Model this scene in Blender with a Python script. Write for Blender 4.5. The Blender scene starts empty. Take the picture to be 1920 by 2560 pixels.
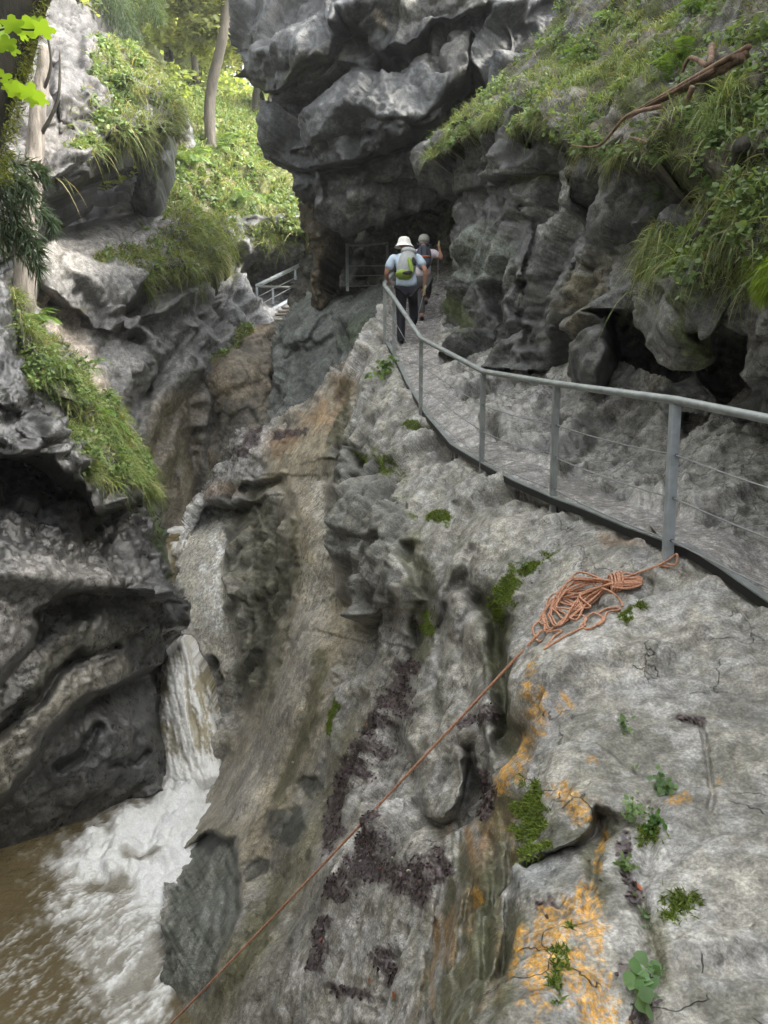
import bpy, bmesh, math, random
import numpy as np
from mathutils import Vector, Matrix

random.seed(5)
rng = np.random.default_rng(11)
scene = bpy.context.scene
COL = scene.collection
F = 1923.0                       # focal length in photo pixels (1920 x 2560)
PITCH = math.radians(8.0)
CPI, SPI = math.cos(PITCH), math.sin(PITCH)
WATER_Z = -6.0

def ray(u, v):
    a = (np.asarray(u, float) - 960.0) / F
    b = (1280.0 - np.asarray(v, float)) / F
    y = CPI + b * SPI
    return a / y, (-SPI + b * CPI) / y

def P(u, v, d):
    rx, rz = ray(u, v)
    d = np.asarray(d, float)
    return np.stack([rx * d, d + 0 * rx, rz * d], -1)

def PV(u, v, d):
    return Vector([float(q) for q in P(u, v, d)])

# ------------------------------------------------------------------ noise
_perm = np.random.default_rng(3).permutation(256).astype(np.int64)
_perm = np.concatenate([_perm, _perm, _perm])
_grad = np.random.default_rng(4).normal(size=(256, 3))
_grad /= np.linalg.norm(_grad, axis=1)[:, None]
_rnd = np.random.default_rng(6).random((256, 6))

def _hash(i, j, k):
    return _perm[_perm[_perm[i & 255] + (j & 255)] + (k & 255)]

def perlin(p, seed=0):
    p = np.asarray(p, float) + seed * 17.31
    f0 = np.floor(p); fr = p - f0; f0 = f0.astype(np.int64)
    w = fr * fr * fr * (fr * (fr * 6 - 15) + 10)
    out = 0
    for dx in (0, 1):
        wx = w[..., 0] if dx else 1 - w[..., 0]
        for dy in (0, 1):
            wy = w[..., 1] if dy else 1 - w[..., 1]
            for dz in (0, 1):
                wz = w[..., 2] if dz else 1 - w[..., 2]
                g = _grad[_hash(f0[..., 0] + dx, f0[..., 1] + dy, f0[..., 2] + dz)]
                dot = g[..., 0] * (fr[..., 0] - dx) + g[..., 1] * (fr[..., 1] - dy) + g[..., 2] * (fr[..., 2] - dz)
                out = out + wx * wy * wz * dot
    return out * 1.6

def fbm(p, octv=4, seed=0, gain=0.5):
    o, a, s = 0, 1.0, 1.0
    for k in range(octv):
        o = o + a * perlin(p * s, seed + k * 3); a *= gain; s *= 2.07
    return o

def ridged(p, octv=3, seed=0):
    o, a, s = 0, 1.0, 1.0
    for k in range(octv):
        o = o + a * (1 - 2 * np.abs(perlin(p * s, seed + k * 5))); a *= 0.5; s *= 2.1
    return o

def worley(p, seed=0):
    """F1, F2, id of nearest cell, offset from its point"""
    p = np.asarray(p, float) + seed * 9.7
    b = np.floor(p).astype(np.int64)
    F1 = np.full(p.shape[:-1], 9.0); F2 = F1.copy()
    idn = np.zeros(p.shape[:-1], np.int64); off = np.zeros_like(p)
    for dx in (-1, 0, 1):
        for dy in (-1, 0, 1):
            for dz in (-1, 0, 1):
                c0, c1, c2 = b[..., 0] + dx, b[..., 1] + dy, b[..., 2] + dz
                h = _hash(c0, c1, c2); r = _rnd[h]
                o = np.stack([p[..., 0] - c0 - r[..., 0], p[..., 1] - c1 - r[..., 1], p[..., 2] - c2 - r[..., 2]], -1)
                dd = np.einsum('...i,...i->...', o, o)
                near = dd < F1
                F2 = np.where(near, F1, np.minimum(F2, dd))
                F1 = np.where(near, dd, F1)
                idn = np.where(near, h, idn)
                off = np.where(near[..., None], o, off)
    return np.sqrt(F1), np.sqrt(F2), idn, off

def facets(p, seed=0, tilt=0.55, k=26.0):
    """blocky broken rock: every cell a tilted plane, bevelled where planes meet; roughly -1..1, plus distance to the joint"""
    q = p + 0.22 * np.stack([perlin(p * 1.7, 31 + seed), perlin(p * 1.7, 32 + seed), perlin(p * 1.7, 33 + seed)], -1) + seed * 9.7
    b = np.floor(q).astype(np.int64)
    F1 = np.full(q.shape[:-1], 9.0); F2 = F1.copy(); W = np.zeros_like(F1); H = np.zeros_like(F1)
    for dx in (-1, 0, 1):
        for dy in (-1, 0, 1):
            for dz in (-1, 0, 1):
                c0, c1, c2 = b[..., 0] + dx, b[..., 1] + dy, b[..., 2] + dz
                h = _hash(c0, c1, c2); r = _rnd[h]
                o = np.stack([q[..., 0] - c0 - r[..., 0], q[..., 1] - c1 - r[..., 1], q[..., 2] - c2 - r[..., 2]], -1)
                dd = np.einsum('...i,...i->...', o, o)
                F2 = np.where(dd < F1, F1, np.minimum(F2, dd)); F1 = np.minimum(F1, dd)
                g = (_rnd[(h * 7 + 13) & 255][..., :3] - 0.5) * 2
                hh = np.einsum('...i,...i->...', o, g) * tilt * 1.6 + (_rnd[(h * 5 + 3) & 255][..., 3] - 0.5) * 1.1
                w = np.exp(-k * np.clip(dd, 0, 3)); W += w; H += w * hh
    e = np.sqrt(F2) - np.sqrt(F1)
    return H / W - .07 * np.exp(-(e / .07) ** 2), e

def sstep(a, b, x):
    t = np.clip((x - a) / (b - a), 0, 1)
    return t * t * (3 - 2 * t)

# ------------------------------------------------------------------ polyline tools (photo pixels)
def pl_dist(U, V, line, closed=False):
    """distance to a polyline, signed side of the nearest segment (+ = left of travel as seen on the picture), parameter"""
    L = [tuple(map(float, q)) for q in line]
    if closed: L = L + [L[0]]
    best = np.full(U.shape, 1e9); side = np.zeros(U.shape); par = np.zeros(U.shape); perp = np.zeros(U.shape)
    n = len(L) - 1
    for k in range(n):
        (x0, y0), (x1, y1) = L[k][:2], L[k + 1][:2]
        ex, ey = x1 - x0, y1 - y0; l2 = ex * ex + ey * ey + 1e-9
        t = np.clip(((U - x0) * ex + (V - y0) * ey) / l2, 0, 1)
        dx, dy = U - x0 - t * ex, V - y0 - t * ey
        dd = np.hypot(dx, dy)
        cr = (ey * (U - x0) - ex * (V - y0)) / math.sqrt(l2)
        m = (dd < best - 1e-6) | ((dd < best + 1e-6) & (np.abs(cr) > perp))     # at a corner the segment seen more squarely decides the side
        best = np.where(m, dd, best)
        perp = np.where(m, np.abs(cr), perp)
        side = np.where(m, np.sign(cr), side)
        par = np.where(m, (k + t) / n, par)
    return best, side, par

def in_poly(U, V, poly):
    ins = np.zeros(U.shape, bool); n = len(poly)
    for k in range(n):
        x0, y0 = poly[k]; x1, y1 = poly[(k + 1) % n]
        c = ((y0 > V) != (y1 > V))
        with np.errstate(divide='ignore', invalid='ignore'):
            xi = (x1 - x0) * (V - y0) / (y1 - y0 + 1e-12) + x0
        ins ^= c & (U < xi)
    return ins

def tps(pts, U, V, lam=0.0):
    """thin-plate interpolation of inverse distance: flat faces stay flat in 3-D"""
    pts = np.array(pts, float)
    rx, rz = ray(pts[:, 0], pts[:, 1]); val = 1.0 / pts[:, 2]
    n = len(pts)
    def K(r2): return np.where(r2 > 0, r2 * np.log(r2 + 1e-12), 0)
    A = np.zeros((n + 3, n + 3))
    r2 = (rx[:, None] - rx[None]) ** 2 + (rz[:, None] - rz[None]) ** 2
    A[:n, :n] = K(r2) + lam * np.eye(n)
    A[:n, n] = 1; A[:n, n + 1] = rx; A[:n, n + 2] = rz
    A[n:, :n] = A[:n, n:].T
    sol = np.linalg.solve(A, np.concatenate([val, np.zeros(3)]))
    gx, gz = ray(U, V)
    out = sol[n] + sol[n + 1] * gx + sol[n + 2] * gz
    for k in range(n):
        out = out + sol[k] * K((gx - rx[k]) ** 2 + (gz - rz[k]) ** 2)
    return 1.0 / np.clip(out, 1 / 300., 2)

def blur(a, r, it=1):
    for _ in range(it):
        for ax in (0, 1):
            pad = [(0, 0)] * a.ndim; pad[ax] = (r + 1, r)
            c = np.cumsum(np.pad(a, pad, mode='edge'), axis=ax)
            n = a.shape[ax]
            a = (np.take(c, np.arange(2 * r + 1, n + 2 * r + 1), ax) - np.take(c, np.arange(0, n), ax)) / (2 * r + 1)
    return a

# ------------------------------------------------------------------ rock relief with real distance
class Relief:
    def __init__(s, box, step, ctrl, poly, warp=9, wscale=60., lam=2e-4, seed=0):
        u0, u1, v0, v1 = box
        u = np.arange(u0, u1 + step, step); v = np.arange(v0, v1 + step, step)
        s.U, s.V = np.meshgrid(u, v)
        s.D = tps(ctrl, s.U, s.V, lam)
        s.D0 = s.D.copy(); s.step_px = step
        z = np.zeros_like(s.U)
        q = np.stack([s.U / wscale, s.V / wscale, z + seed * 3.3], -1)
        s.Uw = s.U + warp * fbm(q, 3, 40 + seed)
        s.Vw = s.V + warp * fbm(q, 3, 50 + seed)
        s.poly = poly
        s.inside = in_poly(s.Uw, s.Vw, poly)
        s.seed = seed
        s.paint = []
        s.smooth = np.zeros_like(s.U)      # 1 = water-worn, no facets
    def bump(s, cu, cv, ru, rv, rot, amt, dome=False):
        r = math.radians(rot); du, dv = s.Uw - cu, s.Vw - cv
        a = (du * math.cos(r) + dv * math.sin(r)) / ru; b = (-du * math.sin(r) + dv * math.cos(r)) / rv
        r2 = a * a + b * b
        s.D -= amt * (np.sqrt(np.clip(1 - r2, 0, 1)) if dome else np.exp(-r2))
    def step(s, line, amt, fade, soft=7, side=1, ends=True):
        d, sg, t = pl_dist(s.Uw, s.Vw, line)
        sd = d * sg * side
        e = sstep(0, .12, t) * sstep(1, .88, t) if ends else 1
        s.D += amt * sstep(-soft, soft, sd) * np.exp(-np.clip(sd, 0, None) / fade) * e
    def groove(s, line, amt, w, ends=True):
        d, sg, t = pl_dist(s.Uw, s.Vw, line)
        e = sstep(0, .12, t) * sstep(1, .88, t) if ends else 1
        s.D += amt * np.exp(-(d / w) ** 2) * e
    def rim(s, line, w, amt):
        d, sg, t = pl_dist(s.Uw, s.Vw, line)
        x = 1 - np.clip(d / w, 0, 1)
        s.D += amt * (1 - np.sqrt(np.clip(1 - x * x, 0, 1)))
    # masks
    def ell(s, cu, cv, ru, rv, rot=0, soft=.5, rough=.35, k=1):
        r = math.radians(rot); du, dv = s.U - cu, s.V - cv
        a = (du * math.cos(r) + dv * math.sin(r)) / ru; b = (-du * math.sin(r) + dv * math.cos(r)) / rv
        q = np.stack([s.U / 34., s.V / 34., np.full_like(s.U, 7.7 * k)], -1)
        return sstep(1 + soft, 1 - soft, np.hypot(a, b) + rough * fbm(q, 4, 60 + k, .65))
    def lin(s, line, w, soft=.5, rough=.5, k=1):
        d, sg, t = pl_dist(s.U, s.V, line)
        q = np.stack([s.U / 34., s.V / 34., np.full_like(s.U, 7.7 * k)], -1)
        return sstep(1 + soft, 1 - soft, d / w + rough * fbm(q, 4, 70 + k, .65))
    def area(s, poly, soft=20, rough=25, k=1):
        d, sg, t = pl_dist(s.U, s.V, poly, True)
        q = np.stack([s.U / 50., s.V / 50., np.full_like(s.U, 7.7 * k)], -1)
        sd = np.where(in_poly(s.U, s.V, poly), d, -d) + rough * fbm(q, 4, 80 + k, .6)
        return sstep(-soft, soft, sd)
    def displace(s, amp=1.0, big=0.9, small=0.3, fb=0.05, flute=None, fine=1.0, kk=(.36, .36, .13)):
        s.pos = P(s.U, s.V, s.D)
        n = blur(s.normals(), 9, 2); n /= np.linalg.norm(n, axis=-1)[..., None] + 1e-12
        p = s.pos
        sm = 1 - s.smooth
        am = amp * getattr(s, 'amap', 1.0)
        ax0 = getattr(s, 'bed', (.75, .2, .6)); ax0 = np.array(ax0) / np.linalg.norm(ax0)
        pa = p - .42 * (p @ ax0)[..., None] * ax0            # blocks are longer along the bedding
        h1, e1 = facets(pa / big, 1 + s.seed)
        h2, e2 = facets(pa / small + 3.3, 5 + s.seed, k=16)
        h3 = facets(pa / (small * .42) + 1.7, 9 + s.seed, k=9)[0]
        f = fbm(p / 0.8, 4, 11 + s.seed, .5)
        r = ridged(p / 1.3, 3, 21 + s.seed)
        h = am * (sm * (kk[0] * big * h1 + kk[1] * small * h2 + kk[2] * small * h3) + fb * f * (0.3 + .7 * sm) + 0.02 * big * r * sm)
        h += fine * (0.006 + .012 * sm) * fbm(p / 0.11, 3, 90 + s.seed, .6)
        if flute is not None:
            ax, sc, am_ = flute
            ax = np.array(ax, float); ax /= np.linalg.norm(ax)
            al = p @ ax
            pp = p - al[..., None] * ax
            w = pp / sc + (al / sc * .13)[..., None] * ax
            fl = fbm(w, 3, 7 + s.seed); h += am_ * s.smooth * (.55 * fl + .9 * (.3 - np.abs(fbm(w * .8 + 5, 2, 17 + s.seed))))
        s.pos = p + n * h[..., None]
        # relax where the sheet is stretched along the line of sight
        cell = s.step_px * s.D / F
        for _ in range(5):
            du = np.linalg.norm(np.diff(s.pos, axis=1), axis=-1); dv = np.linalg.norm(np.diff(s.pos, axis=0), axis=-1)
            L = np.zeros_like(s.D); L[:, 1:] = np.maximum(L[:, 1:], du); L[:, :-1] = np.maximum(L[:, :-1], du); L[1:] = np.maximum(L[1:], dv); L[:-1] = np.maximum(L[:-1], dv)
            wgt = .8 * sstep(4, 9, L / cell)[1:-1, 1:-1, None]
            av = .25 * (s.pos[1:-1, :-2] + s.pos[1:-1, 2:] + s.pos[:-2, 1:-1] + s.pos[2:, 1:-1])
            s.pos[1:-1, 1:-1] += wgt * (av - s.pos[1:-1, 1:-1])
        s.N = s.normals()
        s.tone = sm * np.tanh(1.2 * h1 + 1.2 * h2 + .6 * h3)
        brk = sstep(-.25, .3, fbm(p / 1.1, 3, 71))
        s.crk = sm * np.clip(brk * np.exp(-(e1 / .035) ** 2) + .7 * (1 - brk * .5) * np.exp(-(e2 / .06) ** 2), 0, 1)
    def normals(s):
        gu = np.gradient(s.pos, axis=1); gv = np.gradient(s.pos, axis=0)
        n = np.cross(gv, gu)
        n /= np.linalg.norm(n, axis=-1)[..., None] + 1e-12
        flip = np.einsum('...i,...i->...', n, s.pos) > 0
        n[flip] *= -1
        return n
    def build(s, name, mat, colour, rough=None, extra=None, thick=1.6, tvec=None, cutout=None, parent=None):
        """cells inside the outline become one closed-back rock body"""
        if hasattr(s, 'tone'):          # each broken face has its own tone; dirt sits in the joints
            colour = colour * ((1 + .30 * s.tone) * (1 - .62 * s.crk))[..., None]
        keep = s.inside.copy()
        c = keep[:-1, :-1] & keep[1:, :-1] & keep[:-1, 1:] & keep[1:, 1:]
        if extra is not None: c &= extra[:-1, :-1]
        if cutout is not None: c &= ~cutout[:-1, :-1]
        nr, nc = s.U.shape
        idx = np.arange(nr * nc).reshape(nr, nc)
        q = np.stack([idx[:-1, :-1][c], idx[1:, :-1][c], idx[1:, 1:][c], idx[:-1, 1:][c]], 1)
        used, inv = np.unique(q, return_inverse=True)
        q = inv.reshape(-1, 4)
        pos = s.pos.reshape(-1, 3)[used]; colr = colour.reshape(-1, 3)[used]
        rg = (rough if rough is not None else np.full(s.U.shape, .55)).reshape(-1)[used]
        ed = np.concatenate([q[:, [0, 1]], q[:, [1, 2]], q[:, [2, 3]], q[:, [3, 0]]])
        key = np.sort(ed, 1); kk = key[:, 0] * 10000000 + key[:, 1]
        u_, first, cnt = np.unique(kk, return_index=True, return_counts=True)
        b = ed[first[cnt == 1]]
        bv = np.unique(b); mp = np.full(len(pos), -1); mp[bv] = np.arange(len(bv)) + len(pos)
        nb_ = len(bv)
        pb = pos[bv]
        if tvec is None:
            dr = pb.copy(); dr[:, 2] = 0; dr /= np.linalg.norm(dr, axis=1)[:, None]
            dr = dr * thick
        else:
            dr = np.tile(np.array(tvec, float) * thick, (len(pb), 1))
        back = pb + dr
        sk = np.stack([mp[b[:, 1]], mp[b[:, 0]], mp[b[:, 0]] + nb_, mp[b[:, 1]] + nb_], 1)
        allp = np.concatenate([pos, pb, back]); allq = np.concatenate([q, sk])
        allc = np.concatenate([colr, colr[bv], colr[bv]]); allr = np.concatenate([rg, rg[bv], rg[bv]])
        return mesh_np(name, allp, allq, mat, allc, allr, parent)

def mesh_np(name, pos, quads, mat, colr=None, rg=None, parent=None, smooth=True, attrs=None):
    me = bpy.data.meshes.new(name)
    k = quads.shape[1]
    me.vertices.add(len(pos)); me.vertices.foreach_set('co', np.ascontiguousarray(pos, np.float32).ravel())
    me.loops.add(quads.size); me.loops.foreach_set('vertex_index', np.ascontiguousarray(quads, np.int32).ravel())
    me.polygons.add(len(quads))
    me.polygons.foreach_set('loop_start', np.arange(0, quads.size, k, dtype=np.int32))
    me.polygons.foreach_set('loop_total', np.full(len(quads), k, np.int32))
    me.polygons.foreach_set('use_smooth', np.full(len(quads), smooth))
    me.update(calc_edges=True)
    if colr is not None:
        a = me.attributes.new('paint', 'FLOAT_COLOR', 'POINT')
        cc = np.ones((len(pos), 4), np.float32); cc[:, :3] = colr
        a.data.foreach_set('color', cc.ravel())
    if rg is not None:
        a = me.attributes.new('rgh', 'FLOAT', 'POINT')
        a.data.foreach_set('value', np.ascontiguousarray(rg, np.float32))
    me.validate()
    me.materials.append(mat)
    o = bpy.data.objects.new(name, me); COL.objects.link(o)
    if parent is not None: o.parent = parent
    return o

def tag(o, label=None, cat=None, group=None, kind=None):
    if label: o['label'] = label
    if cat: o['category'] = cat
    if group: o['group'] = group
    if kind: o['kind'] = kind
    return o

def empty(name, loc=(0, 0, 0), rz=0, parent=None):
    o = bpy.data.objects.new(name, None); o.empty_display_size = .1
    o.location = loc; o.rotation_euler = (0, 0, rz); COL.objects.link(o)
    if parent is not None: o.parent = parent
    return o

# ------------------------------------------------------------------ materials
def nodes(name):
    m = bpy.data.materials.new(name); m.use_nodes = True
    nt = m.node_tree; nt.nodes.clear()
    out = nt.nodes.new('ShaderNodeOutputMaterial')
    b = nt.nodes.new('ShaderNodeBsdfPrincipled')
    nt.links.new(b.outputs[0], out.inputs[0])
    return m, nt, b, out

def N(nt, typ, **kw):
    n = nt.nodes.new(typ)
    for k, v in kw.items():
        if k.startswith('i_'):
            key = k[2:]
            key = int(key) if key.isdigit() else key.replace('_', ' ')
            n.inputs[key].default_value = v
        else: setattr(n, k, v)
    return n

def mathn(nt, op, a, b=None, clamp=False):
    n = nt.nodes.new('ShaderNodeMath'); n.operation = op; n.use_clamp = clamp
    for i, x in enumerate((a, b)):
        if x is None: continue
        if isinstance(x, (int, float)): n.inputs[i].default_value = x
        else: nt.links.new(x, n.inputs[i])
    return n.outputs[0]

def ramp(nt, fac, stops):
    n = nt.nodes.new('ShaderNodeValToRGB')
    e = n.color_ramp.elements
    while len(e) < len(stops): e.new(0.5)
    for k, (p, c) in enumerate(stops):
        e[k].position = p; e[k].color = (*c, 1) if len(c) == 3 else c
    nt.links.new(fac, n.inputs[0])
    return n.outputs[0]

def mulc(nt, a, b, fac=1.0, typ='MULTIPLY'):
    n = nt.nodes.new('ShaderNodeMix'); n.data_type = 'RGBA'; n.blend_type = typ
    n.inputs[0].default_value = fac
    nt.links.new(a, n.inputs[6]); nt.links.new(b, n.inputs[7])
    return n.outputs[2]

def rock_material(name, scale=1.0, vein=0.5, bump=1.0, spec=0.5, mott=1.0, con=1.0):
    """weathered stone: painted region colour (attribute) x grain, mottling, hairline cracks; bump at three sizes"""
    m, nt, b, out = nodes(name)
    geo = N(nt, 'ShaderNodeNewGeometry')
    at = N(nt, 'ShaderNodeAttribute', attribute_name='paint')
    rg = N(nt, 'ShaderNodeAttribute', attribute_name='rgh')
    def noise(sc, det, rough, dist=0.0):
        n = N(nt, 'ShaderNodeTexNoise', i_Scale=sc * scale, i_Detail=det, i_Roughness=rough, i_Distortion=dist)
        nt.links.new(geo.outputs['Position'], n.inputs['Vector']); return n.outputs['Fac']
    n1 = noise(2.2, 6, .62, .4); n2 = noise(14, 5, .7); n3 = noise(70, 3, .7)
    c1 = ramp(nt, n1, [(.30, (1 - .38 * mott,) * 3), (.5, (1, 1, 1)), (.72, (1 + .34 * mott, 1 + .32 * mott, 1 + .28 * mott))])
    c2 = ramp(nt, n2, [(.34, (1 - .44 * con, 1 - .44 * con, 1 - .47 * con)), (.5, (1, 1, 1)), (.64, (1 + .50 * con,) * 3)])
    c3 = ramp(nt, n3, [(.34, (.66, .66, .66)), (.5, (1, 1, 1)), (.66, (1.45, 1.45, 1.45))])
    c = mulc(nt, at.outputs['Color'], c1); c = mulc(nt, c, c2); c = mulc(nt, c, c3)
    # warp for cracks
    wn = N(nt, 'ShaderNodeTexNoise', i_Scale=3.0 * scale, i_Detail=4)
    nt.links.new(geo.outputs['Position'], wn.inputs['Vector'])
    add = N(nt, 'ShaderNodeVectorMath', operation='MULTIPLY_ADD')
    nt.links.new(wn.outputs['Color'], add.inputs[0]); add.inputs[1].default_value = (.55, .55, .55)
    nt.links.new(geo.outputs['Position'], add.inputs[2])
    vo = N(nt, 'ShaderNodeTexVoronoi', feature='DISTANCE_TO_EDGE', i_Scale=2.6 * scale)
    nt.links.new(add.outputs[0], vo.inputs['Vector'])
    brk = noise(1.3, 3, .5)
    crk = mathn(nt, 'SUBTRACT', 1.0, mathn(nt, 'DIVIDE', vo.outputs['Distance'], .011, True), True)
    crk = mathn(nt, 'MULTIPLY', crk, mathn(nt, 'GREATER_THAN', brk, .53))
    pv = N(nt, 'ShaderNodeTexVoronoi', feature='F1', i_Scale=11 * scale); nt.links.new(add.outputs[0], pv.inputs['Vector'])
    pit = mathn(nt, 'MULTIPLY', mathn(nt, 'SUBTRACT', 1.0, mathn(nt, 'DIVIDE', pv.outputs['Distance'], .20, True), True), mathn(nt, 'GREATER_THAN', noise(1.1, 4, .6), .54))
    crk = mathn(nt, 'MAXIMUM', crk, pit)
    dark = ramp(nt, crk, [(0, (1, 1, 1)), (1, (1 - .6 * vein,) * 3)])
    c = mulc(nt, c, dark)
    nt.links.new(c, b.inputs['Base Color'])
    r = mathn(nt, 'ADD', rg.outputs['Fac'], mathn(nt, 'MULTIPLY', mathn(nt, 'SUBTRACT', n2, .5), .7))
    r = mathn(nt, 'MAXIMUM', r, .16)
    nt.links.new(r, b.inputs['Roughness'])
    b.inputs['Specular IOR Level'].default_value = spec
    h = mathn(nt, 'ADD', mathn(nt, 'MULTIPLY', n2, .013 * bump), mathn(nt, 'MULTIPLY', n3, .0026 * bump))
    h = mathn(nt, 'ADD', h, mathn(nt, 'MULTIPLY', n1, .03 * bump))
    h = mathn(nt, 'SUBTRACT', h, mathn(nt, 'MULTIPLY', crk, .008 * bump))
    bp = N(nt, 'ShaderNodeBump', i_Strength=1.0, i_Distance=1.0)
    nt.links.new(h, bp.inputs['Height']); nt.links.new(bp.outputs[0], b.inputs['Normal'])
    return m

def flat_material(name, col, rough=.5, metal=0, var=.15, vscale=20, bump=0.0, spec=.5, trans=0.0):
    m, nt, b, out = nodes(name)
    tc = N(nt, 'ShaderNodeTexCoord')
    n = N(nt, 'ShaderNodeTexNoise', i_Scale=vscale, i_Detail=5, i_Roughness=.6)
    nt.links.new(tc.outputs['Object'], n.inputs['Vector'])
    c = ramp(nt, n.outputs['Fac'], [(.28, tuple(q * (1 - var) for q in col)), (.5, col), (.74, tuple(min(1, q * (1 + var)) for q in col))])
    nt.links.new(c, b.inputs['Base Color'])
    b.inputs['Roughness'].default_value = rough; b.inputs['Metallic'].default_value = metal
    b.inputs['Specular IOR Level'].default_value = spec
    if bump:
        bp = N(nt, 'ShaderNodeBump', i_Strength=.6, i_Distance=bump)
        nt.links.new(n.outputs['Fac'], bp.inputs['Height']); nt.links.new(bp.outputs[0], b.inputs['Normal'])
    return m

def leaf_material(name, trans=.45, rough=.45, tint=(1, 1, 1)):
    """leaf: colour from the attribute, part of the light goes through it"""
    m, nt, b, out = nodes(name)
    at = N(nt, 'ShaderNodeAttribute', attribute_name='paint')
    oi = N(nt, 'ShaderNodeRGB'); oi.outputs[0].default_value = (*tint, 1)
    c = mulc(nt, at.outputs['Color'], oi.outputs[0])
    nt.links.new(c, b.inputs['Base Color']); b.inputs['Roughness'].default_value = rough
    b.inputs['Specular IOR Level'].default_value = .35
    tr = N(nt, 'ShaderNodeBsdfTranslucent')
    c2 = N(nt, 'ShaderNodeMix', data_type='RGBA', blend_type='MULTIPLY'); c2.inputs[0].default_value = 1
    nt.links.new(c, c2.inputs[6]); c2.inputs[7].default_value = (1.5, 1.35, .7, 1)
    nt.links.new(c2.outputs[2], tr.inputs[0])
    mx = N(nt, 'ShaderNodeMixShader'); mx.inputs[0].default_value = trans
    nt.links.new(b.outputs[0], mx.inputs[1]); nt.links.new(tr.outputs[0], mx.inputs[2])
    nt.links.new(mx.outputs[0], out.inputs[0])
    return m
# ------------------------------------------------------------------ camera, sky, sun
cam = bpy.data.cameras.new('camera'); camo = bpy.data.objects.new('camera', cam); COL.objects.link(camo)
camo.location = (0, 0, 0); camo.rotation_euler = (math.radians(90) - PITCH, 0, 0)
cam.sensor_fit = 'VERTICAL'; cam.angle = 2 * math.atan(1280 / F); cam.clip_start = .05; cam.clip_end = 2000
scene.camera = camo
SUN_EL, SUN_AZ = math.radians(47), math.radians(100)      # azimuth from +Y (ahead), positive to the right
w = bpy.data.worlds.new('World'); scene.world = w; w.use_nodes = True
nt = w.node_tree; nt.nodes.clear()
sky = nt.nodes.new('ShaderNodeTexSky'); sky.sky_type = 'NISHITA'; sky.sun_disc = False
sky.sun_elevation = SUN_EL; sky.sun_rotation = SUN_AZ; sky.air_density = 1.0; sky.dust_density = 4.0; sky.ozone_density = 1.0
bg = nt.nodes.new('ShaderNodeBackground'); bg.inputs[1].default_value = .15
hs = nt.nodes.new('ShaderNodeHueSaturation'); hs.inputs['Saturation'].default_value = .16
wo = nt.nodes.new('ShaderNodeOutputWorld')
nt.links.new(sky.outputs[0], hs.inputs['Color']); nt.links.new(hs.outputs[0], bg.inputs[0]); nt.links.new(bg.outputs[0], wo.inputs[0])
sl = bpy.data.lights.new('sun', 'SUN'); sl.energy = 1.1; sl.angle = math.radians(10); sl.color = (1, .93, .80)
so = bpy.data.objects.new('sun', sl); COL.objects.link(so)
sd = Vector((math.sin(SUN_AZ) * math.cos(SUN_EL), math.cos(SUN_AZ) * math.cos(SUN_EL), math.sin(SUN_EL)))
so.rotation_euler = sd.to_track_quat('Z', 'Y').to_euler(); so.location = sd * 60
vs = scene.view_settings; vs.view_transform = 'Standard'; vs.look = 'None'; vs.gamma = 1; vs.exposure = 2.7
scene.render.engine = 'CYCLES'
cy = scene.cycles; cy.use_denoising = True; cy.max_bounces = 8; cy.diffuse_bounces = 4; cy.glossy_bounces = 3
cy.transmission_bounces = 4; cy.transparent_max_bounces = 6; cy.sample_clamp_indirect = 6
try: cy.denoiser = 'OPENIMAGEDENOISE'; cy.denoising_input_passes = 'RGB_ALBEDO_NORMAL'
except Exception: pass

# the moist air of the gorge: far leaves fade, near rock stays clear
def haze_box(density):
    m = bpy.data.materials.new('moist_air'); m.use_nodes = True; nt = m.node_tree; nt.nodes.clear()
    o = nt.nodes.new('ShaderNodeOutputMaterial'); v = nt.nodes.new('ShaderNodeVolumePrincipled'); v.inputs['Density'].default_value = density; v.inputs['Color'].default_value = (.93, .95, .93, 1); v.inputs['Anisotropy'].default_value = .2
    nt.links.new(v.outputs[0], o.inputs['Volume'])
    me = bpy.data.meshes.new('haze'); b = bmesh.new(); bmesh.ops.create_cube(b, size=1); b.to_mesh(me); b.free(); me.materials.append(m)
    ob = bpy.data.objects.new('haze', me); COL.objects.link(ob); ob.location = (0, 80, 31); ob.scale = (340, 340, 82); ob['kind'] = 'stuff'
haze_box(.0012)
# ================================================================== ROCK: control points are (photo u, photo v, distance ahead in metres)
M_ROCK = rock_material('grey_rock', vein=.8, con=.95)
M_DARK = rock_material('dark_wet_rock', vein=.9, spec=.6, mott=1.2, con=1.5)
M_FAR = rock_material('pale_far_rock', scale=.7, vein=.85, con=1.25)
M_PATH = rock_material('wet_path_rock', vein=0, spec=.7, bump=.9)
M_EARTH = rock_material('mossy_earth', vein=0, bump=1.2, spec=.2)

def C3(r, *c): return np.tile(np.array(c, float), r.U.shape + (1,))
def lay(col, mask, c, k=1.0):
    m = (mask * k)[..., None]
    return col * (1 - m) + np.array(c, float) * m
def shade_noise(r, amp=.25, sc=.5, seed=3):
    return (1 + amp * fbm(r.pos / sc, 4, seed, .6))[..., None]

KERB = [(2320, 1815, 3.05), (2130, 1670, 3.5), (1960, 1545, 4.05), (1920, 1516, 4.2), (1805, 1435, 4.5), (1724, 1385, 4.68), (1683, 1372, 4.8), (1562, 1328, 5.4), (1470, 1288, 5.85),
        (1380, 1255, 6.3), (1285, 1212, 7.0), (1205, 1167, 7.8), (1128, 1120, 8.8), (1065, 1045, 9.95), (1018, 965, 11.0), (988, 900, 11.9), (966, 862, 12.6)]

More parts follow.
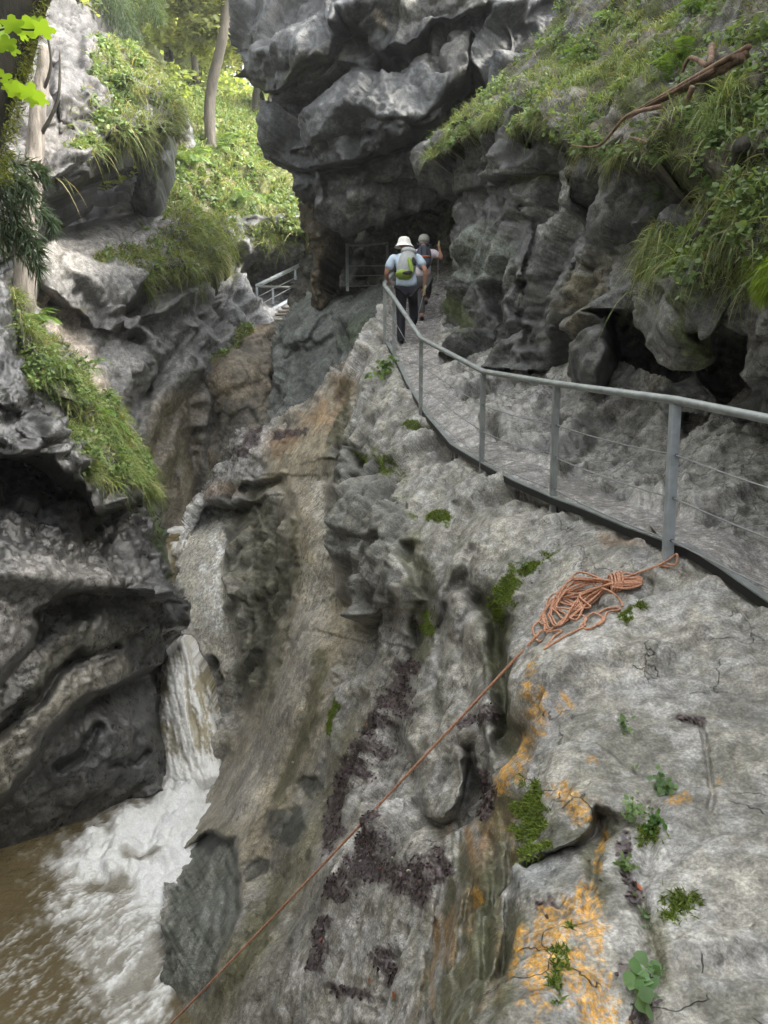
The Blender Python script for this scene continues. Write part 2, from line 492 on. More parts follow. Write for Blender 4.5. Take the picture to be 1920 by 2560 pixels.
# ------------------------------------------------------------------ A: the slope below the path, the path itself, the ramp beside it
ctrl = KERB + [(2320, 1520, 3.9), (2320, 1230, 5.1), (2320, 2150, 2.35), (2320, 2620, 1.75),
 (1960, 1400, 5.0), (1960, 1250, 5.6), (1960, 1030, 6.5), (1700, 1280, 5.9), (1700, 1150, 6.9), (1700, 1000, 7.7), (1500, 1200, 7.2), (1500, 1050, 8.4), (1480, 920, 9.3),
 (1300, 1100, 8.6), (1300, 930, 10.6), (1150, 900, 11.5), (1110, 840, 12.8), (1003, 862, 12.5), (1040, 800, 13.7), (1055, 765, 14.5), (1090, 700, 16), (1000, 700, 16.5),
 (960, 790, 13.9), (914, 868, 13.5), (833, 937, 14.3), (741, 1018, 15), (683, 1053, 15.6), (602, 1076, 16.3), (544, 1146, 16.8), (498, 1227, 16.8), (445, 1366, 15.5),
 (950, 1000, 11.3), (900, 1000, 12.0), (950, 1150, 9.8), (1050, 1200, 8.5), (1120, 1280, 7.5), (1000, 1350, 7.9), (900, 1400, 8.7), (850, 1150, 11.2), (750, 1150, 13), (650, 1170, 14.5), (600, 1300, 14.0), (540, 1400, 13.8),
 (510, 1550, 13.0), (420, 1500, 14.6), (400, 1700, 13.6), (420, 1850, 13), (570, 1750, 12.2), (640, 1700, 11.0), (760, 1300, 11.0), (700, 1500, 11.0), (800, 1500, 9.8), (700, 1800, 9.5), (600, 2000, 9.5), (530, 1970, 11.2), (480, 1990, 11.8), (490, 2095, 9.65), (560, 2085, 8.9), (640, 2080, 8.2), (700, 2080, 7.65),
 (470, 2200, 8.6), (400, 2407, 7.15), (430, 2520, 6.8), (600, 2200, 7.55), (520, 2400, 6.75), (700, 2200, 7.2), (800, 2000, 7.3), (900, 1800, 7.0), (1000, 1600, 6.7), (1100, 1500, 6.3), (1200, 1400, 6.2), (1400, 1400, 5.5),
 (1300, 1500, 5.4), (1500, 1500, 4.7), (1680, 1470, 4.6), (1200, 1650, 5.3), (1350, 1640, 4.4), (1000, 1900, 5.4), (1100, 1850, 4.8), (1300, 1950, 3.25), (1200, 2000, 3.75), (1150, 2200, 3.1), (1250, 2400, 2.3), (1180, 2600, 2.0),
 (1050, 2300, 3.5), (900, 2400, 4.1), (850, 2200, 5.0), (700, 2450, 5.2), (520, 2520, 6.3), (1100, 2600, 2.4), (950, 2600, 3.3), (800, 2600, 4.2), (600, 2600, 5.4), (400, 2600, 6.9),
 (1900, 1700, 3.65), (1900, 2000, 2.78), (1900, 2300, 2.2), (1900, 2600, 1.8), (1600, 1700, 3.8), (1600, 2000, 2.86), (1600, 2300, 2.26), (1500, 2600, 1.86), (1400, 2200, 2.45)]
poly = [(960, 700), (945, 800), (914, 868), (833, 937), (741, 1018), (683, 1053), (602, 1076), (544, 1146), (498, 1227), (470, 1300), (430, 1380), (340, 1420), (340, 2010), (440, 2010), (440, 2100), (390, 2420), (380, 2640), (2310, 2640), (2310, 1130),
        (1960, 985), (1700, 960), (1500, 890), (1300, 860), (1170, 800), (1150, 640), (1000, 640)]
A = Relief((330, 2300, 640, 2620), 3.6, ctrl, poly, warp=5, seed=1)
A.step([(864, 950), (852, 1020), (840, 1089), (827, 1143)], .16, 70, 14, -1)
A.step([(827, 1120), (830, 1187), (827, 1238), (823, 1281), (830, 1312), (843, 1373), (850, 1427), (850, 1467), (870, 1494), (884, 1541), (901, 1568), (931, 1549), (975, 1518), (1004, 1466)], .95, 120, 5, -1)
A.bump(905, 1290, 80, 80, 20, .28); A.bump(930, 1440, 60, 90, 25, .28)
A.step([(870, 1100), (884, 1116), (904, 1150), (881, 1173), (898, 1221), (880, 1245)], .4, 50, 3, -1)
A.step([(845, 1310), (860, 1329), (908, 1352), (955, 1362), (985, 1350)], .24, 50, 4, -1)
A.step([(700, 1230), (715, 1315), (708, 1373), (715, 1474), (705, 1541), (675, 1639), (640, 1740)], .55, 130, 26, -1)
A.step([(585, 1290), (580, 1305), (563, 1390), (567, 1474), (587, 1575), (598, 1640), (622, 1772), (640, 1800)], .6, 90, 6, -1)
A.groove([(640, 1300), (648, 1400), (640, 1500), (660, 1600)], .22, 16); A.groove([(600, 1400), (612, 1500), (630, 1620)], .16, 12)
A.step([(590, 1232), (607, 1207), (688, 1200), (720, 1190)], .7, 60, 4, -1)
A.step([(500, 1290), (508, 1275), (530, 1262), (580, 1266), (600, 1262)], 1.2, 42, 3, -1, ends=False)
A.groove([(560, 1160), (640, 1120), (690, 1060)], .18, 14); A.groove([(740, 1040), (690, 1130), (600, 1190)], .2, 16)
A.groove([(1035, 1350), (1044, 1420), (1062, 1500), (1045, 1570), (1050, 1640)], .34, 20)
A.step([(1040, 1500), (1053, 1627), (1022, 1685), (1007, 1770), (1007, 1847), (1026, 1909), (1038, 1982), (1061, 2036), (1092, 2046), (1123, 2032), (1138, 1982), (1146, 1886), (1110, 1840)], .5, 95, 5, -1)
A.bump(1090, 1985, 42, 50, 0, .14); A.groove([(1090, 1650), (1075, 1780), (1080, 1900)], .1, 14)
A.groove([(1030, 1654), (999, 1731), (953, 1809), (914, 1886), (856, 1963), (826, 2059), (760, 2180)], .2, 42)
A.groove([(941, 2079), (914, 2156), (856, 2233), (800, 2330)], .12, 30)
A.groove([(1120, 1420), (1200, 1500), (1250, 1560), (1242, 1616), (1254, 1693), (1262, 1770), (1269, 1830), (1240, 1930)], .5, 26)
A.groove([(1215, 1480), (1160, 1560), (1150, 1700), (1170, 1830)], .16, 20)
A.step([(1330, 1700), (1312, 1886), (1242, 1944), (1196, 2021), (1165, 2117), (1140, 2233), (1110, 2400), (1080, 2600)], .34, 110, 8, -1)
A.groove([(1219, 2058), (1231, 2257), (1211, 2495)], .12, 13); A.groove([(1262, 2100), (1275, 2297), (1262, 2495)], .1, 14); A.groove([(1180, 2180), (1180, 2350), (1150, 2500)], .1, 12)
A.step([(1300, 2170), (1327, 2149), (1378, 2126), (1438, 2106), (1474, 2058), (1490, 2000)], .2, 70, 4, -1)
A.step([(1345, 1640), (1370, 1600), (1440, 1560), (1530, 1530)], .16, 60, 6, 1)
A.step([(1530, 1590), (1560, 1550), (1620, 1500), (1640, 1450)], .07, 40, 4, 1)
A.groove([(1740, 1760), (1765, 1850), (1780, 1950), (1775, 2060)], .045, 7); A.groove([(1600, 1960), (1630, 2080), (1600, 2250), (1640, 2400), (1620, 2600)], .05, 18)
for ln_, a_, w_ in [([(1100, 2080), (1110, 2250), (1070, 2420), (1040, 2600)], .12, 12), ([(1150, 2060), (1165, 2250), (1135, 2480)], .10, 9), ([(1250, 1990), (1262, 2150), (1250, 2330)], .09, 9), ([(1290, 2180), (1280, 2330), (1240, 2520)], .10, 10), ([(1010, 2300), (990, 2420), (940, 2560)], .09, 14), ([(1150, 1250), (1130, 1330), (1090, 1420)], .14, 14), ([(1190, 1350), (1160, 1430), (1120, 1480), (1090, 1600)], .16, 14), ([(960, 1570), (930, 1650), (880, 1750), (850, 1850)], .14, 16), ([(1110, 1500), (1090, 1620), (1120, 1740)], .12, 12)]: A.groove(ln_, a_, w_)
A.groove([(1500, 2060), (1480, 2200), (1470, 2300)], .06, 16)
A.step([(470, 2125), (482, 2109), (515, 2080), (536, 2078), (564, 2101), (589, 2093), (597, 2203), (597, 2269), (573, 2343), (536, 2416), (511, 2500)], .34, 190, 4, -1, ends=False)
A.groove([(530, 2110), (545, 2190), (520, 2300), (480, 2420)], .1, 12); A.groove([(565, 2130), (560, 2260), (540, 2340)], .08, 10)
A.groove([(800, 1230), (790, 1400), (770, 1600), (670, 1850), (560, 2060)], -.28, 60)
A.step([(735, 1965), (765, 1940), (798, 1945), (790, 1990)], .1, 30, 3, -1)
A.groove([(597, 2215), (663, 2140), (765, 1990), (800, 1940), (850, 1820)], .1, 10)
for k, (a, b, c) in enumerate([((560, 2500), (700, 2330), (860, 2140)), ((620, 2540), (760, 2370), (840, 2260)), ((600, 2400), (680, 2280), (790, 2120)), ((640, 2120), (700, 1950), (790, 1700)), ((560, 2060), (640, 1850), (740, 1600))]):
    A.groove([a, b, c], .07, 12)
# path: a kerb-side step down to the rock outside, and the muddy tread
kl = [(q[0], q[1]) for q in KERB]
A.step(kl, .18, 70, 5, 1, ends=False)
chute = A.area([(850, 960), (790, 1000), (690, 1130), (640, 1180), (700, 1220), (720, 1330), (715, 1480), (690, 1600), (640, 1720), (560, 1900), (450, 2110), (595, 2095), (600, 2240), (700, 2080), (790, 1900), (850, 1700), (900, 1570), (850, 1470), (825, 1280), (830, 1140)], 40, 20, 1)
path_poly = kl + [(960, 800), (985, 745), (1040, 690), (1100, 640), (1150, 640), (1110, 760), (1095, 850), (1120, 960), (1200, 1060), (1300, 1130), (1450, 1200), (1600, 1262), (1990, 1375), (2340, 1500), (2340, 1830)]
tread = A.area(path_poly, 12, 10, 2)
A.smooth = np.clip(1.0 * chute + .9 * tread, 0, 1)
ramp_m = A.area([(1110, 850), (1500, 960), (1960, 1010), (1990, 1370), (1700, 1290), (1500, 1220), (1300, 1140), (1130, 950)], 14, 14, 4)
blk = A.area([(830, 1110), (905, 1120), (1000, 1240), (1040, 1330), (1010, 1460), (900, 1570), (850, 1480), (825, 1280)], 12, 16, 6)
A.amap = 1 + .0 * ramp_m + .7 * blk - .25 * sstep(6.5, 3.5, A.D)
gl = np.zeros_like(A.U)
near = sstep(6.5, 3.0, A.D)
A.smooth = np.clip(A.smooth + .62 * near * (1 - chute), 0, 1)
low = A.area([(700, 2600), (380, 2600), (420, 2350), (600, 2300), (800, 2050), (900, 1600), (1010, 1560), (1000, 1750), (830, 2050), (1100, 2200), (900, 2600)], 60, 30, 3)
A.smooth = np.clip(np.maximum(A.smooth, .75 * low), 0, 1)
midz = A.area([(1000, 1180), (1350, 1290), (1660, 1420), (1340, 1600), (1250, 1900), (1000, 1900), (1000, 1560), (1050, 1400)], 40, 20, 13)
A.smooth = np.clip(np.maximum(A.smooth, .6 * midz), 0, 1)
pw_ = A.area([(430, 1340), (560, 1290), (568, 1480), (600, 1650), (560, 1700), (470, 1560)], 14, 14, 8); A.smooth = np.clip(np.maximum(A.smooth, .95 * pw_), 0, 1)
slab_ = A.area([(690, 1650), (560, 1880), (470, 2080), (420, 2400), (560, 2480), (720, 2200), (850, 1950), (880, 1700)], 40, 20, 14)
A.smooth = np.clip(np.maximum(A.smooth, .97 * slab_), 0, 1)
A.displace(.8, .8, .26, .05, flute=((.55, .25, .8), .35, .045))
c = C3(A, .268, .255, .226) * shade_noise(A, .22, .7)
c = lay(c, sstep(.0, .5, fbm(A.pos / .45, 4, 41, .6)), (.33, .325, .325), .6); c = lay(c, sstep(.1, .6, fbm(A.pos / .35, 4, 42, .6)), (.16, .155, .125), .6); c = lay(c, sstep(.25, .6, fbm(A.pos / .12, 3, 43, .6)), (.36, .355, .35), .6)
c = lay(c, ramp_m, (.23, .225, .215), .8)
c = lay(c, chute, (.345, .30, .22), .88); c = lay(c, chute * A.lin([(800, 1230), (830, 1330), (800, 1480), (700, 1800), (590, 2020)], 40, .8, .7, 61), (.42, .40, .37), .6) * shade_noise(A, .10, .25, 9)
c = lay(c, low, (.25, .235, .20), .5)
c = lay(c, tread, (.31, .295, .285), .85)
st = fbm(np.stack([A.U / 26 + A.V / 40., A.U / 300. - A.V / 220., A.U * 0], -1), 4, 44, .6)      # run-off streaks down the chute
c *= (1 - .16 * sstep(.1, .7, st) * np.clip(chute + low, 0, 1))[..., None]
oz = A.area([(690, 2180), (800, 1980), (870, 1780), (905, 1800), (860, 2000), (760, 2200), (640, 2420), (560, 2600), (430, 2600), (520, 2430)], 26, 20, 15)
c = lay(c, oz, (.215, .20, .135), .85)
pz = np.maximum.reduce([A.area([(1000, 1800), (1010, 1900), (1040, 2040), (960, 2110), (880, 2240), (800, 2200), (870, 2040), (940, 1900)], 20, 24, 16), A.area([(820, 2260), (1000, 2240), (1030, 2560), (800, 2620), (640, 2620), (740, 2400)], 30, 40, 17), A.ell(985, 1620, 60, 50, 0, .6, .7, 44), A.ell(860, 1720, 50, 60, 20, .6, .7, 45)])
c = lay(c, pz * sstep(-.3, .35, fbm(A.pos / .16, 4, 48, .6)), (.46, .445, .44), .75)  # pale sheen of the seeping water painted into the rock colour
vz = A.area([(1120, 2040), (1240, 1960), (1310, 1960), (1300, 2150), (1290, 2300), (1240, 2640), (1010, 2640), (1060, 2300)], 26, 20, 18)
vs_n = fbm(np.stack([(A.U + .10 * A.V) / 17., A.V / 210., A.U * 0], -1), 5, 91, .62); vs_m = fbm(np.stack([(A.U + .10 * A.V) / 30., A.V / 160., A.U * 0 + 5], -1), 4, 92, .6)
c = lay(c, vz * sstep(-.1, .25, vs_n), (.075, .07, .042), .85); c = lay(c, vz * sstep(.15, .5, vs_m), (.30, .185, .085), .6); c = lay(c, vz * sstep(.2, .5, -vs_n), (.27, .27, .265), .7)
dz = np.maximum(A.lin([(1240, 1480), (1250, 1560), (1240, 1640), (1258, 1720), (1268, 1800)], 30, .5, .6, 46), A.ell(1400, 2080, 70, 40, -15, .6, .7, 47)); c = lay(c, dz, (.06, .06, .035), .75)
c = lay(c, A.ell(1350, 2190, 70, 40, -20, .6, .6, 49), (.20, .215, .225), .6)
warm = [(1200, 2150, 30, 120, 10), (1240, 2050, 25, 70, 10), (1180, 2300, 22, 80, 8), (860, 980, 25, 70, 20), (690, 1110, 60, 30, -30), (800, 1030, 30, 40, 0), (1560, 1360, 50, 12, 10)]
for k, w_ in enumerate(warm): c = lay(c, A.ell(*w_, .7, .7, k), (.30, .17, .075), .55)
ol = (.085, .085, .042)
for k, (ln, w_) in enumerate([([(1225, 1500), (1250, 1560), (1242, 1616), (1254, 1693), (1262, 1770), (1269, 1850)], 34), ([(1040, 1360), (1050, 1450), (1062, 1540), (1045, 1640)], 26), ([(1180, 2180), (1190, 2350), (1160, 2560)], 42), ([(1240, 2000), (1230, 2200), (1215, 2500)], 30),
        ([(870, 970), (850, 1060), (838, 1140)], 20), ([(690, 2230), (640, 2330), (560, 2480)], 26), ([(800, 1640), (780, 1800), (700, 1990)], 18), ([(1290, 2300), (1270, 2560)], 26), ([(740, 1310), (730, 1450)], 10), ([(640, 1260), (670, 1400), (660, 1560), (640, 1700)], 45), ([(1520, 2060), (1470, 2140), (1500, 2240)], 22), ([(1640, 2330), (1660, 2440)], 26)]):
    c = lay(c, A.lin(ln, w_, .6, .7, k), ol, .72)
dark = A.area([(482, 2109), (515, 2080), (536, 2078), (564, 2101), (589, 2093), (597, 2203), (597, 2269), (573, 2343), (536, 2416), (511, 2500), (380, 2480), (400, 2350), (462, 2187)], 5, 8, 5)
c = lay(c, dark, (.12, .128, .108), .92); c = lay(c, dark * sstep(.05, .4, fbm(np.stack([(A.U + .35 * A.V) / 12., A.V / 130., A.U * 0], -1), 4, 93, .6)), (.23, .235, .21), .7); c = lay(c, dark * sstep(.1, .4, fbm(np.stack([(A.U - .5 * A.V) / 14., A.V / 120., A.U * 0 + 3], -1), 4, 94, .6)), (.06, .065, .055), .7)
c = lay(c, A.ell(548, 2270, 42, 62, 20, .5, .5, 3) , (.20, .205, .19), .6)
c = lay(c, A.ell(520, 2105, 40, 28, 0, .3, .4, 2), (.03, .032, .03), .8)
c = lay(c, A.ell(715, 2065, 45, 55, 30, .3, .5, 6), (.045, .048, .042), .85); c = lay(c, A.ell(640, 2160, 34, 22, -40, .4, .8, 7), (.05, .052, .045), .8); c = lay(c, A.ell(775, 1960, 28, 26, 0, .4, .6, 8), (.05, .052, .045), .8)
blk = A.area([(830, 1110), (905, 1120), (1000, 1240), (1040, 1330), (1010, 1460), (900, 1570), (850, 1480), (825, 1280)], 12, 16, 6)
c = lay(c, blk, (.11, .11, .10), .75)
rib = A.area([(585, 1230), (680, 1260), (715, 1330), (712, 1480), (680, 1640), (625, 1770), (585, 1600), (563, 1420)], 12, 14, 7)
c = lay(c, rib, (.115, .108, .08), .75)
pl2 = A.area([(430, 1340), (560, 1290), (568, 1480), (600, 1650), (560, 1700), (470, 1560)], 14, 14, 8)
c = lay(c, pl2, (.56, .53, .47), .85)
pl3 = A.area([(690, 1060), (600, 1090), (520, 1200), (450, 1330), (520, 1320), (560, 1260), (650, 1190)], 12, 12, 9)
fall_ = np.maximum(A.lin([(548, 1318), (542, 1400), (534, 1470), (545, 1570)], 13, .7, .7, 71), .8 * A.lin([(505, 1400), (506, 1480), (520, 1560)], 8, .7, .8, 72)); fall_ = np.maximum(fall_, A.lin([(500, 1255), (470, 1300), (430, 1380)], 12, .7, .8, 73)); c = lay(c, fall_ * sstep(-.4, .3, fbm(np.stack([A.U / 6., A.V / 26., A.U * 0], -1), 4, 95, .6)), (.80, .80, .80), .9)
c = lay(c, pl3, (.42, .41, .405), .75)
c = lay(c, A.ell(560, 1225, 40, 16, -15, .5, .5, 4), (.36, .25, .17), .6)
LIT = np.zeros_like(A.U)
for k, (ln, w_) in enumerate([([(1026, 1654), (999, 1731), (975, 1780)], 17), ([(990, 1760), (953, 1809), (914, 1886), (880, 1930)], 36), ([(890, 1930), (856, 1963), (835, 2040), (828, 2095)], 24), ([(950, 2085), (925, 2140), (890, 2190), (850, 2240)], 30),
        ([(930, 2165), (1000, 2190), (1060, 2200), (1095, 2150)], 36), ([(1085, 2190), (1050, 2250)], 26), ([(640, 1080), (625, 1130)], 17), ([(1150, 1790), (1230, 1790)], 16), ([(1190, 1945), (1215, 1990), (1200, 2030)], 18), ([(820, 2310), (800, 2420)], 17), ([(940, 2380), (970, 2440)], 22), ([(1350, 2260), (1370, 2250)], 14),
        ([(830, 2470), (900, 2480)], 12), ([(690, 1255 - 160), (760, 1080)], 8), ([(1560, 2090), (1570, 2180), (1590, 2260)], 15), ([(1570, 2440), (1610, 2470), (1600, 2560)], 22), ([(1700, 1790), (1760, 1800)], 10)]):
    LIT = np.maximum(LIT, A.lin(ln, w_, .35, .9, 20 + k))
c = lay(c, LIT, (.075, .058, .062), .85)
LICH = np.zeros_like(A.U)
for k, e in enumerate([(1350, 1750, 17, 48, 12), (1338, 1800, 14, 36, 10), (1300, 1880, 13, 45, 14), (1262, 1945, 18, 46, 25), (1400, 1975, 36, 28, 20), (1452, 2012, 34, 22, 0), (1697, 2002, 25, 20, 0), (1470, 2270, 26, 66, 0), (1490, 2330, 26, 50, 0), (1385, 2330, 46, 60, 0), (1410, 2420, 55, 80, 0), (1480, 2480, 44, 60, 0), (1350, 2450, 30, 90, 5), (1500, 2560, 50, 60, 0),
        (1390, 2275, 45, 20, -30), (1500, 2130, 10, 60, 8), (1300, 2400, 12, 70, 8), (1410, 1735, 10, 8, 0), (1390, 1760, 9, 8, 0), (1790, 1950, 8, 30, 5), (1475, 1880, 14, 8, 0), (1190, 2240, 12, 30, 5)]):
    LICH = np.maximum(LICH, A.ell(*e, .35, .85, 30 + k))
c = lay(c, LICH * sstep(-.55, .25, fbm(np.stack([A.U / 11, A.V / 11, A.U * 0], -1), 3, 77, .6)), (.52, .27, .035), .85)
MOSS = np.zeros_like(A.U)
for k, e in enumerate([(1310, 2050, 30, 82, 0), (1307, 1990, 24, 40, 10), (1625, 2085, 28, 22, 0), (1695, 2275, 34, 32, 0), (960, 1158, 40, 20, 5), (1030, 1080, 0.1, 0.1, 0), (1030, 1070, 26, 7, 10), (1100, 1297, 32, 13, 8), (1330, 1415, 42, 13, -35), (1278, 1470, 20, 40, 25), (1560, 1560, 18, 26, 20), (1590, 1540, 16, 9, 0), (1250, 1530, 14, 30, 0), (1062, 1560, 9, 24, 0), (1400, 2450, 14, 60, 8), (1425, 2330, 10, 14, 0), (1400, 2390, 14, 12, 0), (830, 1790, 8, 30, 8), (1340, 2110, 24, 18, 0)]):
    MOSS = np.maximum(MOSS, A.ell(*e, .6, 1.1, 50 + k))
c = lay(c, MOSS, (.09, .125, .022), .8)
c = np.clip(c, .012, .8)
# wet, shiny ground: path, ramp, seep lines
seep = A.lin([(950, 2060), (930, 1960), (1000, 1800), (1040, 1560)], 60, .6, .8, 11); seep = np.maximum(seep, A.lin([(620, 1100), (520, 1230), (440, 1380)], 40, .6, .6, 12)); seep = np.maximum(seep, A.lin([(545, 1330), (540, 1480), (560, 1600)], 26, .6, .6, 13))
seep = np.maximum(seep, .8 * A.lin([(780, 1230), (790, 1330), (800, 1500)], 40, .7, .6, 14))
rg = .58 - .46 * tread - .30 * ramp_m - .28 * np.clip(seep + pl2, 0, 1) - .14 * chute + .25 * MOSS + .1 * LIT
rg = np.clip(rg + .12 * fbm(A.pos / .25, 3, 8), .2, .95)
A.col = c; A.rg = rg
A_path = in_poly(A.Uw, A.Vw, path_poly + [])
ROCK_SLOPE = tag(A.build('rock_slope', M_ROCK, c, rg, cutout=A_path, thick=1.2, tvec=(.55, .5, -.75)), kind='structure')
PATH = tag(A.build('path', M_PATH, c, rg, extra=A_path, thick=.5, tvec=(.1, .1, -1)), kind='structure')

# ------------------------------------------------------------------ C: the wall right of the path
ctrl = [(2250, 1160, 5.1), (2250, 600, 4.4), (1105, 880, 12.3), (1230, 930, 11.0), (1345, 920, 10.2), (1430, 930, 9.5), (1540, 980, 8.5), (1710, 1030, 7.3), (1960, 1080, 6.1), (1130, 650, 13), (1110, 520, 14), (1250, 650, 11.4), (1400, 650, 9.7), (1550, 700, 8.5), (1700, 700, 7.2),
 (1900, 800, 6.0), (1900, 600, 5.6), (1060, 385, 14.0), (1160, 330, 13.2), (1250, 290, 12.2), (1370, 280, 10.9), (1470, 360, 9.7), (1600, 360, 8.5), (1740, 360, 7.5), (1850, 500, 6.4), (1960, 600, 5.7), (1400, 480, 10.0), (1250, 500, 11.9), (1120, 750, 12.9)]
poly = [(1105, 905), (1146, 895), (1230, 930), (1345, 925), (1430, 935), (1540, 985), (1710, 1030), (1990, 1080), (2240, 1150), (2240, 720), (1925, 640), (1860, 560), (1800, 430), (1740, 355), (1600, 350), (1480, 350), (1375, 285), (1250, 280), (1150, 322), (1060, 372), (1056, 405), (1085, 470), (1130, 505), (1146, 564), (1122, 605), (1122, 680), (1112, 726), (1118, 797)]
Cw = Relief((1030, 2230, 240, 1140), 3.6, ctrl, poly, warp=8, seed=2)
Cw.rim([(1105, 905), (1118, 797), (1112, 726), (1122, 680), (1122, 605), (1146, 564), (1130, 505), (1085, 470), (1056, 405)], 40, .6)
Cw.step([(1060, 500), (1146, 490), (1222, 473), (1293, 443), (1343, 432), (1440, 425)], .7, 110, 5, -1)
Cw.groove([(1262, 584), (1323, 529), (1364, 493), (1450, 448)], .1, 6)
Cw.step([(1450, 430), (1434, 544), (1429, 615), (1440, 700)], .35, 90, 4, 1)
Cw.step([(1310, 500), (1330, 600), (1310, 680), (1325, 760)], .25, 60, 5, 1)
Cw.step([(1500, 790), (1536, 767), (1586, 792), (1637, 822), (1677, 868), (1708, 883), (1750, 935)], 1.9, 130, 5, -1)
Cw.bump(1492, 910, 62, 66, 0, .4, True); Cw.bump(1428, 800, 95, 95, 0, .35); Cw.bump(1690, 800, 60, 80, 20, .45); Cw.bump(1900, 860, 60, 130, 10, .35)
Cw.bump(1560, 640, 90, 110, 0, .3); Cw.bump(1350, 360, 55, 50, 0, .3); Cw.bump(1790, 650, 60, 120, 0, .25)
Cw.groove([(1318, 690), (1315, 790), (1345, 880)], .6, 24); Cw.groove([(1785, 770), (1800, 900), (1835, 1010)], .7, 34); Cw.groove([(1220, 700), (1235, 800), (1210, 880)], .3, 16); Cw.groove([(1650, 560), (1640, 700), (1620, 780)], .25, 18)
Cw.groove([(1410, 360), (1425, 400), (1460, 420)], .5, 18); Cw.groove([(1870, 690), (1850, 800), (1870, 920)], .3, 20)
Cw.bed = (.5, -.5, .7); Cw.displace(1.0, .8, .26, .04, kk=(.50, .38, .14))
c = C3(Cw, .085, .085, .082) * shade_noise(Cw, .35, .6, 5)
c = lay(c, Cw.area([(1130, 620), (1240, 560), (1300, 640), (1240, 720), (1120, 700)], 20, 20, 1), (.16, .18, .155), .7)
c = lay(c, Cw.ell(1480, 740, 60, 90, 10, .6, .6, 2), (.15, .13, .08), .7); c = lay(c, Cw.area([(1340, 520), (1440, 460), (1440, 560), (1350, 600)], 10, 12, 3), (.27, .27, .26), .7)
for k, e in enumerate([(1690, 770, 50, 60), (1890, 850, 50, 110), (1430, 620, 50, 40), (1560, 385, 40, 25), (1290, 700, 40, 40), (1720, 460, 60, 40)]): c = lay(c, Cw.ell(*e, 0, .7, .8, 4 + k), (.24, .235, .23), .55)
for k, (ln, w_) in enumerate([([(1800, 560), (1770, 640), (1730, 660), (1690, 690)], 22), ([(1780, 700), (1740, 800), (1720, 900)], 14), ([(1150, 820), (1130, 760)], 22), ([(1320, 450), (1350, 440), (1420, 435)], 10)]): c = lay(c, Cw.lin(ln, w_, .6, .8, k), (.075, .10, .02), .75)
rg = np.clip(.48 + .15 * fbm(Cw.pos / .3, 3, 8), .2, .9)
CLIFF_R = tag(Cw.build('cliff', M_DARK, np.clip(c, .012, .6), rg, thick=2.5, tvec=(.7, .7, .1)), kind='structure')

# ------------------------------------------------------------------ V: overgrown slope above that wall
ctrl = [(1060, 385, 13.8), (1160, 325, 12.7), (1250, 290, 11.4), (1370, 290, 9.9), (1470, 375, 8.7), (1600, 375, 7.5), (1740, 380, 6.4), (1800, 460, 6.0), (1850, 560, 5.5), (1960, 640, 4.9), (1960, 300, 5.9), (1960, 0, 7.6), (1960, -80, 8.2), (1700, 150, 8.6), (1700, -80, 10.4), (1500, 150, 10.8), (1500, -80, 13), (1350, 120, 13.2), (1250, 200, 13.6), (1400, -80, 15), (1130, 320, 13.9), (2250, 750, 4.0), (2250, 300, 4.9), (2250, -80, 6.8)]
poly = [(1040, 400), (1085, 345), (1140, 290), (1230, 215), (1290, 130), (1380, 50), (1470, -90), (2260, -90), (2260, 800), (2000, 745), (1930, 720), (1870, 640), (1815, 500), (1745, 405), (1600, 392), (1470, 402), (1370, 318), (1250, 312), (1160, 350), (1090, 395)]
Vg = Relief((1030, 2240, -80, 790), 4, ctrl, poly, warp=14, seed=3)
Vg.rim([(1040, 400), (1160, 350), (1250, 312), (1370, 318), (1470, 402), (1600, 392), (1745, 405), (1815, 500), (1870, 640), (1930, 720), (2000, 745)], 26, .35)
Vg.bump(1560, 250, 120, 60, -20, .25); Vg.bump(1750, 250, 90, 90, 0, .2); Vg.bump(1400, 230, 80, 40, 0, .25)
Vg.displace(.8, .5, .2, .12)
c = C3(Vg, .11, .10, .075) * shade_noise(Vg, .4, .4, 5)
rk = sstep(.12, .4, fbm(Vg.pos / .45, 4, 19)); c = lay(c, rk, (.17, .165, .16), .8)
gm = sstep(-.2, .2, fbm(Vg.pos / .5, 4, 29)); c = lay(c, gm * (1 - rk), (.065, .085, .02), .7)
Vg.col = c; Vg.rk = rk
SLOPE_R = tag(Vg.build('overgrown_slope', M_EARTH, np.clip(c, .012, .5), np.full(Vg.U.shape, .85), thick=2.5, tvec=(.6, .75, -.2)), kind='structure')

# ------------------------------------------------------------------ D: the great overhang above the path
ctrl = [(600, -80, 17.5), (590, 100, 17.0), (690, 250, 16.5), (694, 400, 16.3), (740, 544, 16.6), (833, 556, 16.2), (926, 544, 16.0), (1040, 512, 15.5), (1190, 500, 14.6), (900, 400, 14.7), (800, 250, 15.2), (900, 200, 14.8), (1000, 100, 14.4), (1150, 150, 13.9), (1100, 300, 14.4), (1200, 350, 13.9), (1300, 0, 14), (1500, -80, 14.5), (800, 0, 15.6), (1000, -80, 14.8), (1300, 150, 13.9), (700, 120, 16)]
poly = [(606, -90), (600, 0), (583, 77), (579, 125), (618, 168), (622, 195), (656, 230), (680, 240), (690, 266), (672, 290), (684, 328), (687, 386), (691, 420), (714, 482), (734, 525), (776, 545), (849, 556), (907, 546), (940, 532), (1034, 522), (1139, 505), (1290, 480), (1400, 350), (1500, -90)]
D_ = Relief((560, 1520, -80, 600), 3.6, ctrl, poly, warp=8, seed=4)
D_.rim([(606, -90), (583, 77), (579, 125), (618, 168), (656, 230), (690, 266), (672, 290), (687, 386), (714, 482), (734, 525)], 34, .8)
D_.rim([(734, 525), (776, 545), (849, 556), (907, 546), (940, 532), (1034, 522), (1139, 505), (1290, 480)], 18, .7)
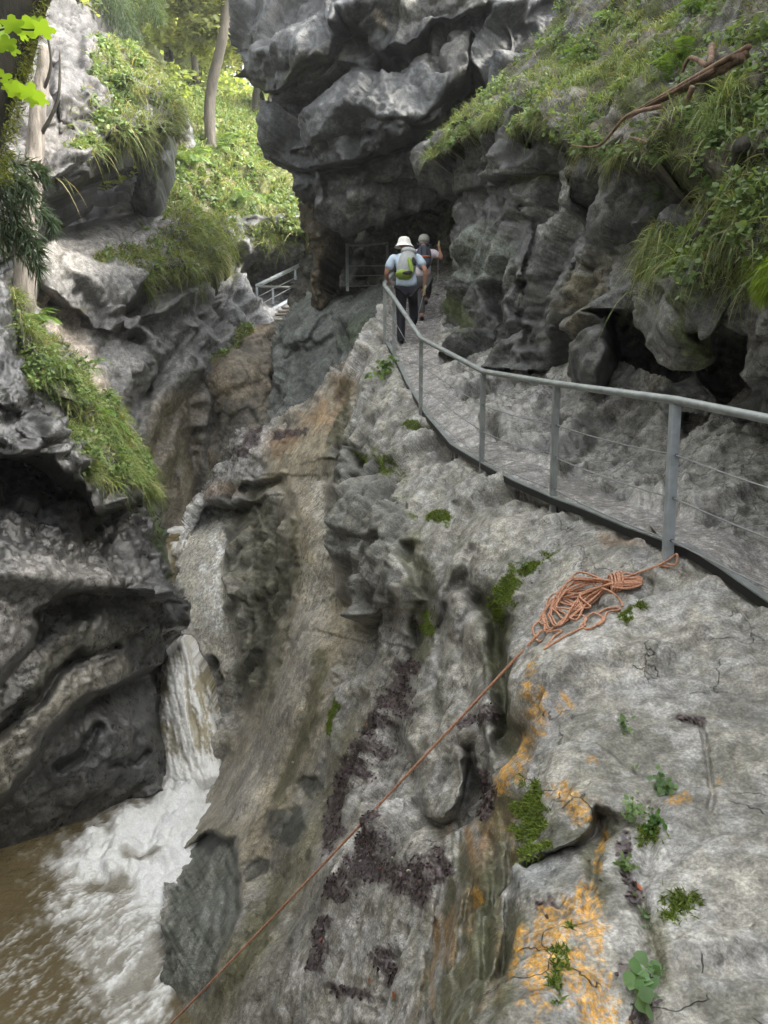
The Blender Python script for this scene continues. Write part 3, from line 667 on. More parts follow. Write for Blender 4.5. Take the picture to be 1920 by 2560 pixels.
D_.step([(600, 160), (622, 174), (660, 216), (687, 231), (745, 197), (768, 166), (830, 154), (853, 112), (880, 73), (869, 40)], .8, 80, 5, -1)
D_.bump(705, 110, 120, 100, 10, .7); D_.bump(900, 60, 60, 70, 0, .4)
D_.bump(985, 275, 190, 115, 12, .9)
D_.step([(700, 320), (790, 290), (830, 247), (853, 220), (880, 200), (946, 166), (977, 135)], .6, 60, 5, 1)
D_.step([(1170, 262), (1116, 305), (1023, 359), (946, 386), (830, 425), (800, 430)], .75, 60, 5, 1)
D_.step([(930, 150), (977, 128), (1019, 124), (1062, 89), (1100, 54), (1177, 42), (1260, 30)], 1.0, 150, 9, -1)
D_.groove([(1193, 110), (1185, 170), (1181, 226)], .5, 9); D_.groove([(1210, 200), (1150, 262), (1110, 310), (1020, 372)], .8, 16)
D_.groove([(700, 425), (760, 432), (800, 430), (907, 413), (977, 374), (1045, 355)], .5, 9)
D_.step([(690, 260), (740, 255), (770, 230), (850, 190), (910, 160)], .4, 60, 6, -1)
D_.step([(786, 430), (786, 475), (785, 545)], .45, 60, 4, -1); D_.step([(760, 400), (790, 380), (830, 345), (880, 330), (960, 340)], .3, 40, 5, -1)
D_.step([(700, 380), (740, 360), (775, 370), (790, 400), (770, 420)], .3, 50, 5, -1)
D_.bump(880, 490, 140, 55, -5, .3)
D_.displace(.95, 1.05, .38, .03, kk=(.55, .32, .14))
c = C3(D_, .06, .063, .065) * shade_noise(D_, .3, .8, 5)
lt = sstep(.05, .5, fbm(D_.pos / .28, 4, 66)); c = lay(c, lt, (.12, .124, .128), .55)
c = lay(c, D_.area([(985, 140), (1062, 92), (1177, 48), (1195, 220), (1150, 250), (1070, 190)], 12, 14, 1), (.085, .08, .07), .7)
c = lay(c, D_.ell(775, 180, 26, 20, 0, .6, .8, 2), (.06, .08, .02), .8); c = lay(c, D_.ell(835, 170, 60, 30, -20, .6, .8, 3), (.17, .155, .12), .6); c = lay(c, D_.ell(1000, 470, 160, 45, -8, .6, .6, 4), (.17, .165, .145), .5)
c = lay(c, D_.ell(964, 60, 10, 14, 0, .4, .3, 5), (.36, .30, .24), .8); c = lay(c, D_.area([(980, -40), (1300, -40), (1200, 40), (1090, 40), (990, 110)], 20, 20, 6), (.17, .165, .15), .6)
rg = np.clip(.62 + .12 * fbm(D_.pos / .3, 3, 8), .3, .9)
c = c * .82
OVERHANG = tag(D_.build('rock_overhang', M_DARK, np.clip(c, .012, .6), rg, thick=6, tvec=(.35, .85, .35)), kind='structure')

# ------------------------------------------------------------------ the dark gallery under it
ctrl = [(700, 500, 21.5), (730, 520, 20.5), (870, 600, 20), (1000, 600, 19), (1100, 560, 17.4), (1130, 700, 16.2), (1000, 720, 18.8), (870, 740, 19.2), (740, 760, 21), (1250, 480, 15), (1250, 900, 14)]
poly = [(740, 440), (1300, 420), (1300, 920), (1060, 920), (960, 820), (740, 830), (735, 700), (770, 600)]
Gb = Relief((700, 1300, 420, 920), 5, ctrl, poly, warp=10, seed=5)
Gb.groove([(930, 620), (950, 720), (900, 800)], .8, 30); Gb.bump(970, 660, 60, 80, 0, .5, True); Gb.bump(1090, 600, 60, 70, 0, .4, True)
Gb.displace(1.1, .8, .3, .08)
c = C3(Gb, .10, .095, .078) * shade_noise(Gb, .3, .6, 5)
tag(Gb.build('gallery_wall', M_DARK, np.clip(c, .012, .6), np.full(Gb.U.shape, .7), thick=2.5, tvec=(.3, .95, 0)), kind='structure')
# brown root-hung pillar at the mouth of the gallery
ctrl = [(740, 520, 16.9), (800, 540, 16.7), (860, 600, 17.6), (800, 700, 17.6), (760, 780, 18.0), (840, 760, 18.2), (740, 640, 17.6)]
poly = [(735, 505), (860, 535), (845, 600), (818, 640), (805, 700), (815, 770), (775, 790), (772, 700), (786, 640), (756, 570)]
Pi = Relief((700, 880, 480, 800), 3.6, ctrl, poly, warp=10, seed=6)
Pi.rim([(735, 505), (756, 570), (786, 640), (772, 700), (775, 790)], 16, .4); Pi.rim([(845, 600), (818, 640), (805, 700), (815, 770)], 16, .5)
Pi.displace(1.2, .5, .2, .08)
c = C3(Pi, .10, .082, .055) * shade_noise(Pi, .4, .4, 5)
tag(Pi.build('rock_pillar', M_DARK, np.clip(c, .012, .6), np.full(Pi.U.shape, .75), thick=1.5, tvec=(.2, .95, 0)), kind='structure')

# ------------------------------------------------------------------ F: far wall on the other bank, with its ledge
ctrl = [(80, 640, 15), (80, 700, 14.8), (250, 560, 18.4), (430, 560, 20), (400, 640, 18.4), (250, 680, 16.2), (250, 450, 21.8), (400, 450, 22.5), (120, 480, 20.5), (60, 330, 22), (430, 330, 23.5), (120, 780, 15), (200, 900, 14.6), (300, 1000, 15.2), (400, 1000, 16.5), (500, 900, 18.2), (560, 800, 20.5), (650, 700, 24.6), (780, 600, 24.6), (780, 820, 24),
 (450, 1200, 17.4), (400, 1330, 17.8), (330, 1150, 15.8), (560, 1000, 19.4), (250, 800, 16), (450, 790, 18.4), (640, 560, 24), (540, 600, 22), (470, 650, 19), (560, 1250, 19), (40, 1000, 13.5), (200, 1200, 14.5), (30, 560, 15.5)]
poly = [(-80, 560), (60, 300), (470, 300), (520, 480), (640, 480), (820, 480), (820, 900), (700, 1100), (600, 1380), (350, 1380), (100, 1250), (-80, 1100)]
Fw = Relief((-70, 820, 290, 1390), 4, ctrl, poly, warp=10, seed=7)
Fw.step([(30, 640), (64, 675), (120, 725), (191, 785), (278, 831), (320, 800)], 1.1, 90, 5, -1)
Fw.step([(300, 810), (324, 767), (370, 715), (440, 690), (520, 690), (545, 650), (560, 600)], 1.7, 85, 6, -1)
Fw.bump(420, 770, 120, 34, -24, .9); Fw.bump(500, 730, 50, 40, -20, .4)
Fw.step([(290, 870), (370, 800), (450, 760), (540, 700)], .8, 70, 10, -1)
for ln, a_, w_ in [([(450, 850), (370, 960), (310, 1080)], .55, 26), ([(520, 930), (430, 1050), (370, 1170)], .5, 24), ([(480, 820), (440, 900), (340, 1010)], .4, 20), ([(500, 1000), (460, 1120), (410, 1240)], .45, 22), ([(240, 860), (290, 950), (300, 1010)], .3, 18), ([(190, 830), (220, 930), (280, 1020)], .2, 20), ([(490, 1060), (480, 1180), (500, 1300)], .5, 20),
        ([(600, 600), (560, 700), (540, 820)], .7, 20), ([(660, 600), (620, 680), (640, 760)], .5, 20), ([(120, 620), (240, 640), (330, 620)], .12, 14)]: Fw.groove(ln, a_, w_)
Fw.bump(600, 640, 60, 40, -30, .6, True); Fw.bump(690, 640, 60, 50, 0, .5, True); Fw.bump(600, 760, 45, 70, 10, .6, True)
Fw.smooth = np.clip(Fw.area([(200, 800), (330, 1000), (450, 900), (600, 950), (560, 1380), (300, 1300), (120, 1000)], 50, 30, 1) * .8 + .7 * Fw.area([(60, 620), (250, 540), (430, 540), (400, 640), (300, 680), (150, 690)], 20, 14, 2), 0, 1)
Fw.step([(20, 660), (80, 618), (150, 578), (250, 550), (350, 536), (440, 535)], 3.2, 400, 8, 1, ends=False)
Fw.displace(.9, 1.0, .34, .05, flute=((.5, .2, .85), .5, .16))
c = C3(Fw, .17, .167, .163) * shade_noise(Fw, .3, .8, 5)
c = lay(c, Fw.area([(60, 620), (250, 540), (430, 540), (410, 650), (330, 690), (150, 700)], 14, 12, 3), (.27, .26, .25), .85)
c = lay(c, Fw.area([(80, 700), (200, 800), (290, 1010), (240, 1020), (100, 800)], 20, 16, 4), (.33, .28, .23), .75)
c = lay(c, Fw.area([(400, 1000), (500, 960), (520, 1100), (480, 1360), (370, 1330), (340, 1130)], 30, 20, 5), (.25, .21, .16), .7)
c = lay(c, Fw.area([(560, 560), (800, 540), (800, 860), (560, 840)], 20, 20, 6), (.21, .215, .225), .7)
c = lay(c, Fw.ell(185, 775, 26, 8, 0, .5, .6, 7), (.22, .22, .03), .8)
c = lay(c, Fw.area([(20, 640), (80, 612), (150, 572), (250, 545), (350, 530), (440, 530), (440, 280), (20, 280)], 8, 10, 8), (.035, .034, .034), .93)  # darkness of the cave interior painted into the wall colour
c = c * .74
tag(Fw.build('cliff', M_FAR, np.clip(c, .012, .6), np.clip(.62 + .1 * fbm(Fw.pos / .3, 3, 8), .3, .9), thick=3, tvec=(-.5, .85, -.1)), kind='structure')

# ------------------------------------------------------------------ F2: the roof boulder over the ledge (the cave beneath is real space)
ctrl = [(60, 600, 13.2), (110, 500, 13.9), (235, 440, 14.9), (345, 345, 16.2), (450, 300, 17.4), (430, 200, 18.8), (300, 150, 18.3), (200, 90, 17.8), (100, 300, 14.8), (200, 300, 15.7), (300, 300, 16.3), (-80, 500, 12.2), (-80, -80, 16), (120, -80, 19.5), (300, -80, 21), (40, 420, 13.6), (-360, 400, 11), (-360, -80, 14)]
poly = [(-90, 640), (40, 640), (62, 590), (72, 530), (110, 506), (170, 480), (235, 446), (262, 380), (290, 352), (345, 350), (395, 330), (430, 335), (452, 300), (440, 255), (400, 190), (330, 120), (260, 40), (200, -90), (-370, -90), (-370, 640)]
Fr = Relief((-350, 470, -80, 650), 4, ctrl, poly, warp=9, seed=8)
Fr.rim([(40, 640), (62, 590), (72, 530), (110, 506), (170, 480), (235, 446), (262, 380), (290, 352), (345, 350), (395, 330), (430, 335), (452, 300)], 30, 1.3)
Fr.rim([(452, 300), (440, 255), (400, 190), (330, 120), (260, 40), (200, -90)], 60, 1.5)
Fr.step([(110, 470), (190, 420), (260, 350), (300, 330)], .4, 50, 5, -1); Fr.groove([(130, 140), (110, 250), (140, 340)], .5, 14); Fr.bump(180, 400, 70, 40, -30, .4, True); Fr.bump(150, 250, 60, 70, 0, .3, True); Fr.groove([(100, 330), (150, 345), (190, 320)], .3, 8)
Fr.displace(.9, .9, .30, .05)
c = C3(Fr, .105, .10, .097) * shade_noise(Fr, .3, .7, 5)
c = lay(c, Fr.ell(100, 420, 46, 120, 10, .6, .6, 1), (.14, .127, .115), .6); c = lay(c, Fr.ell(230, 400, 80, 40, -30, .6, .6, 2), (.19, .19, .19), .7)
c = lay(c, Fr.lin([(20, 650), (62, 590), (72, 530), (110, 506), (170, 480), (235, 446), (262, 380), (290, 352), (345, 350), (395, 330)], 30, .35, .35, 9), (.045, .042, .04), .92)  # shade on the roof's underside painted near-black along the lower rim
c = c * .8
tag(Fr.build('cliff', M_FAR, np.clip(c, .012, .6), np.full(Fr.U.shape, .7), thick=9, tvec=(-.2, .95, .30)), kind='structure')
ctrl = [(330, 340, 18.3), (430, 330, 18.8), (425, 450, 18.8), (375, 530, 18.3), (330, 510, 18.5), (380, 430, 18.0)]
poly = [(318, 300), (440, 300), (432, 400), (420, 460), (385, 520), (360, 530), (320, 505), (345, 440)]
Fp = Relief((300, 450, 280, 550), 3.6, ctrl, poly, warp=8, seed=9)
Fp.rim([(440, 300), (432, 400), (420, 460), (385, 520), (360, 530), (320, 505)], 30, .8); Fp.rim([(320, 505), (345, 440), (318, 300)], 24, .5)
Fp.displace(1.2, .7, .25, .07)
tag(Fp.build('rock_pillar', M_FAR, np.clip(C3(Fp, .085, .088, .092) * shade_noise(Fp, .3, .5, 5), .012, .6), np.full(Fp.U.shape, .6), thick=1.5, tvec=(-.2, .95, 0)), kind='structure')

# ------------------------------------------------------------------ grassy bank on the far side and the wooded hillside behind
ctrl = [(330, 540, 20), (480, 690, 20), (560, 650, 21.5), (700, 600, 23.5), (800, 570, 24), (400, 400, 24), (500, 330, 27), (600, 300, 30), (720, 330, 31), (720, 480, 26.5), (550, 480, 24.5), (420, 540, 21), (560, 240, 34)]
poly = [(320, 560), (340, 520), (380, 440), (420, 370), (440, 310), (460, 262), (560, 240), (760, 240), (840, 600), (760, 590), (700, 575), (660, 560), (640, 590), (600, 560), (560, 640), (520, 675), (470, 690), (400, 655), (360, 610)]
Bk = Relief((310, 840, 230, 700), 4, ctrl, poly, warp=14, seed=10)
Bk.rim([(360, 610), (400, 655), (470, 690), (520, 675), (560, 640), (600, 560), (640, 590), (660, 560), (700, 575), (760, 590)], 24, .6)
Bk.displace(.9, .9, .3, .14)
c = C3(Bk, .11, .115, .05) * shade_noise(Bk, .4, .6, 5)
Bk.rk = sstep(.3, .6, fbm(Bk.pos / .8, 4, 19)); c = lay(c, Bk.rk, (.17, .15, .12), .7)
tag(Bk.build('grassy_bank', M_EARTH, np.clip(c, .012, .5), np.full(Bk.U.shape, .9), thick=4, tvec=(-.1, .8, -.6)), kind='structure')
ctrl = [(-100, 420, 26), (300, 330, 30), (480, 320, 34), (700, 330, 38), (900, 330, 40), (-100, -100, 38), (300, -100, 48), (700, -50, 75), (900, -50, 80), (300, 120, 36), (550, 150, 50), (700, 200, 52), (100, 150, 31)]
poly = [(-120, 600), (-120, -120), (330, -120), (420, 30), (520, 110), (600, 200), (650, 245), (700, 262), (1000, 300), (1000, 600)]
Hl = Relief((-120, 1000, -120, 600), 8, ctrl, poly, warp=16, seed=12)
Hl.displace(1.5, 2.2, .8, .3)
c = C3(Hl, .10, .115, .045) * shade_noise(Hl, .4, 1.2, 5)
c = lay(c, sstep(.25, .55, fbm(Hl.pos / 1.6, 4, 19)), (.22, .20, .17), .7)
tag(Hl.build('hillside', M_EARTH, np.clip(c, .012, .5), np.full(Hl.U.shape, .9), thick=10, tvec=(-.2, .8, -.6)), kind='structure')

# ------------------------------------------------------------------ G: near wall on the left, hollowed by the stream
ctrl = [(-380, 2380, 7.6), (-380, 1500, 6.7), (-380, 800, 8.2), (445, 1985, 11.45), (309, 2045, 10.85), (231, 2096, 10.3), (166, 2121, 10.0), (60, 2175, 9.5), (-80, 2230, 9.0), (-80, 1800, 8), (100, 1800, 8.8), (300, 1800, 10.2), (420, 1800, 11.4), (-80, 1500, 8), (100, 1500, 8.8), (300, 1500, 10.0), (434, 1470, 11.6), (469, 1551, 11.6), (417, 1655, 11.8), (-80, 1200, 8.2), (150, 1200, 9), (300, 1200, 10.2),
 (393, 1227, 11.4), (336, 1088, 11.2), (220, 960, 10.5), (100, 900, 9.8), (-80, 900, 9), (35, 770, 10.5), (-80, 700, 10.5), (278, 1007, 11), (170, 1050, 9.8)]
poly = [(-390, 640), (-90, 660), (0, 725), (62, 770), (120, 830), (190, 900), (225, 960), (278, 1005), (330, 1080), (345, 1120), (372, 1204), (395, 1227), (402, 1310), (422, 1389), (436, 1450), (478, 1512), (474, 1562), (440, 1610), (424, 1630), (428, 1678), (408, 1730), (396, 1786), (428, 1875), (450, 1948), (440, 2010), (320, 2080), (240, 2130), (180, 2170), (60, 2230), (-90, 2290), (-390, 2440)]
Gl = Relief((-370, 500, 640, 2440), 3.8, ctrl, poly, warp=6, seed=13)
Gl.rim([(0, 725), (62, 770), (190, 900), (278, 1005), (330, 1080), (372, 1204), (395, 1227), (402, 1310), (422, 1389), (436, 1450), (478, 1512), (474, 1562), (424, 1630), (428, 1678), (396, 1786), (428, 1875), (450, 1948)], 70, 1.0)
Gl.step([(-60, 1150), (77, 1149), (127, 1188), (208, 1219), (247, 1288), (330, 1250), (380, 1225)], 1.9, 150, 6, -1, ends=False)
Gl.bump(170, 1440, 220, 45, 4, .5)
Gl.step([(-60, 1790), (0, 1709), (23, 1670), (73, 1616), (93, 1566), (85, 1524), (95, 1508), (127, 1495), (185, 1479), (270, 1477), (310, 1482)], .8, 150, 5, -1, ends=False)
Gl.step([(-60, 2080), (0, 2002), (66, 1925), (127, 1824), (212, 1747), (340, 1685), (430, 1640)], .75, 260, 6, -1, ends=False)
Gl.groove([(-40, 1880), (20, 1817), (96, 1747), (162, 1666), (270, 1631), (315, 1612)], .35, 12)
Gl.step([(-40, 1900), (20, 1830), (96, 1757), (162, 1676), (240, 1640)], .25, 40, 8, 1)
Gl.bump(290, 1850, 60, 70, 10, .3); Gl.bump(245, 1948, 50, 46, 0, .25)
Gl.groove([(130, 1930), (210, 1880), (262, 1800)], .25, 12); Gl.groove([(250, 1910), (330, 1905), (370, 1870)], .2, 10); Gl.step([(190, 2075), (300, 2025), (430, 1975)], .3, 60, 5, -1)
Gl.bump(390, 1990, 50, 22, -20, .3)
Gl.step([(0, 770), (90, 900), (150, 1000), (240, 1060)], .4, 80, 8, -1); Gl.bump(40, 960, 60, 80, 0, .4, True); Gl.bump(110, 1060, 70, 50, 0, .4, True); Gl.bump(20, 1100, 50, 40, 0, .3, True)
Gl.bump(400, 1500, 60, 60, 20, .3); Gl.groove([(480, 1510), (450, 1580), (400, 1600)], .3, 12)
sm = Gl.area([(-100, 1370), (280, 1400), (300, 1480), (330, 1600), (430, 1700), (450, 2000), (-100, 2300)], 50, 20, 1)
Gl.smooth = .6 * sm
Gl.displace(.95, .7, .24, .05, flute=((.75, .35, .55), .36, .09))
c = C3(Gl, .085, .085, .085) * shade_noise(Gl, .3, .7, 5)
c = lay(c, Gl.area([(-90, 1380), (270, 1410), (300, 1470), (130, 1490), (85, 1520), (80, 1600), (0, 1690), (-90, 1780)], 16, 14, 2), (.165, .16, .158), .8)
c = lay(c, Gl.area([(-90, 1960), (0, 1830), (90, 1780), (160, 1690), (290, 1640), (340, 1680), (220, 1740), (130, 1820), (60, 1930), (-40, 2040)], 14, 14, 3), (.19, .178, .15), .8)
c = lay(c, Gl.area([(100, 1640), (180, 1560), (330, 1560), (420, 1600), (300, 1620), (160, 1660), (60, 1780)], 14, 14, 4), (.10, .10, .08), .6)
c = lay(c, Gl.area([(-90, 2050), (40, 2000), (200, 1960), (440, 1960), (440, 2020), (240, 2130), (-90, 2300)], 20, 16, 5), (.085, .08, .07), .7)
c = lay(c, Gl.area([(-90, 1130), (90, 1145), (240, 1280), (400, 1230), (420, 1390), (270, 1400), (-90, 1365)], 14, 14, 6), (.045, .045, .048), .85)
GM = np.maximum(Gl.lin([(380, 1280), (405, 1370), (425, 1430)], 16, .5, .7, 1), Gl.lin([(345, 1100), (385, 1200), (390, 1250)], 12, .5, .7, 2))
c = lay(c, GM, (.07, .10, .03), .8)
Gl.vm = Gl.area([(20, 740), (110, 780), (200, 880), (250, 960), (290, 1010), (345, 1090), (390, 1230), (300, 1210), (200, 1180), (150, 1090), (170, 1040), (90, 960), (60, 880)], 14, 20, 7)
c = lay(c, Gl.vm, (.07, .075, .03), .7)
rg = np.clip(.36 + .12 * fbm(Gl.pos / .3, 3, 8), .25, .9)
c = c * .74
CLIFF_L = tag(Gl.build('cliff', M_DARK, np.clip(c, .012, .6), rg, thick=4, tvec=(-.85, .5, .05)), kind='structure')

# ------------------------------------------------------------------ the two boulders wedged under the far stairs
ctrl = [(677, 850, 18.2), (760, 750, 18.8), (870, 725, 18.7), (960, 735, 17.4), (960, 800, 16), (833, 937, 16.2), (741, 1018, 16.6), (683, 1060, 17), (760, 880, 17.2), (850, 820, 17)]
poly = [(677, 850), (690, 810), (730, 775), (770, 742), (830, 727), (900, 722), (985, 728), (1000, 800), (940, 880), (870, 950), (780, 1030), (700, 1085), (665, 1075), (672, 1010), (690, 930), (672, 890)]
B1 = Relief((650, 1010, 700, 1100), 3.6, ctrl, poly, warp=6, seed=14)
B1.rim([(672, 1010), (690, 930), (672, 890), (677, 850), (690, 810), (730, 775), (770, 742), (830, 727), (900, 722)], 44, .8)
B1.groove([(690, 920), (740, 880), (790, 870), (840, 830)], .2, 8); B1.step([(700, 870), (770, 850), (800, 800), (850, 780)], .25, 60, 6, -1); B1.bump(760, 830, 70, 60, 0, .3); B1.groove([(900, 740), (860, 820), (880, 890)], .2, 10)
B1.displace(.6, .9, .28, .05)
c = C3(B1, .155, .165, .155) * shade_noise(B1, .25, .6, 5); c = lay(c, B1.ell(900, 840, 50, 40, -40, .6, .7, 1), (.06, .09, .03), .5)
BOULDER1 = tag(B1.build('boulder', M_ROCK, np.clip(c, .012, .6), np.full(B1.U.shape, .65), thick=2.2, tvec=(.1, .98, -.1)), 'large grey green boulder wedged under the gallery beside the path', 'boulder')
ctrl = [(487, 900, 19.5), (560, 830, 20.3), (620, 810, 21.5), (695, 815, 21), (677, 950, 18.8), (683, 1050, 18.2), (602, 1090, 18), (510, 1170, 18.2), (500, 1050, 19), (590, 930, 18.2)]
poly = [(487, 905), (500, 880), (560, 833), (590, 812), (640, 806), (700, 806), (706, 840), (690, 900), (694, 960), (690, 1070), (620, 1090), (545, 1160), (508, 1180), (500, 1100), (512, 1040), (492, 985), (486, 940)]
B2 = Relief((470, 720, 790, 1200), 3.6, ctrl, poly, warp=6, seed=15)
B2.rim([(508, 1180), (500, 1100), (512, 1040), (492, 985), (486, 940), (487, 905), (500, 880), (560, 833), (590, 812), (640, 806)], 40, .9); B2.rim([(706, 840), (690, 900), (694, 960), (690, 1070)], 20, .5)
B2.step([(590, 860), (640, 850), (690, 850)], .2, 40, 5, -1); B2.groove([(505, 1010), (580, 980), (660, 960)], .12, 10)
B2.displace(.5, .9, .26, .05)
c = C3(B2, .185, .155, .115) * shade_noise(B2, .3, .6, 5); c = lay(c, B2.ell(580, 1080, 90, 60, -40, .7, .5, 1), (.12, .115, .105), .8); c = lay(c, B2.lin([(495, 900), (560, 850), (610, 815)], 22, .6, .8, 2), (.13, .125, .035), .8); c = lay(c, B2.ell(640, 825, 34, 14, 0, .5, .5, 3), (.36, .25, .16), .8)
B2.vm = B2.lin([(495, 900), (560, 850), (610, 825)], 20, .5, .6, 4)
BOULDER2 = tag(B2.build('boulder', M_ROCK, np.clip(c, .012, .6), np.full(B2.U.shape, .65), thick=2.2, tvec=(.0, .98, -.1)), 'brown tinged boulder with a mossy crown below the far stairs', 'boulder')
# ------------------------------------------------------------------ small-object mesh building
class MB:
    def __init__(s): s.v = []; s.f = []; s.n = 0
    def add(s, verts, faces):
        s.v += [tuple(map(float, q)) for q in verts]; s.f += [tuple(i + s.n for i in q) for q in faces]; s.n += len(verts); return s
    def tube(s, pts, r, seg=10, cap=True, flat=1.0, up=None):
        pts = [Vector(p) for p in pts]; n = len(pts)
        rr = [r] * n if isinstance(r, (int, float)) else list(r)
        vs = []; t0 = None; ref = None
        for i, p in enumerate(pts):
            t = (pts[min(i + 1, n - 1)] - pts[max(i - 1, 0)]).normalized()
            if ref is None:
                ref = Vector(up) if up is not None else (Vector((0, 0, 1)) if abs(t.z) < .9 else Vector((1, 0, 0)))
            elif up is None:
                pass
            a = t.cross(ref); a = a.normalized() if a.length > 1e-6 else Vector((1, 0, 0))
            b = a.cross(t).normalized()
            if up is None: ref = b
            for k in range(seg):
                q = 2 * math.pi * k / seg
                vs.append(p + a * (math.cos(q) * rr[i]) + b * (math.sin(q) * rr[i] * flat))
        fs = [(i * seg + k, i * seg + (k + 1) % seg, (i + 1) * seg + (k + 1) % seg, (i + 1) * seg + k) for i in range(n - 1) for k in range(seg)]
        if cap: fs += [tuple(range(seg))[::-1], tuple((n - 1) * seg + k for k in range(seg))]
        return s.add(vs, fs)
    def sweep(s, pts, prof, up=(0, 0, 1), closed=True):
        """profile (side, up) carried along the points, the side axis horizontal"""
        pts = [Vector(p) for p in pts]; n = len(pts); m = len(prof); vs = []
        U = Vector(up)
        for i, p in enumerate(pts):
            t = (pts[min(i + 1, n - 1)] - pts[max(i - 1, 0)]).normalized()
            a = t.cross(U).normalized(); b = a.cross(t).normalized()
            vs += [p + a * x + b * y for x, y in prof]
        fs = [(i * m + k, i * m + (k + 1) % m, (i + 1) * m + (k + 1) % m, (i + 1) * m + k) for i in range(n - 1) for k in range(m)]
        fs += [tuple(range(m))[::-1], tuple((n - 1) * m + k for k in range(m))]
        return s.add(vs, fs)
    def lathe(s, prof, c=(0, 0, 0), seg=20, sx=1, sy=1):
        vs = []; m = len(prof)
        for r, z in prof:
            for k in range(seg):
                q = 2 * math.pi * k / seg
                vs.append((c[0] + r * math.cos(q) * sx, c[1] + r * math.sin(q) * sy, c[2] + z))
        fs = [(i * seg + k, i * seg + (k + 1) % seg, (i + 1) * seg + (k + 1) % seg, (i + 1) * seg + k) for i in range(m - 1) for k in range(seg)]
        fs += [tuple(range(seg))[::-1], tuple((m - 1) * seg + k for k in range(seg))]
        return s.add(vs, fs)
    def box(s, c, h, M=None):
        vs = [Vector((x * h[0], y * h[1], z * h[2])) for x in (-1, 1) for y in (-1, 1) for z in (-1, 1)]
        if M is not None: vs = [M @ v for v in vs]
        vs = [v + Vector(c) for v in vs]
        return s.add(vs, [(0, 1, 3, 2), (4, 6, 7, 5), (0, 4, 5, 1), (2, 3, 7, 6), (0, 2, 6, 4), (1, 5, 7, 3)])
    def build(s, name, mat, parent=None, smooth=True, bevel=0, sub=0):
        me = bpy.data.meshes.new(name); me.from_pydata(s.v, [], s.f); me.update()
        me.polygons.foreach_set('use_smooth', [smooth] * len(me.polygons))
        bm = bmesh.new(); bm.from_mesh(me); bmesh.ops.recalc_face_normals(bm, faces=bm.faces); bm.to_mesh(me); bm.free()
        me.materials.append(mat)
        o = bpy.data.objects.new(name, me); COL.objects.link(o)
        if bevel:
            b = o.modifiers.new('bevel', 'BEVEL'); b.width = bevel; b.segments = 2; b.limit_method = 'ANGLE'
        if sub:
            b = o.modifiers.new('sub', 'SUBSURF'); b.levels = sub; b.render_levels = sub
        if parent is not None: o.parent = parent
        return o

def smooth_path(pts, n=8):
    pts = [Vector(p) for p in pts]; out = []
    for i in range(len(pts) - 1):
        p0, p1, p2, p3 = pts[max(i - 1, 0)], pts[i], pts[i + 1], pts[min(i + 2, len(pts) - 1)]
        for k in range(n):
            t = k / n
            out.append(.5 * ((2 * p1) + (p2 - p0) * t + (2 * p0 - 5 * p1 + 4 * p2 - p3) * t * t + (3 * p1 - p0 - 3 * p2 + p3) * t ** 3))
    return out + [pts[-1]]

def sample(R, u, v):
    """point and normal of a relief at a photo position"""
    x = (np.asarray(u, float) - R.U[0, 0]) / R.step_px; y = (np.asarray(v, float) - R.V[0, 0]) / R.step_px
    i = np.clip(np.round(y).astype(int), 0, R.U.shape[0] - 1); j = np.clip(np.round(x).astype(int), 0, R.U.shape[1] - 1)
    return R.pos[i, j], R.N[i, j]

def on(R, u, v, lift=0.0):
    p, n = sample(R, u, v)
    return Vector(p + n * lift)

# ------------------------------------------------------------------ plants made of many blades / leaves (numpy)
def scatter(R, mask, count, r=rng):
    """points spread evenly over the real surface where mask > 0"""
    du = np.diff(R.pos, axis=1)[:-1]; dv = np.diff(R.pos, axis=0)[:, :-1]
    ar = np.linalg.norm(np.cross(du, dv), axis=-1)
    w = ar * np.clip(mask[:-1, :-1], 0, 1) * R.inside[:-1, :-1]
    w = np.minimum(w, np.percentile(w[w > 0], 97) if (w > 0).any() else 1)
    f = w.ravel().cumsum(); k = np.searchsorted(f, r.random(count) * f[-1])
    i, j = np.unravel_index(np.clip(k, 0, w.size - 1), w.shape)
    a = r.random((count, 1)); b = r.random((count, 1))
    p = R.pos[i, j] * (1 - a) * (1 - b) + R.pos[i, j + 1] * a * (1 - b) + R.pos[i + 1, j] * (1 - a) * b + R.pos[i + 1, j + 1] * a * b
    return p, R.N[i, j], R.U[i, j], R.V[i, j]

def unit(a): return a / (np.linalg.norm(a, axis=-1, keepdims=True) + 1e-12)

def blades(p, n, length, width, droop=.6, lean=.7, up=.6, seg=4, r=rng):
    k = len(p)
    L = length * (.5 + .9 * r.random((k, 1))); W = width * (.6 + .8 * r.random((k, 1)))
    d = unit(n * .5 + np.array([0, 0, up]) + lean * r.normal(size=(k, 3)) * .55)
    side = unit(np.cross(d, r.normal(size=(k, 3))))
    g = droop * (.5 + r.random((k, 1)))
    vs = []
    for s in range(seg + 1):
        t = s / seg
        c = p + L * (t * d + np.array([0, 0, -1.0]) * g * t * t)
        w = W * (1 - t ** 1.7) * .5 + W * .03
        vs.append(c - side * w); vs.append(c + side * w)
    V = np.stack(vs, 1).reshape(-1, 3)
    b = np.arange(k)[:, None] * (2 * (seg + 1))
    q = np.concatenate([np.stack([b[:, 0] + 2 * s, b[:, 0] + 2 * s + 1, b[:, 0] + 2 * s + 3, b[:, 0] + 2 * s + 2], 1) for s in range(seg)])
    return V, q, 2 * (seg + 1)

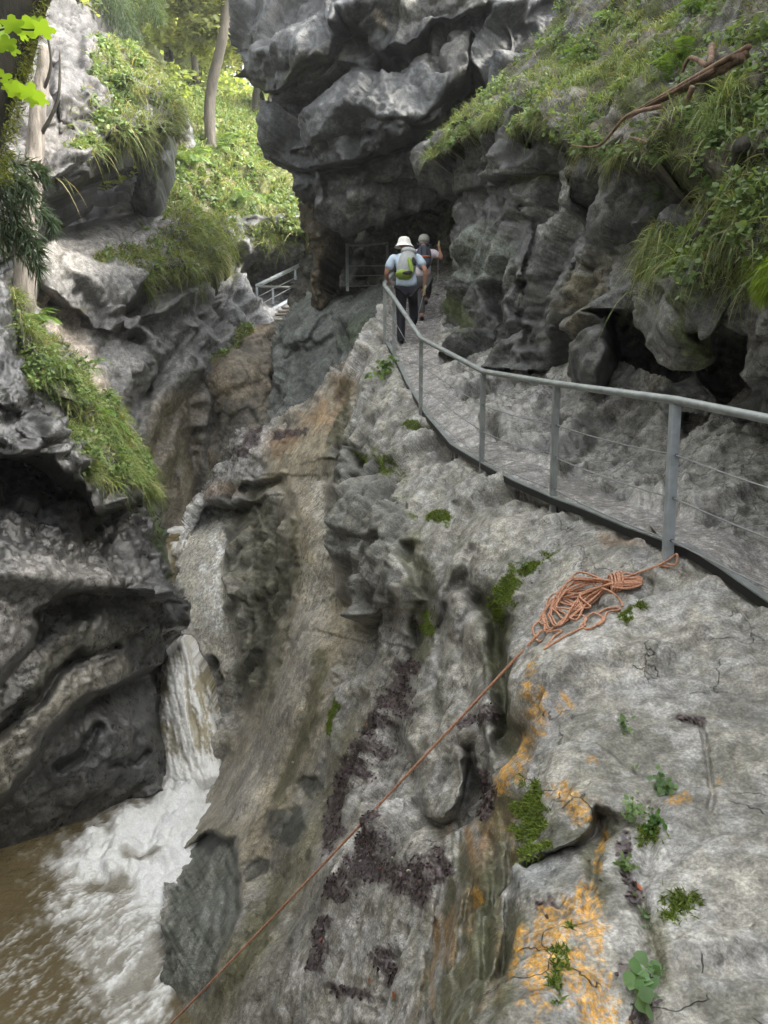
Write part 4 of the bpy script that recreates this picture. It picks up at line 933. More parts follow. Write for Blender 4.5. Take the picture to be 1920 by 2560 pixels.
def leaves(p, n, size, r=rng, tilt=.7, aspect=.6, rand=1.0, fold=.12):
    """pointed leaf = two quads with a fold along the midrib; 6 verts"""
    k = len(p)
    S = size * (.55 + .9 * r.random((k, 1)))
    nn = unit(n + tilt * r.normal(size=(k, 3)))
    a = unit(np.cross(nn, r.normal(size=(k, 3)))); b = np.cross(nn, a)
    W = S * aspect * .5
    base = p; tip = p + a * S; mid1 = p + a * S * .33; mid2 = p + a * S * .7
    dn = -nn * S * fold
    vs = [base, mid1 + b * W + dn, mid2 + b * W * .8 + dn, tip + dn * .8, mid2 - b * W * .8 + dn, mid1 - b * W + dn]
    V = np.stack(vs, 1).reshape(-1, 3)
    o = np.arange(k) * 6
    q = np.concatenate([np.stack([o, o + 1, o + 2, o + 3], 1), np.stack([o, o + 3, o + 4, o + 5], 1)])
    return V, q, 6

def veg(name, parts, mat, parent=None):
    """parts: list of (V, q, nper, colours per item)"""
    vv, qq, cc, n = [], [], [], 0
    for V, q, m, c in parts:
        vv.append(V); qq.append(q + n); cc.append(np.repeat(c, m, 0)); n += len(V)
    return mesh_np(name, np.concatenate(vv), np.concatenate(qq), mat, np.clip(np.concatenate(cc), .004, .9), None, parent)

def cols(k, a, b, var=.3, r=rng):
    t = r.random((k, 1)) ; c = np.array(a) * (1 - t) + np.array(b) * t
    return c * (1 + var * (r.random((k, 1)) - .5) * 2)

def clumpy(p, sc, seed=0, lo=-.25, hi=.25): return sstep(lo, hi, fbm(p / sc, 3, seed))
# ================================================================== WATER
def water_material(name):
    m, nt, b, out = nodes(name)
    at = N(nt, 'ShaderNodeAttribute', attribute_name='paint'); fo = N(nt, 'ShaderNodeAttribute', attribute_name='rgh')
    geo = N(nt, 'ShaderNodeNewGeometry')
    n1 = N(nt, 'ShaderNodeTexNoise', i_Scale=40, i_Detail=5, i_Roughness=.7); nt.links.new(geo.outputs['Position'], n1.inputs['Vector'])
    c = mulc(nt, at.outputs['Color'], ramp(nt, n1.outputs['Fac'], [(.3, (.8, .8, .8)), (.5, (1, 1, 1)), (.7, (1.15, 1.15, 1.15))]))
    nt.links.new(c, b.inputs['Base Color']); nt.links.new(fo.outputs['Fac'], b.inputs['Roughness'])
    b.inputs['IOR'].default_value = 1.33; b.inputs['Specular IOR Level'].default_value = .5
    n2 = N(nt, 'ShaderNodeTexNoise', i_Scale=9, i_Detail=4, i_Roughness=.6, i_Distortion=.6); nt.links.new(geo.outputs['Position'], n2.inputs['Vector'])
    h = mathn(nt, 'ADD', mathn(nt, 'MULTIPLY', n2.outputs['Fac'], .05), mathn(nt, 'MULTIPLY', n1.outputs['Fac'], .012))
    bp = N(nt, 'ShaderNodeBump', i_Strength=.8, i_Distance=1.0); nt.links.new(h, bp.inputs['Height']); nt.links.new(bp.outputs[0], b.inputs['Normal'])
    return m
M_WATER = water_material('river_water')
M_FALL = water_material('falling_water')
for n_ in M_FALL.node_tree.nodes:
    if n_.type == 'BUMP': n_.inputs['Strength'].default_value = .12
BROWN, FOAM = np.array((.125, .098, .050)), np.array((.86, .86, .84))

def project(p):
    x, y, z = p[..., 0], p[..., 1], p[..., 2]
    dz = y * CPI - z * SPI; uy = y * SPI + z * CPI
    return 960 + F * x / dz, 1280 - F * uy / dz

def grid_mesh(name, X, Y, Z, mat, c, rg, keep=None, parent=None):
    nr, nc = X.shape; idx = np.arange(nr * nc).reshape(nr, nc)
    q = np.stack([idx[:-1, :-1].ravel(), idx[:-1, 1:].ravel(), idx[1:, 1:].ravel(), idx[1:, :-1].ravel()], 1)
    return mesh_np(name, np.stack([X, Y, Z], -1).reshape(-1, 3), q, mat, c.reshape(-1, 3), rg.ravel(), parent)

X, Y = np.meshgrid(np.arange(-9, 1.4, .022), np.arange(3.0, 13.2, .025))
p0 = np.stack([X, Y, X * 0 + WATER_Z], -1)
U_, V_ = project(p0)
class G_: pass
gg = G_(); gg.U, gg.V = U_, V_
area_ = lambda poly, soft, rough, k=1: Relief.area(gg, poly, soft, rough, k)
flow = np.stack([X * .9 + Y * .25, Y * .55 - X * .3], -1)
q3 = np.stack([X / .55, Y / .95, X * 0], -1); q3 = q3 + .55 * np.stack([fbm(q3 * .8, 3, 4), fbm(q3 * .8, 3, 5), X * 0], -1)
lace = 1 - np.abs(fbm(q3, 3, 8, .5)) / .26
lace2 = 1 - np.abs(fbm(q3 * 2.3, 3, 9, .5)) / .30
strong = area_([(420, 1900), (580, 1900), (560, 1980), (490, 2140), (455, 2260), (400, 2300), (330, 2210), (250, 2190), (170, 2170), (235, 2090), (330, 2030), (430, 1975)], 34, 26)
mid = area_([(560, 1930), (460, 2230), (420, 2560), (300, 2620), (190, 2400), (150, 2250), (140, 2160), (320, 2020)], 60, 60, 2)
loose = area_([(480, 2100), (460, 2640), (60, 2640), (-30, 2420), (60, 2300), (140, 2170)], 80, 80, 3)
fl_s, fl_t = -(X * .42 + Y * .91), (X * .91 - Y * .42)      # along and across the current
fq = np.stack([fl_s / .85, fl_t / .30, X * 0], -1); fq = fq + .35 * np.stack([fbm(q3, 3, 4), fbm(q3, 3, 5), X * 0], -1)
streak = sstep(-.35, .65, fbm(fq, 5, 8, .6)); thin = np.clip(1 - np.abs(fbm(fq * 1.4, 4, 9, .6)) / .22, 0, 1); bub = sstep(-.2, .6, fbm(np.stack([X / .07, Y / .08, X * 0], -1), 3, 62, .6))
foam = np.clip(1.25 * strong * (.78 + .28 * streak) + mid * (.26 + .75 * streak * (.55 + .45 * bub) + .30 * thin) + loose * (.30 * streak * bub + .34 * thin ** 2), 0, 1)
eddy = np.maximum(area_([(215, 2200), (310, 2185), (330, 2220), (280, 2245), (210, 2230)], 10, 10, 5), area_([(300, 2140), (410, 2130), (400, 2160), (310, 2165)], 10, 8, 6))
foam *= (1 - .75 * eddy)
fsp = sstep(.3, .8, fbm(np.stack([X / .05, Y / .07, X * 0], -1), 2, 15)); foam = np.clip(foam + .4 * fsp * loose * (1 - foam) * sstep(-.1, .4, fbm(q3, 2, 19)), 0, 1)
Z = WATER_Z + .05 * fbm(np.stack([X / .5, Y / .7, X * 0], -1), 3, 3) * (.3 + strong + mid) + .10 * strong * (.5 + fbm(np.stack([X / .25, Y / .3, X * 0], -1), 3, 6)) + .03 * foam
cw = BROWN * (1 - foam[..., None]) + FOAM * foam[..., None]
cw *= (1 + .14 * fbm(q3 * .6, 3, 23))[..., None]
RIVER = tag(grid_mesh('river', X, Y, Z, M_WATER, np.clip(cw, .01, .85), np.clip(.12 + .6 * foam, 0, 1)), kind='structure')

# upper pool behind the near wall
X, Y = np.meshgrid(np.arange(-8, -2.5, .05), np.arange(14.3, 20.5, .05))
q3 = np.stack([X / .3, Y / .4, X * 0], -1)
U_, V_ = project(np.stack([X, Y, X * 0 - 2.9], -1)); gg.U, gg.V = U_, V_
fo = np.clip(area_([(340, 1290), (480, 1290), (470, 1325), (400, 1335), (340, 1330)], 10, 8) + .7 * sstep(.1, .5, fbm(q3, 4, 3)), 0, 1)
dr_ = np.clip(15.9 - Y, 0, None); fo = np.clip(fo + sstep(0, .5, dr_) * sstep(-.3, .4, fbm(np.stack([X / .12, Y / .5, X * 0], -1), 3, 31)), 0, 1)
tag(grid_mesh('river', X, Y, -2.9 - 1.5 * dr_ ** 1.3 + .05 * fbm(q3, 3, 3), M_WATER, BROWN * 1.5 * (1 - fo[..., None]) + FOAM * fo[..., None], .15 + .5 * fo), kind='structure')

# the fall between the walls
ctrl = [(455, 1590, 13.1), (409, 1639, 13.0), (513, 1690, 12.5), (544, 1790, 12.1), (560, 1885, 11.65), (548, 1950, 11.5), (436, 1950, 11.7), (420, 1870, 11.9), (394, 1780, 12.4), (470, 1760, 12.0), (480, 1660, 12.6), (490, 1860, 11.6)]
poly = [(448, 1590), (470, 1596), (488, 1632), (513, 1690), (530, 1740), (545, 1790), (556, 1850), (572, 1900), (590, 2000), (410, 2000), (395, 1900), (385, 1786), (400, 1728), (402, 1680), (400, 1640)]
Wf = Relief((370, 600, 1570, 2000), 2.6, ctrl, poly, warp=7, wscale=45, seed=16)
wq = np.stack([Wf.U / 20 - Wf.V / 110, Wf.V / 110, Wf.U * 0], -1); wq = wq + .35 * np.stack([fbm(wq, 2, 51), fbm(wq, 2, 52), Wf.U * 0], -1)
st = fbm(wq, 5, 3, .62)
ed_ = sstep(0, 26, pl_dist(Wf.U, Wf.V, poly, True)[0])
Wf.D += .25 * (1 - ed_) ** 2
Wf.D -= ed_ * .05 * st + ed_ * .012 * fbm(np.stack([Wf.U / 9, Wf.V / 12, Wf.U * 0], -1), 3, 13)
Wf.bump(480, 1950, 90, 40, 0, .3)
Wf.pos = P(Wf.U, Wf.V, Wf.D); Wf.N = Wf.normals()
f1 = sstep(-.45, .6, st + .5 * fbm(np.stack([Wf.U / 7, Wf.V / 13, Wf.U * 0], -1), 4, 23, .65)); f1 = np.clip(f1 + Wf.ell(480, 1620, 60, 44, 0, .6, .5, 1) * .5 + Wf.ell(500, 1960, 100, 60, 0, .6, .5, 2) + Wf.lin([(450, 1680), (445, 1800), (470, 1880)], 24, .8, .6, 3) * .5, 0, 1)
cw = np.array((.34, .30, .20)) * (1 - f1[..., None]) + np.array((.82, .81, .78)) * f1[..., None]
tag(Wf.build('waterfall', M_FALL, np.clip(cw, .01, .85), np.clip(.10 + .3 * f1, 0, 1), thick=.4, tvec=(0, 1, 0)), kind='structure')
# thin seep running down the pale rock beside it
for ln in [[(545, 1325), (542, 1400), (536, 1460), (545, 1530)], [(512, 1400), (510, 1470), (520, 1540)]]:
    pass

# ================================================================== RAILINGS, STAIRS, ROPE
def steel(name, c, rough=.48, metal=.25):
    m = flat_material(name, c, rough, metal, .3, 9, .0015); nt = m.node_tree; b = [n for n in nt.nodes if n.type == 'BSDF_PRINCIPLED'][0]
    tc = N(nt, 'ShaderNodeTexCoord'); n = N(nt, 'ShaderNodeTexNoise', i_Scale=5, i_Detail=8, i_Roughness=.75); nt.links.new(tc.outputs['Object'], n.inputs['Vector'])
    old = b.inputs['Base Color'].links[0].from_socket; mx = N(nt, 'ShaderNodeMix', data_type='RGBA'); mx.inputs[7].default_value = (.13, .085, .05, 1)
    nt.links.new(ramp(nt, n.outputs['Fac'], [(.56, (0, 0, 0)), (.70, (.75, .75, .75))]), mx.inputs[0]); nt.links.new(old, mx.inputs[6]); nt.links.new(mx.outputs[2], b.inputs['Base Color'])
    return m
M_STEEL = steel('galvanised_steel', (.27, .29, .285))
M_STEELB = steel('pale_steel_post', (.38, .42, .45))
M_TOE = flat_material('dark_toe_plate', (.018, .018, .018), .5, .3, .3, 10)
M_WIRE = flat_material('steel_wire', (.30, .31, .31), .5, .4, .1)
M_OLDSTEEL = flat_material('weathered_steel', (.34, .35, .33), .6, .3, .3, 16, .001)
M_BOLT = flat_material('bolt', (.1, .1, .1), .5, .5, .1)
RP = [(2340, 1160, 3.0), (2010, 1066, 3.95), (1920, 1047, 4.2), (1693, 1001, 4.75), (1393, 960, 6.3), (1209, 929, 7.8), (1053, 846, 10.1), (985, 745, 11.9), (961, 713, 12.6), (976, 690, 13.2), (984, 684, 13.9)]
rail = [PV(*q) for q in RP]
posts = [((1693, 1008, 4.75), 1445, .027), ((1393, 965, 6.3), 1296, .025), ((1209, 934, 7.8), 1203, .025), ((1053, 851, 10.1), 1062, .025), ((985, 750, 11.9), 918, .025), ((962, 718, 12.6), 890, .025)]
rl = empty('path_railing', (rail[3].x, rail[3].y, on(A, 1682, 1440).z))
tag(rl, 'grey steel handrail with posts and wires running up beside the path', 'railing')
inv = -rl.location
mb = MB()
pr = [(.032 * math.cos(2 * math.pi * k / 12) * (1.05), 0.027 * math.sin(2 * math.pi * k / 12)) for k in range(12)]
mb.sweep([q + inv for q in rail], pr)
mb.build('handrail', M_STEEL, rl)
pb = []
for k, (t, vb, hw) in enumerate(posts):
    top = PV(*t); rx, rz = ray(t[0], vb)
    bot = Vector((top.x, top.y, float(rz) * top.y - .07))
    pb.append((top, bot))
    mb = MB()
    # angle-iron post: two plates
    mb.box((top + bot) / 2 + inv, (hw, .006, (top.z - bot.z) / 2)); mb.box((top + bot) / 2 + inv + Vector((-hw + .006, .034, 0)), (.006, .028, (top.z - bot.z) / 2))
    o = mb.build('post', M_STEELB if k == 0 else M_STEEL, rl, smooth=False, bevel=.003)
    bb = MB()
    foot = MB(); foot.box(Vector((bot.x, bot.y + .01, bot.z + .075)) + inv, (.055, .045, .006)); foot.build('base_plate', M_STEEL, o, smooth=False)
    for fr in (.27, .50, .73):
        c = top.lerp(bot, fr) + inv + Vector((.004, -.011, 0)); bb = MB(); bb.tube([c, c + Vector((0, -.012, 0))], .009, 6)
        if k < 3: bb.build('bolt', M_BOLT, o)

wfr = (.27, .50, .73)
ends = [(PV(2300, 1148, 3.08), PV(2300, 1800, 3.08))] + pb
for fr in wfr:
    mb = MB(); pts = []
    for i in range(len(ends) - 1):
        a = ends[i][0].lerp(ends[i][1], fr); b = ends[i + 1][0].lerp(ends[i + 1][1], fr)
        for k in range(6):
            t = k / 6; pts.append(a.lerp(b, t) + Vector((0, -.012, -.02 * 4 * t * (1 - t))) + inv)
    pts.append(ends[-1][0].lerp(ends[-1][1], fr) + inv)
    mb.tube(pts, .0048, 6).build('wire', M_WIRE, rl)
KB = [(2320, 1811, 3.05), (2130, 1666, 3.5), (1960, 1541, 4.03), (1920, 1513, 4.17), (1805, 1432, 4.48), (1724, 1380, 4.66), (1683, 1368, 4.78), (1562, 1324, 5.36), (1470, 1284, 5.82), (1380, 1250, 6.28), (1285, 1208, 6.98), (1205, 1163, 7.78), (1128, 1116, 8.78), (1065, 1041, 9.93), (1018, 962, 11.0), (988, 898, 11.9), (966, 858, 12.6)]
kb = [PV(*q) + Vector((0, 0, .0)) for q in KB]
mb = MB(); mb.sweep([q + inv for q in kb], [(-.012, -.035), (.012, -.035), (.012, .018), (-.012, .018)]); mb.build('toe_plate', M_TOE, rl, smooth=False)
mb = MB(); mb.sweep([q + inv for q in kb], [(-.0145, .0205), (.046, .0205), (.046, .030), (-.0145, .030)]); mb.build('toe_flange', M_STEEL, rl, smooth=False)

# gallery railing, under the overhang
g0 = PV(868, 722, 18.4); gl_ = empty('gallery_railing', g0); tag(gl_, 'thin dark railing with one pale post in the shadowed gallery under the overhang', 'railing')
iv = -g0
mb = MB(); top = PV(868, 615, 18.4); mb.box((top + g0) / 2 + iv, (.035, .02, (top.z - g0.z) / 2 + .05)); mb.build('post', M_STEELB, gl_, smooth=False, bevel=.004)
mb = MB(); tp = PV(966, 612, 17.9); bt = PV(970, 725, 17.9); mb.box((tp + bt) / 2 + iv, (.03, .02, (tp.z - bt.z) / 2)); mb.build('post', M_OLDSTEEL, gl_, smooth=False, bevel=.004)
mb = MB(); mb.tube([q + iv for q in [PV(792, 664, 19.6), PV(830, 635, 18.9), PV(866, 613, 18.4), PV(920, 613, 18.2), PV(972, 607, 17.9)]], .026, 8); mb.build('handrail', M_OLDSTEEL, gl_)
mb = MB(); mb.tube([q + iv for q in [PV(866, 613, 18.4), PV(835, 588, 18.9), PV(800, 560, 19.6)]], .03, 8); mb.build('brace', M_OLDSTEEL, gl_)
for v0, v1 in ((690, 688), (716, 713), (665, 664)):
    mb = MB(); mb.tube([PV(868, v0, 18.4) + iv, PV(970, v1, 17.9) + iv], .011, 6); mb.build('wire', M_WIRE, gl_)

# the far stairs
s0 = PV(641, 803, 23.4); stt = empty('stair_railing', s0); tag(stt, 'pale steel railing around the far wooden stairs left of the pillar', 'railing'); iv = -s0
L = [((642, 715, 23.4), (640, 803, 23.4)), ((738, 672, 24.6), (736, 742, 24.6)), ((754, 716, 22.9), (752, 802, 22.9)), ((682, 718, 24.2), (681, 765, 24.2))]
for t, b in L:
    tp, bt = PV(*t), PV(*b); bt = Vector((tp.x, tp.y, bt.z - .1)); mb = MB(); mb.box((tp + bt) / 2 + iv, (.032, .02, (tp.z - bt.z) / 2)); mb.build('post', M_STEELB, stt, smooth=False)
for a, b, r_, m_ in [((642, 715, 23.4), (778, 649, 25.2), .06, M_STEELB), ((642, 716, 23.4), (754, 719, 22.9), .03, M_OLDSTEEL), ((641, 797, 23.4), (768, 724, 25.0), .06, M_STEELB), ((641, 798, 23.4), (754, 801, 22.9), .045, M_OLDSTEEL), ((754, 718, 22.9), (768, 705, 23.6), .028, M_OLDSTEEL)]:
    mb = MB(); mb.tube([PV(*a) + iv, PV(*b) + iv], r_, 8); mb.build('handrail', m_, stt)
for f_ in (.35, .62):
    a = PV(642, 715, 23.4).lerp(PV(641, 797, 23.4), f_); b = PV(778, 649, 25.2).lerp(PV(768, 724, 25.0), f_)
    mb = MB(); mb.tube([a + iv, b + iv], .014, 6); mb.build('wire', M_WIRE, stt)
M_TREAD = flat_material('pale_wood_tread', (.40, .37, .33), .7, 0, .25, 8)
fs = empty('stairs', PV(690, 802, 23.3)); tag(fs, 'pale weathered steps climbing behind the far railing', 'stairs'); iv = -fs.location
a0, a1 = PV(660, 800, 23.5), PV(748, 803, 23.0); b0, b1 = PV(738, 741, 25.2), PV(772, 737, 25.0)
for k in range(9):
    t = k / 8.; l, r_ = a0.lerp(b0, t), a1.lerp(b1, t); c = (l + r_) / 2
    M = Matrix.Rotation(math.atan2((r_ - l).y, (r_ - l).x), 3, 'Z')
    mb = MB(); mb.box(c + iv, ((r_ - l).length / 2, .13, .025), M); mb.build('tread', M_TREAD, fs, smooth=False, bevel=.006)
for e0, e1 in ((a0, b0), (a1, b1)):
    mb = MB(); mb.sweep([e0 + iv + Vector((0, 0, -.08)), e1 + iv + Vector((0, 0, -.08))], [(-.02, -.1), (.02, -.1), (.02, .04), (-.02, .04)]); mb.build('stringer', M_OLDSTEEL, fs, smooth=False)

# rope: coil beside the post and the line running down the rock
def rope_material():
    m, nt, b, out = nodes('orange_rope')
    tc = N(nt, 'ShaderNodeNewGeometry'); n = N(nt, 'ShaderNodeTexNoise', i_Scale=60, i_Detail=4); nt.links.new(tc.outputs['Position'], n.inputs['Vector'])
    c = ramp(nt, n.outputs['Fac'], [(.3, (.36, .165, .09)), (.5, (.52, .265, .165)), (.7, (.62, .37, .26))]); nt.links.new(c, b.inputs['Base Color']); b.inputs['Roughness'].default_value = .85
    bp = N(nt, 'ShaderNodeBump', i_Strength=.5, i_Distance=.004); nt.links.new(n.outputs['Fac'], bp.inputs['Height']); nt.links.new(bp.outputs[0], b.inputs['Normal'])
    return m
M_ROPE = rope_material()
RR = .0070
rp0 = on(A, 1480, 1500); rp = empty('rope', rp0); tag(rp, 'orange climbing rope coiled by the near post with one end running down the rock', 'rope'); iv = -rp0
rr_ = random.Random(3)
def strand(uv, lift0=.012, lift1=.03, n=7):
    pts = []
    for i, q in enumerate(uv):
        p = on(A, q[0], q[1]); pts.append(p + Vector((-.2, -.55, .8)) * (q[2] if len(q) > 2 else rr_.uniform(lift0, lift1)))
    return smooth_path(pts, n)
mb = MB()
for k in range(13):
    t = k / 12
    lu, lv = 1352 + 62 * t + rr_.uniform(-8, 8), 1530 - 44 * t + rr_.uniform(-14, 14); mu, mv = 1440 + rr_.uniform(-12, 12), 1475 + 34 * (1 - t) + rr_.uniform(-8, 8)
    lo_u, lo_v = 1360 + 110 * t + rr_.uniform(-12, 12), 1592 - 52 * t + rr_.uniform(-22, 14)
    h = .02 + .045 * rr_.random()
    mb.tube([q + iv for q in strand([(1528, 1462 + 14 * t, h), (mu + 20, mv - 14, h), (lu + 25, lv - 8, h), (lu, lv + 22, h * .6), ((lu + lo_u) / 2, (lv + lo_v) / 2 + 12, h * .5), (lo_u + 10, lo_v, h * .6), (mu + 22, mv + 26, h), (1532, 1470 + 12 * t, h)])], RR, 6)
for k in range(8):
    h = .02 + .05 * rr_.random(); e = rr_.uniform(-6, 6)
    mb.tube([q + iv for q in strand([(1530, 1464 + 3 * k, h), (1565, 1452 + 4.2 * k + e, h), (1596 + rr_.uniform(-6, 8), 1452 + 3 * k, h * .8), (1602, 1462 + 2 * k, h * .7), (1570, 1466 + 3.6 * k, h), (1532, 1470 + 2.4 * k, h)])], RR, 6)
mb.build('coil', M_ROPE, rp)
mb = MB()
for k in range(5):
    pts = []
    for j in range(15):
        q = 2 * math.pi * j / 14; c = on(A, 1526 + k * 6, 1474 - k * 1.5)
        pts.append(c + Vector((.012 * math.sin(q), .0, 0)) + Vector((.1, .62, .42)).normalized() * (.075 * math.cos(q)) + Vector((-.1, -.62, .8)).normalized() * (.035 + .042 * math.sin(q)) + iv)
    mb.tube(pts, RR, 6)
mb.build('wrap', M_ROPE, rp)
mb = MB(); mb.tube([q + iv for q in strand([(1530, 1470, .05), (1590, 1448, .04), (1650, 1424, .03), (1672, 1416, .03), (1695, 1410, .05), (1690, 1428, .03), (1668, 1424, .03)])], RR, 6)
pn = pb[0][1]
mb.tube([Vector((pn.x + .045 * math.cos(a_), pn.y + .02 + .05 * math.sin(a_), pn.z + .14 + .01 * math.sin(2 * a_))) + iv for a_ in [k * .45 for k in range(15)]], RR, 6)
mb.build('tie', M_ROPE, rp)
mb = MB()
mb.tube([q + iv for q in strand([(1508, 1470, .06), (1490, 1462, .06), (1490, 1480, .05), (1530, 1500, .04), (1552, 1510, .02), (1558, 1530, .01)])], RR, 6)
mb.tube([q + iv for q in strand([(1352, 1560, .03), (1343, 1590, .03), (1352, 1614, .03), (1390, 1588, .02), (1430, 1562, .02), (1462, 1556, .02), (1470, 1572, .015), (1462, 1590, .012), (1480, 1604, .012), (1504, 1592, .012), (1512, 1575, .014), (1490, 1562, .016), (1468, 1572, .018), (1466, 1596, .012), (1425, 1625, .012), (1378, 1655, .012)])], RR, 6)
mb.tube([q + iv for q in strand([(1500, 1596, .016), (1515, 1586, .014), (1522, 1562, .012), (1545, 1545, .012), (1550, 1536, .012), (1520, 1545, .012), (1504, 1562, .014)])], RR, 6)
mb.tube([q + iv for q in strand([(1375, 1600, .03), (1400, 1597, .02), (1412, 1600, .012), (1395, 1615, .012), (1382, 1650, .012)])], RR, 6)
mb.build('loose_loop', M_ROPE, rp)
a = on(A, 1358, 1606) + Vector((-.03, -.16, .10))
for dd in np.arange(6.3, 3.5, -.1):                  # the line is taut: it clears every rib of the rock on its way down
    b2 = PV(330, 2660, dd); q_ = np.array([tuple(a.lerp(b2, t)) for t in np.linspace(.03, .8, 120)]); uu, vv_ = project(q_)
    if (sample(A, uu, vv_)[0][:, 1] - q_[:, 1]).min() > .03: break
mb = MB(); mb.tube([a.lerp(b2, k / 40) + Vector((0, 0, -.02 * 4 * (k / 40) * (1 - k / 40))) + iv for k in range(41)], RR * 1.35, 7); mb.build('line', M_ROPE, rp)
# ================================================================== unseen rest of the gorge outside the frame: walls added to shade what is inside
def world_wall(name, line, z0, z1, lean, col, mat, nz=60, per=12, inward=None):
    pts = smooth_path([Vector((x, y, 0)) for x, y in line], per)
    xs = np.array([[p.x, p.y] for p in pts]); zz = np.linspace(z0, z1, nz)
    t = np.gradient(xs, axis=0); t /= np.linalg.norm(t, axis=1)[:, None]; nrm = np.stack([-t[:, 1], t[:, 0]], 1)
    Zg = np.repeat(zz[:, None], len(pts), 1); k = (zz - z0) / (z1 - z0)
    p = np.stack([xs[None, :, 0] + 0 * Zg, xs[None, :, 1] + 0 * Zg, Zg], -1)
    p[..., :2] += nrm[None] * (lean * k ** 1.5)[:, None, None]
    h = .5 * facets(p / 1.6, 3)[0] + .25 * facets(p / .6, 4)[0] + .5 * fbm(p / 2., 4, 5)
    p[..., :2] += nrm[None] * h[..., None]
    nr, nc = Zg.shape; idx = np.arange(nr * nc).reshape(nr, nc)
    q = np.stack([idx[:-1, :-1].ravel(), idx[1:, :-1].ravel(), idx[1:, 1:].ravel(), idx[:-1, 1:].ravel()], 1)
    c = np.tile(np.array(col), (nr * nc, 1)) * (1 + .3 * fbm(p / .8, 4, 9).reshape(-1, 1))
    return tag(mesh_np(name, p.reshape(-1, 3), q, mat, np.clip(c, .01, .6), np.full(nr * nc, .7)), kind='structure')
world_wall('cliff', [(-4.2, -9), (-5.5, -5), (-6.3, 0), (-6.6, 5), (-7.2, 9), (-9, 13)], -7.5, 7.5, -.6, (.14, .14, .135), M_DARK)
world_wall('cliff', [(8.5, 13), (6.5, 9.5), (5.2, 6.0), (4.9, 2), (4.8, -3), (4.2, -9)], -6, 7.5, .3, (.14, .14, .135), M_DARK)
world_wall('cliff', [(5, -9), (2, -10), (-1, -10.2), (-5, -9)], -7.5, 10, 0, (.14, .14, .135), M_DARK)
X, Y = np.meshgrid(np.linspace(-160, 160, 90), np.linspace(-80, 240, 90))
Zt = np.full_like(X, -7.6) + 26 * sstep(9, 60, np.abs(X + 3) - .12 * np.clip(Y, 0, 90)) * 1.0 + 30 * sstep(40, 160, Y)
Zt += 1.2 * fbm(np.stack([X / 14, Y / 14, X * 0], -1), 4, 3) * sstep(8, 16, np.abs(X + 3))
tag(grid_mesh('ground', X, Y, Zt, M_EARTH, np.tile(np.array((.08, .09, .035)), X.shape + (1,)), np.full(X.shape, .9)), kind='structure')

# ================================================================== GRASS, HERBS, LEAVES
M_GRASS = leaf_material('grass_blades', .35, .5)
M_LEAF = leaf_material('green_leaves', .45, .42)
M_FOREST = leaf_material('sunlit_leaves', .62, .5)
M_DEADLEAF = leaf_material('dead_leaves', .08, .34)
M_MOSS = leaf_material('moss_tufts', .25, .8)
G1, G2, G3 = (.12, .18, .055), (.23, .285, .11), (.26, .24, .12)       # deep green, yellow green, straw

def grass_on(R, name, mask, nb, L, W, nl, S, pal=(G1, G2), straw=.15, droop=.7, label=None, seed=1, lean=.7):
    parts = []
    if nb:
        p, n, u, v = scatter(R, mask, nb); c = cols(nb, *pal); st = (rng.random((nb, 1)) < straw); c = np.where(st, cols(nb, G3, (.34, .30, .15)), c)
        k = clumpy(p, .22, seed, -.3, .35)[:, None]; ln = L * (.45 + .85 * k)
        V, q, m = blades(p, n, ln, W, droop, lean); parts.append((V, q, m, c * (.7 + .5 * k)))
    if nl:
        mk = mask * clumpy(R.pos, .5, seed + 4, -.1, .25)
        p, n, u, v = scatter(R, mk, nl); p = p + n * (rng.random((nl, 1)) * .10) + np.array([0, 0, 1.]) * rng.random((nl, 1)) * .05
        V, q, m = leaves(p, unit(n * .5 + np.array([0, -.3, .8])), S, aspect=.7); parts.append((V, q, m, cols(nl, (.10, .165, .05), (.20, .28, .10), .35)))
    return tag(veg(name, parts, M_GRASS), label, kind='stuff')

# right-hand slope
mv = sstep(-.25, .12, fbm(Vg.pos / .7, 3, 29)) * (1 - .75 * Vg.rk)
bare = np.maximum(Vg.ell(1630, 300, 190, 55, -25, .4, .5, 1), .8 * Vg.ell(1660, 110, 120, 40, -10, .5, .6, 21)); top = Vg.ell(1850, 60, 120, 60, 0, .5, .5, 2)
mv = np.clip(mv * (1 - .85 * bare) * (1 - .5 * top) * sstep(-.25, .2, fbm(Vg.pos / .3, 3, 59)) + .04, 0, 1)
grass_on(Vg, 'grass', mv, 11000, .14, .0075, 11000, .05, straw=.2, seed=2)
tuft = np.maximum.reduce([Vg.ell(1600, 90, 90, 60, -10, .5, .5, 3), Vg.ell(1420, 220, 70, 50, 0, .5, .5, 4), Vg.ell(1560, 190, 60, 55, 0, .5, .5, 5), Vg.ell(1830, 300, 80, 80, 0, .5, .5, 6), Vg.ell(1890, 540, 60, 130, 0, .5, .5, 7), Vg.ell(1390, 300, 50, 30, 0, .5, .5, 8), Vg.ell(1180, 310, 90, 24, -25, .5, .5, 9), Vg.ell(1100, 360, 50, 22, -40, .5, .5, 10)])
tuft = tuft * (1 - bare)
grass_on(Vg, 'grass', tuft * sstep(-.15, .25, fbm(Vg.pos / .35, 3, 61)), 12000, .26, .0085, 0, .05, straw=.12, droop=.95, seed=5, lean=.5)
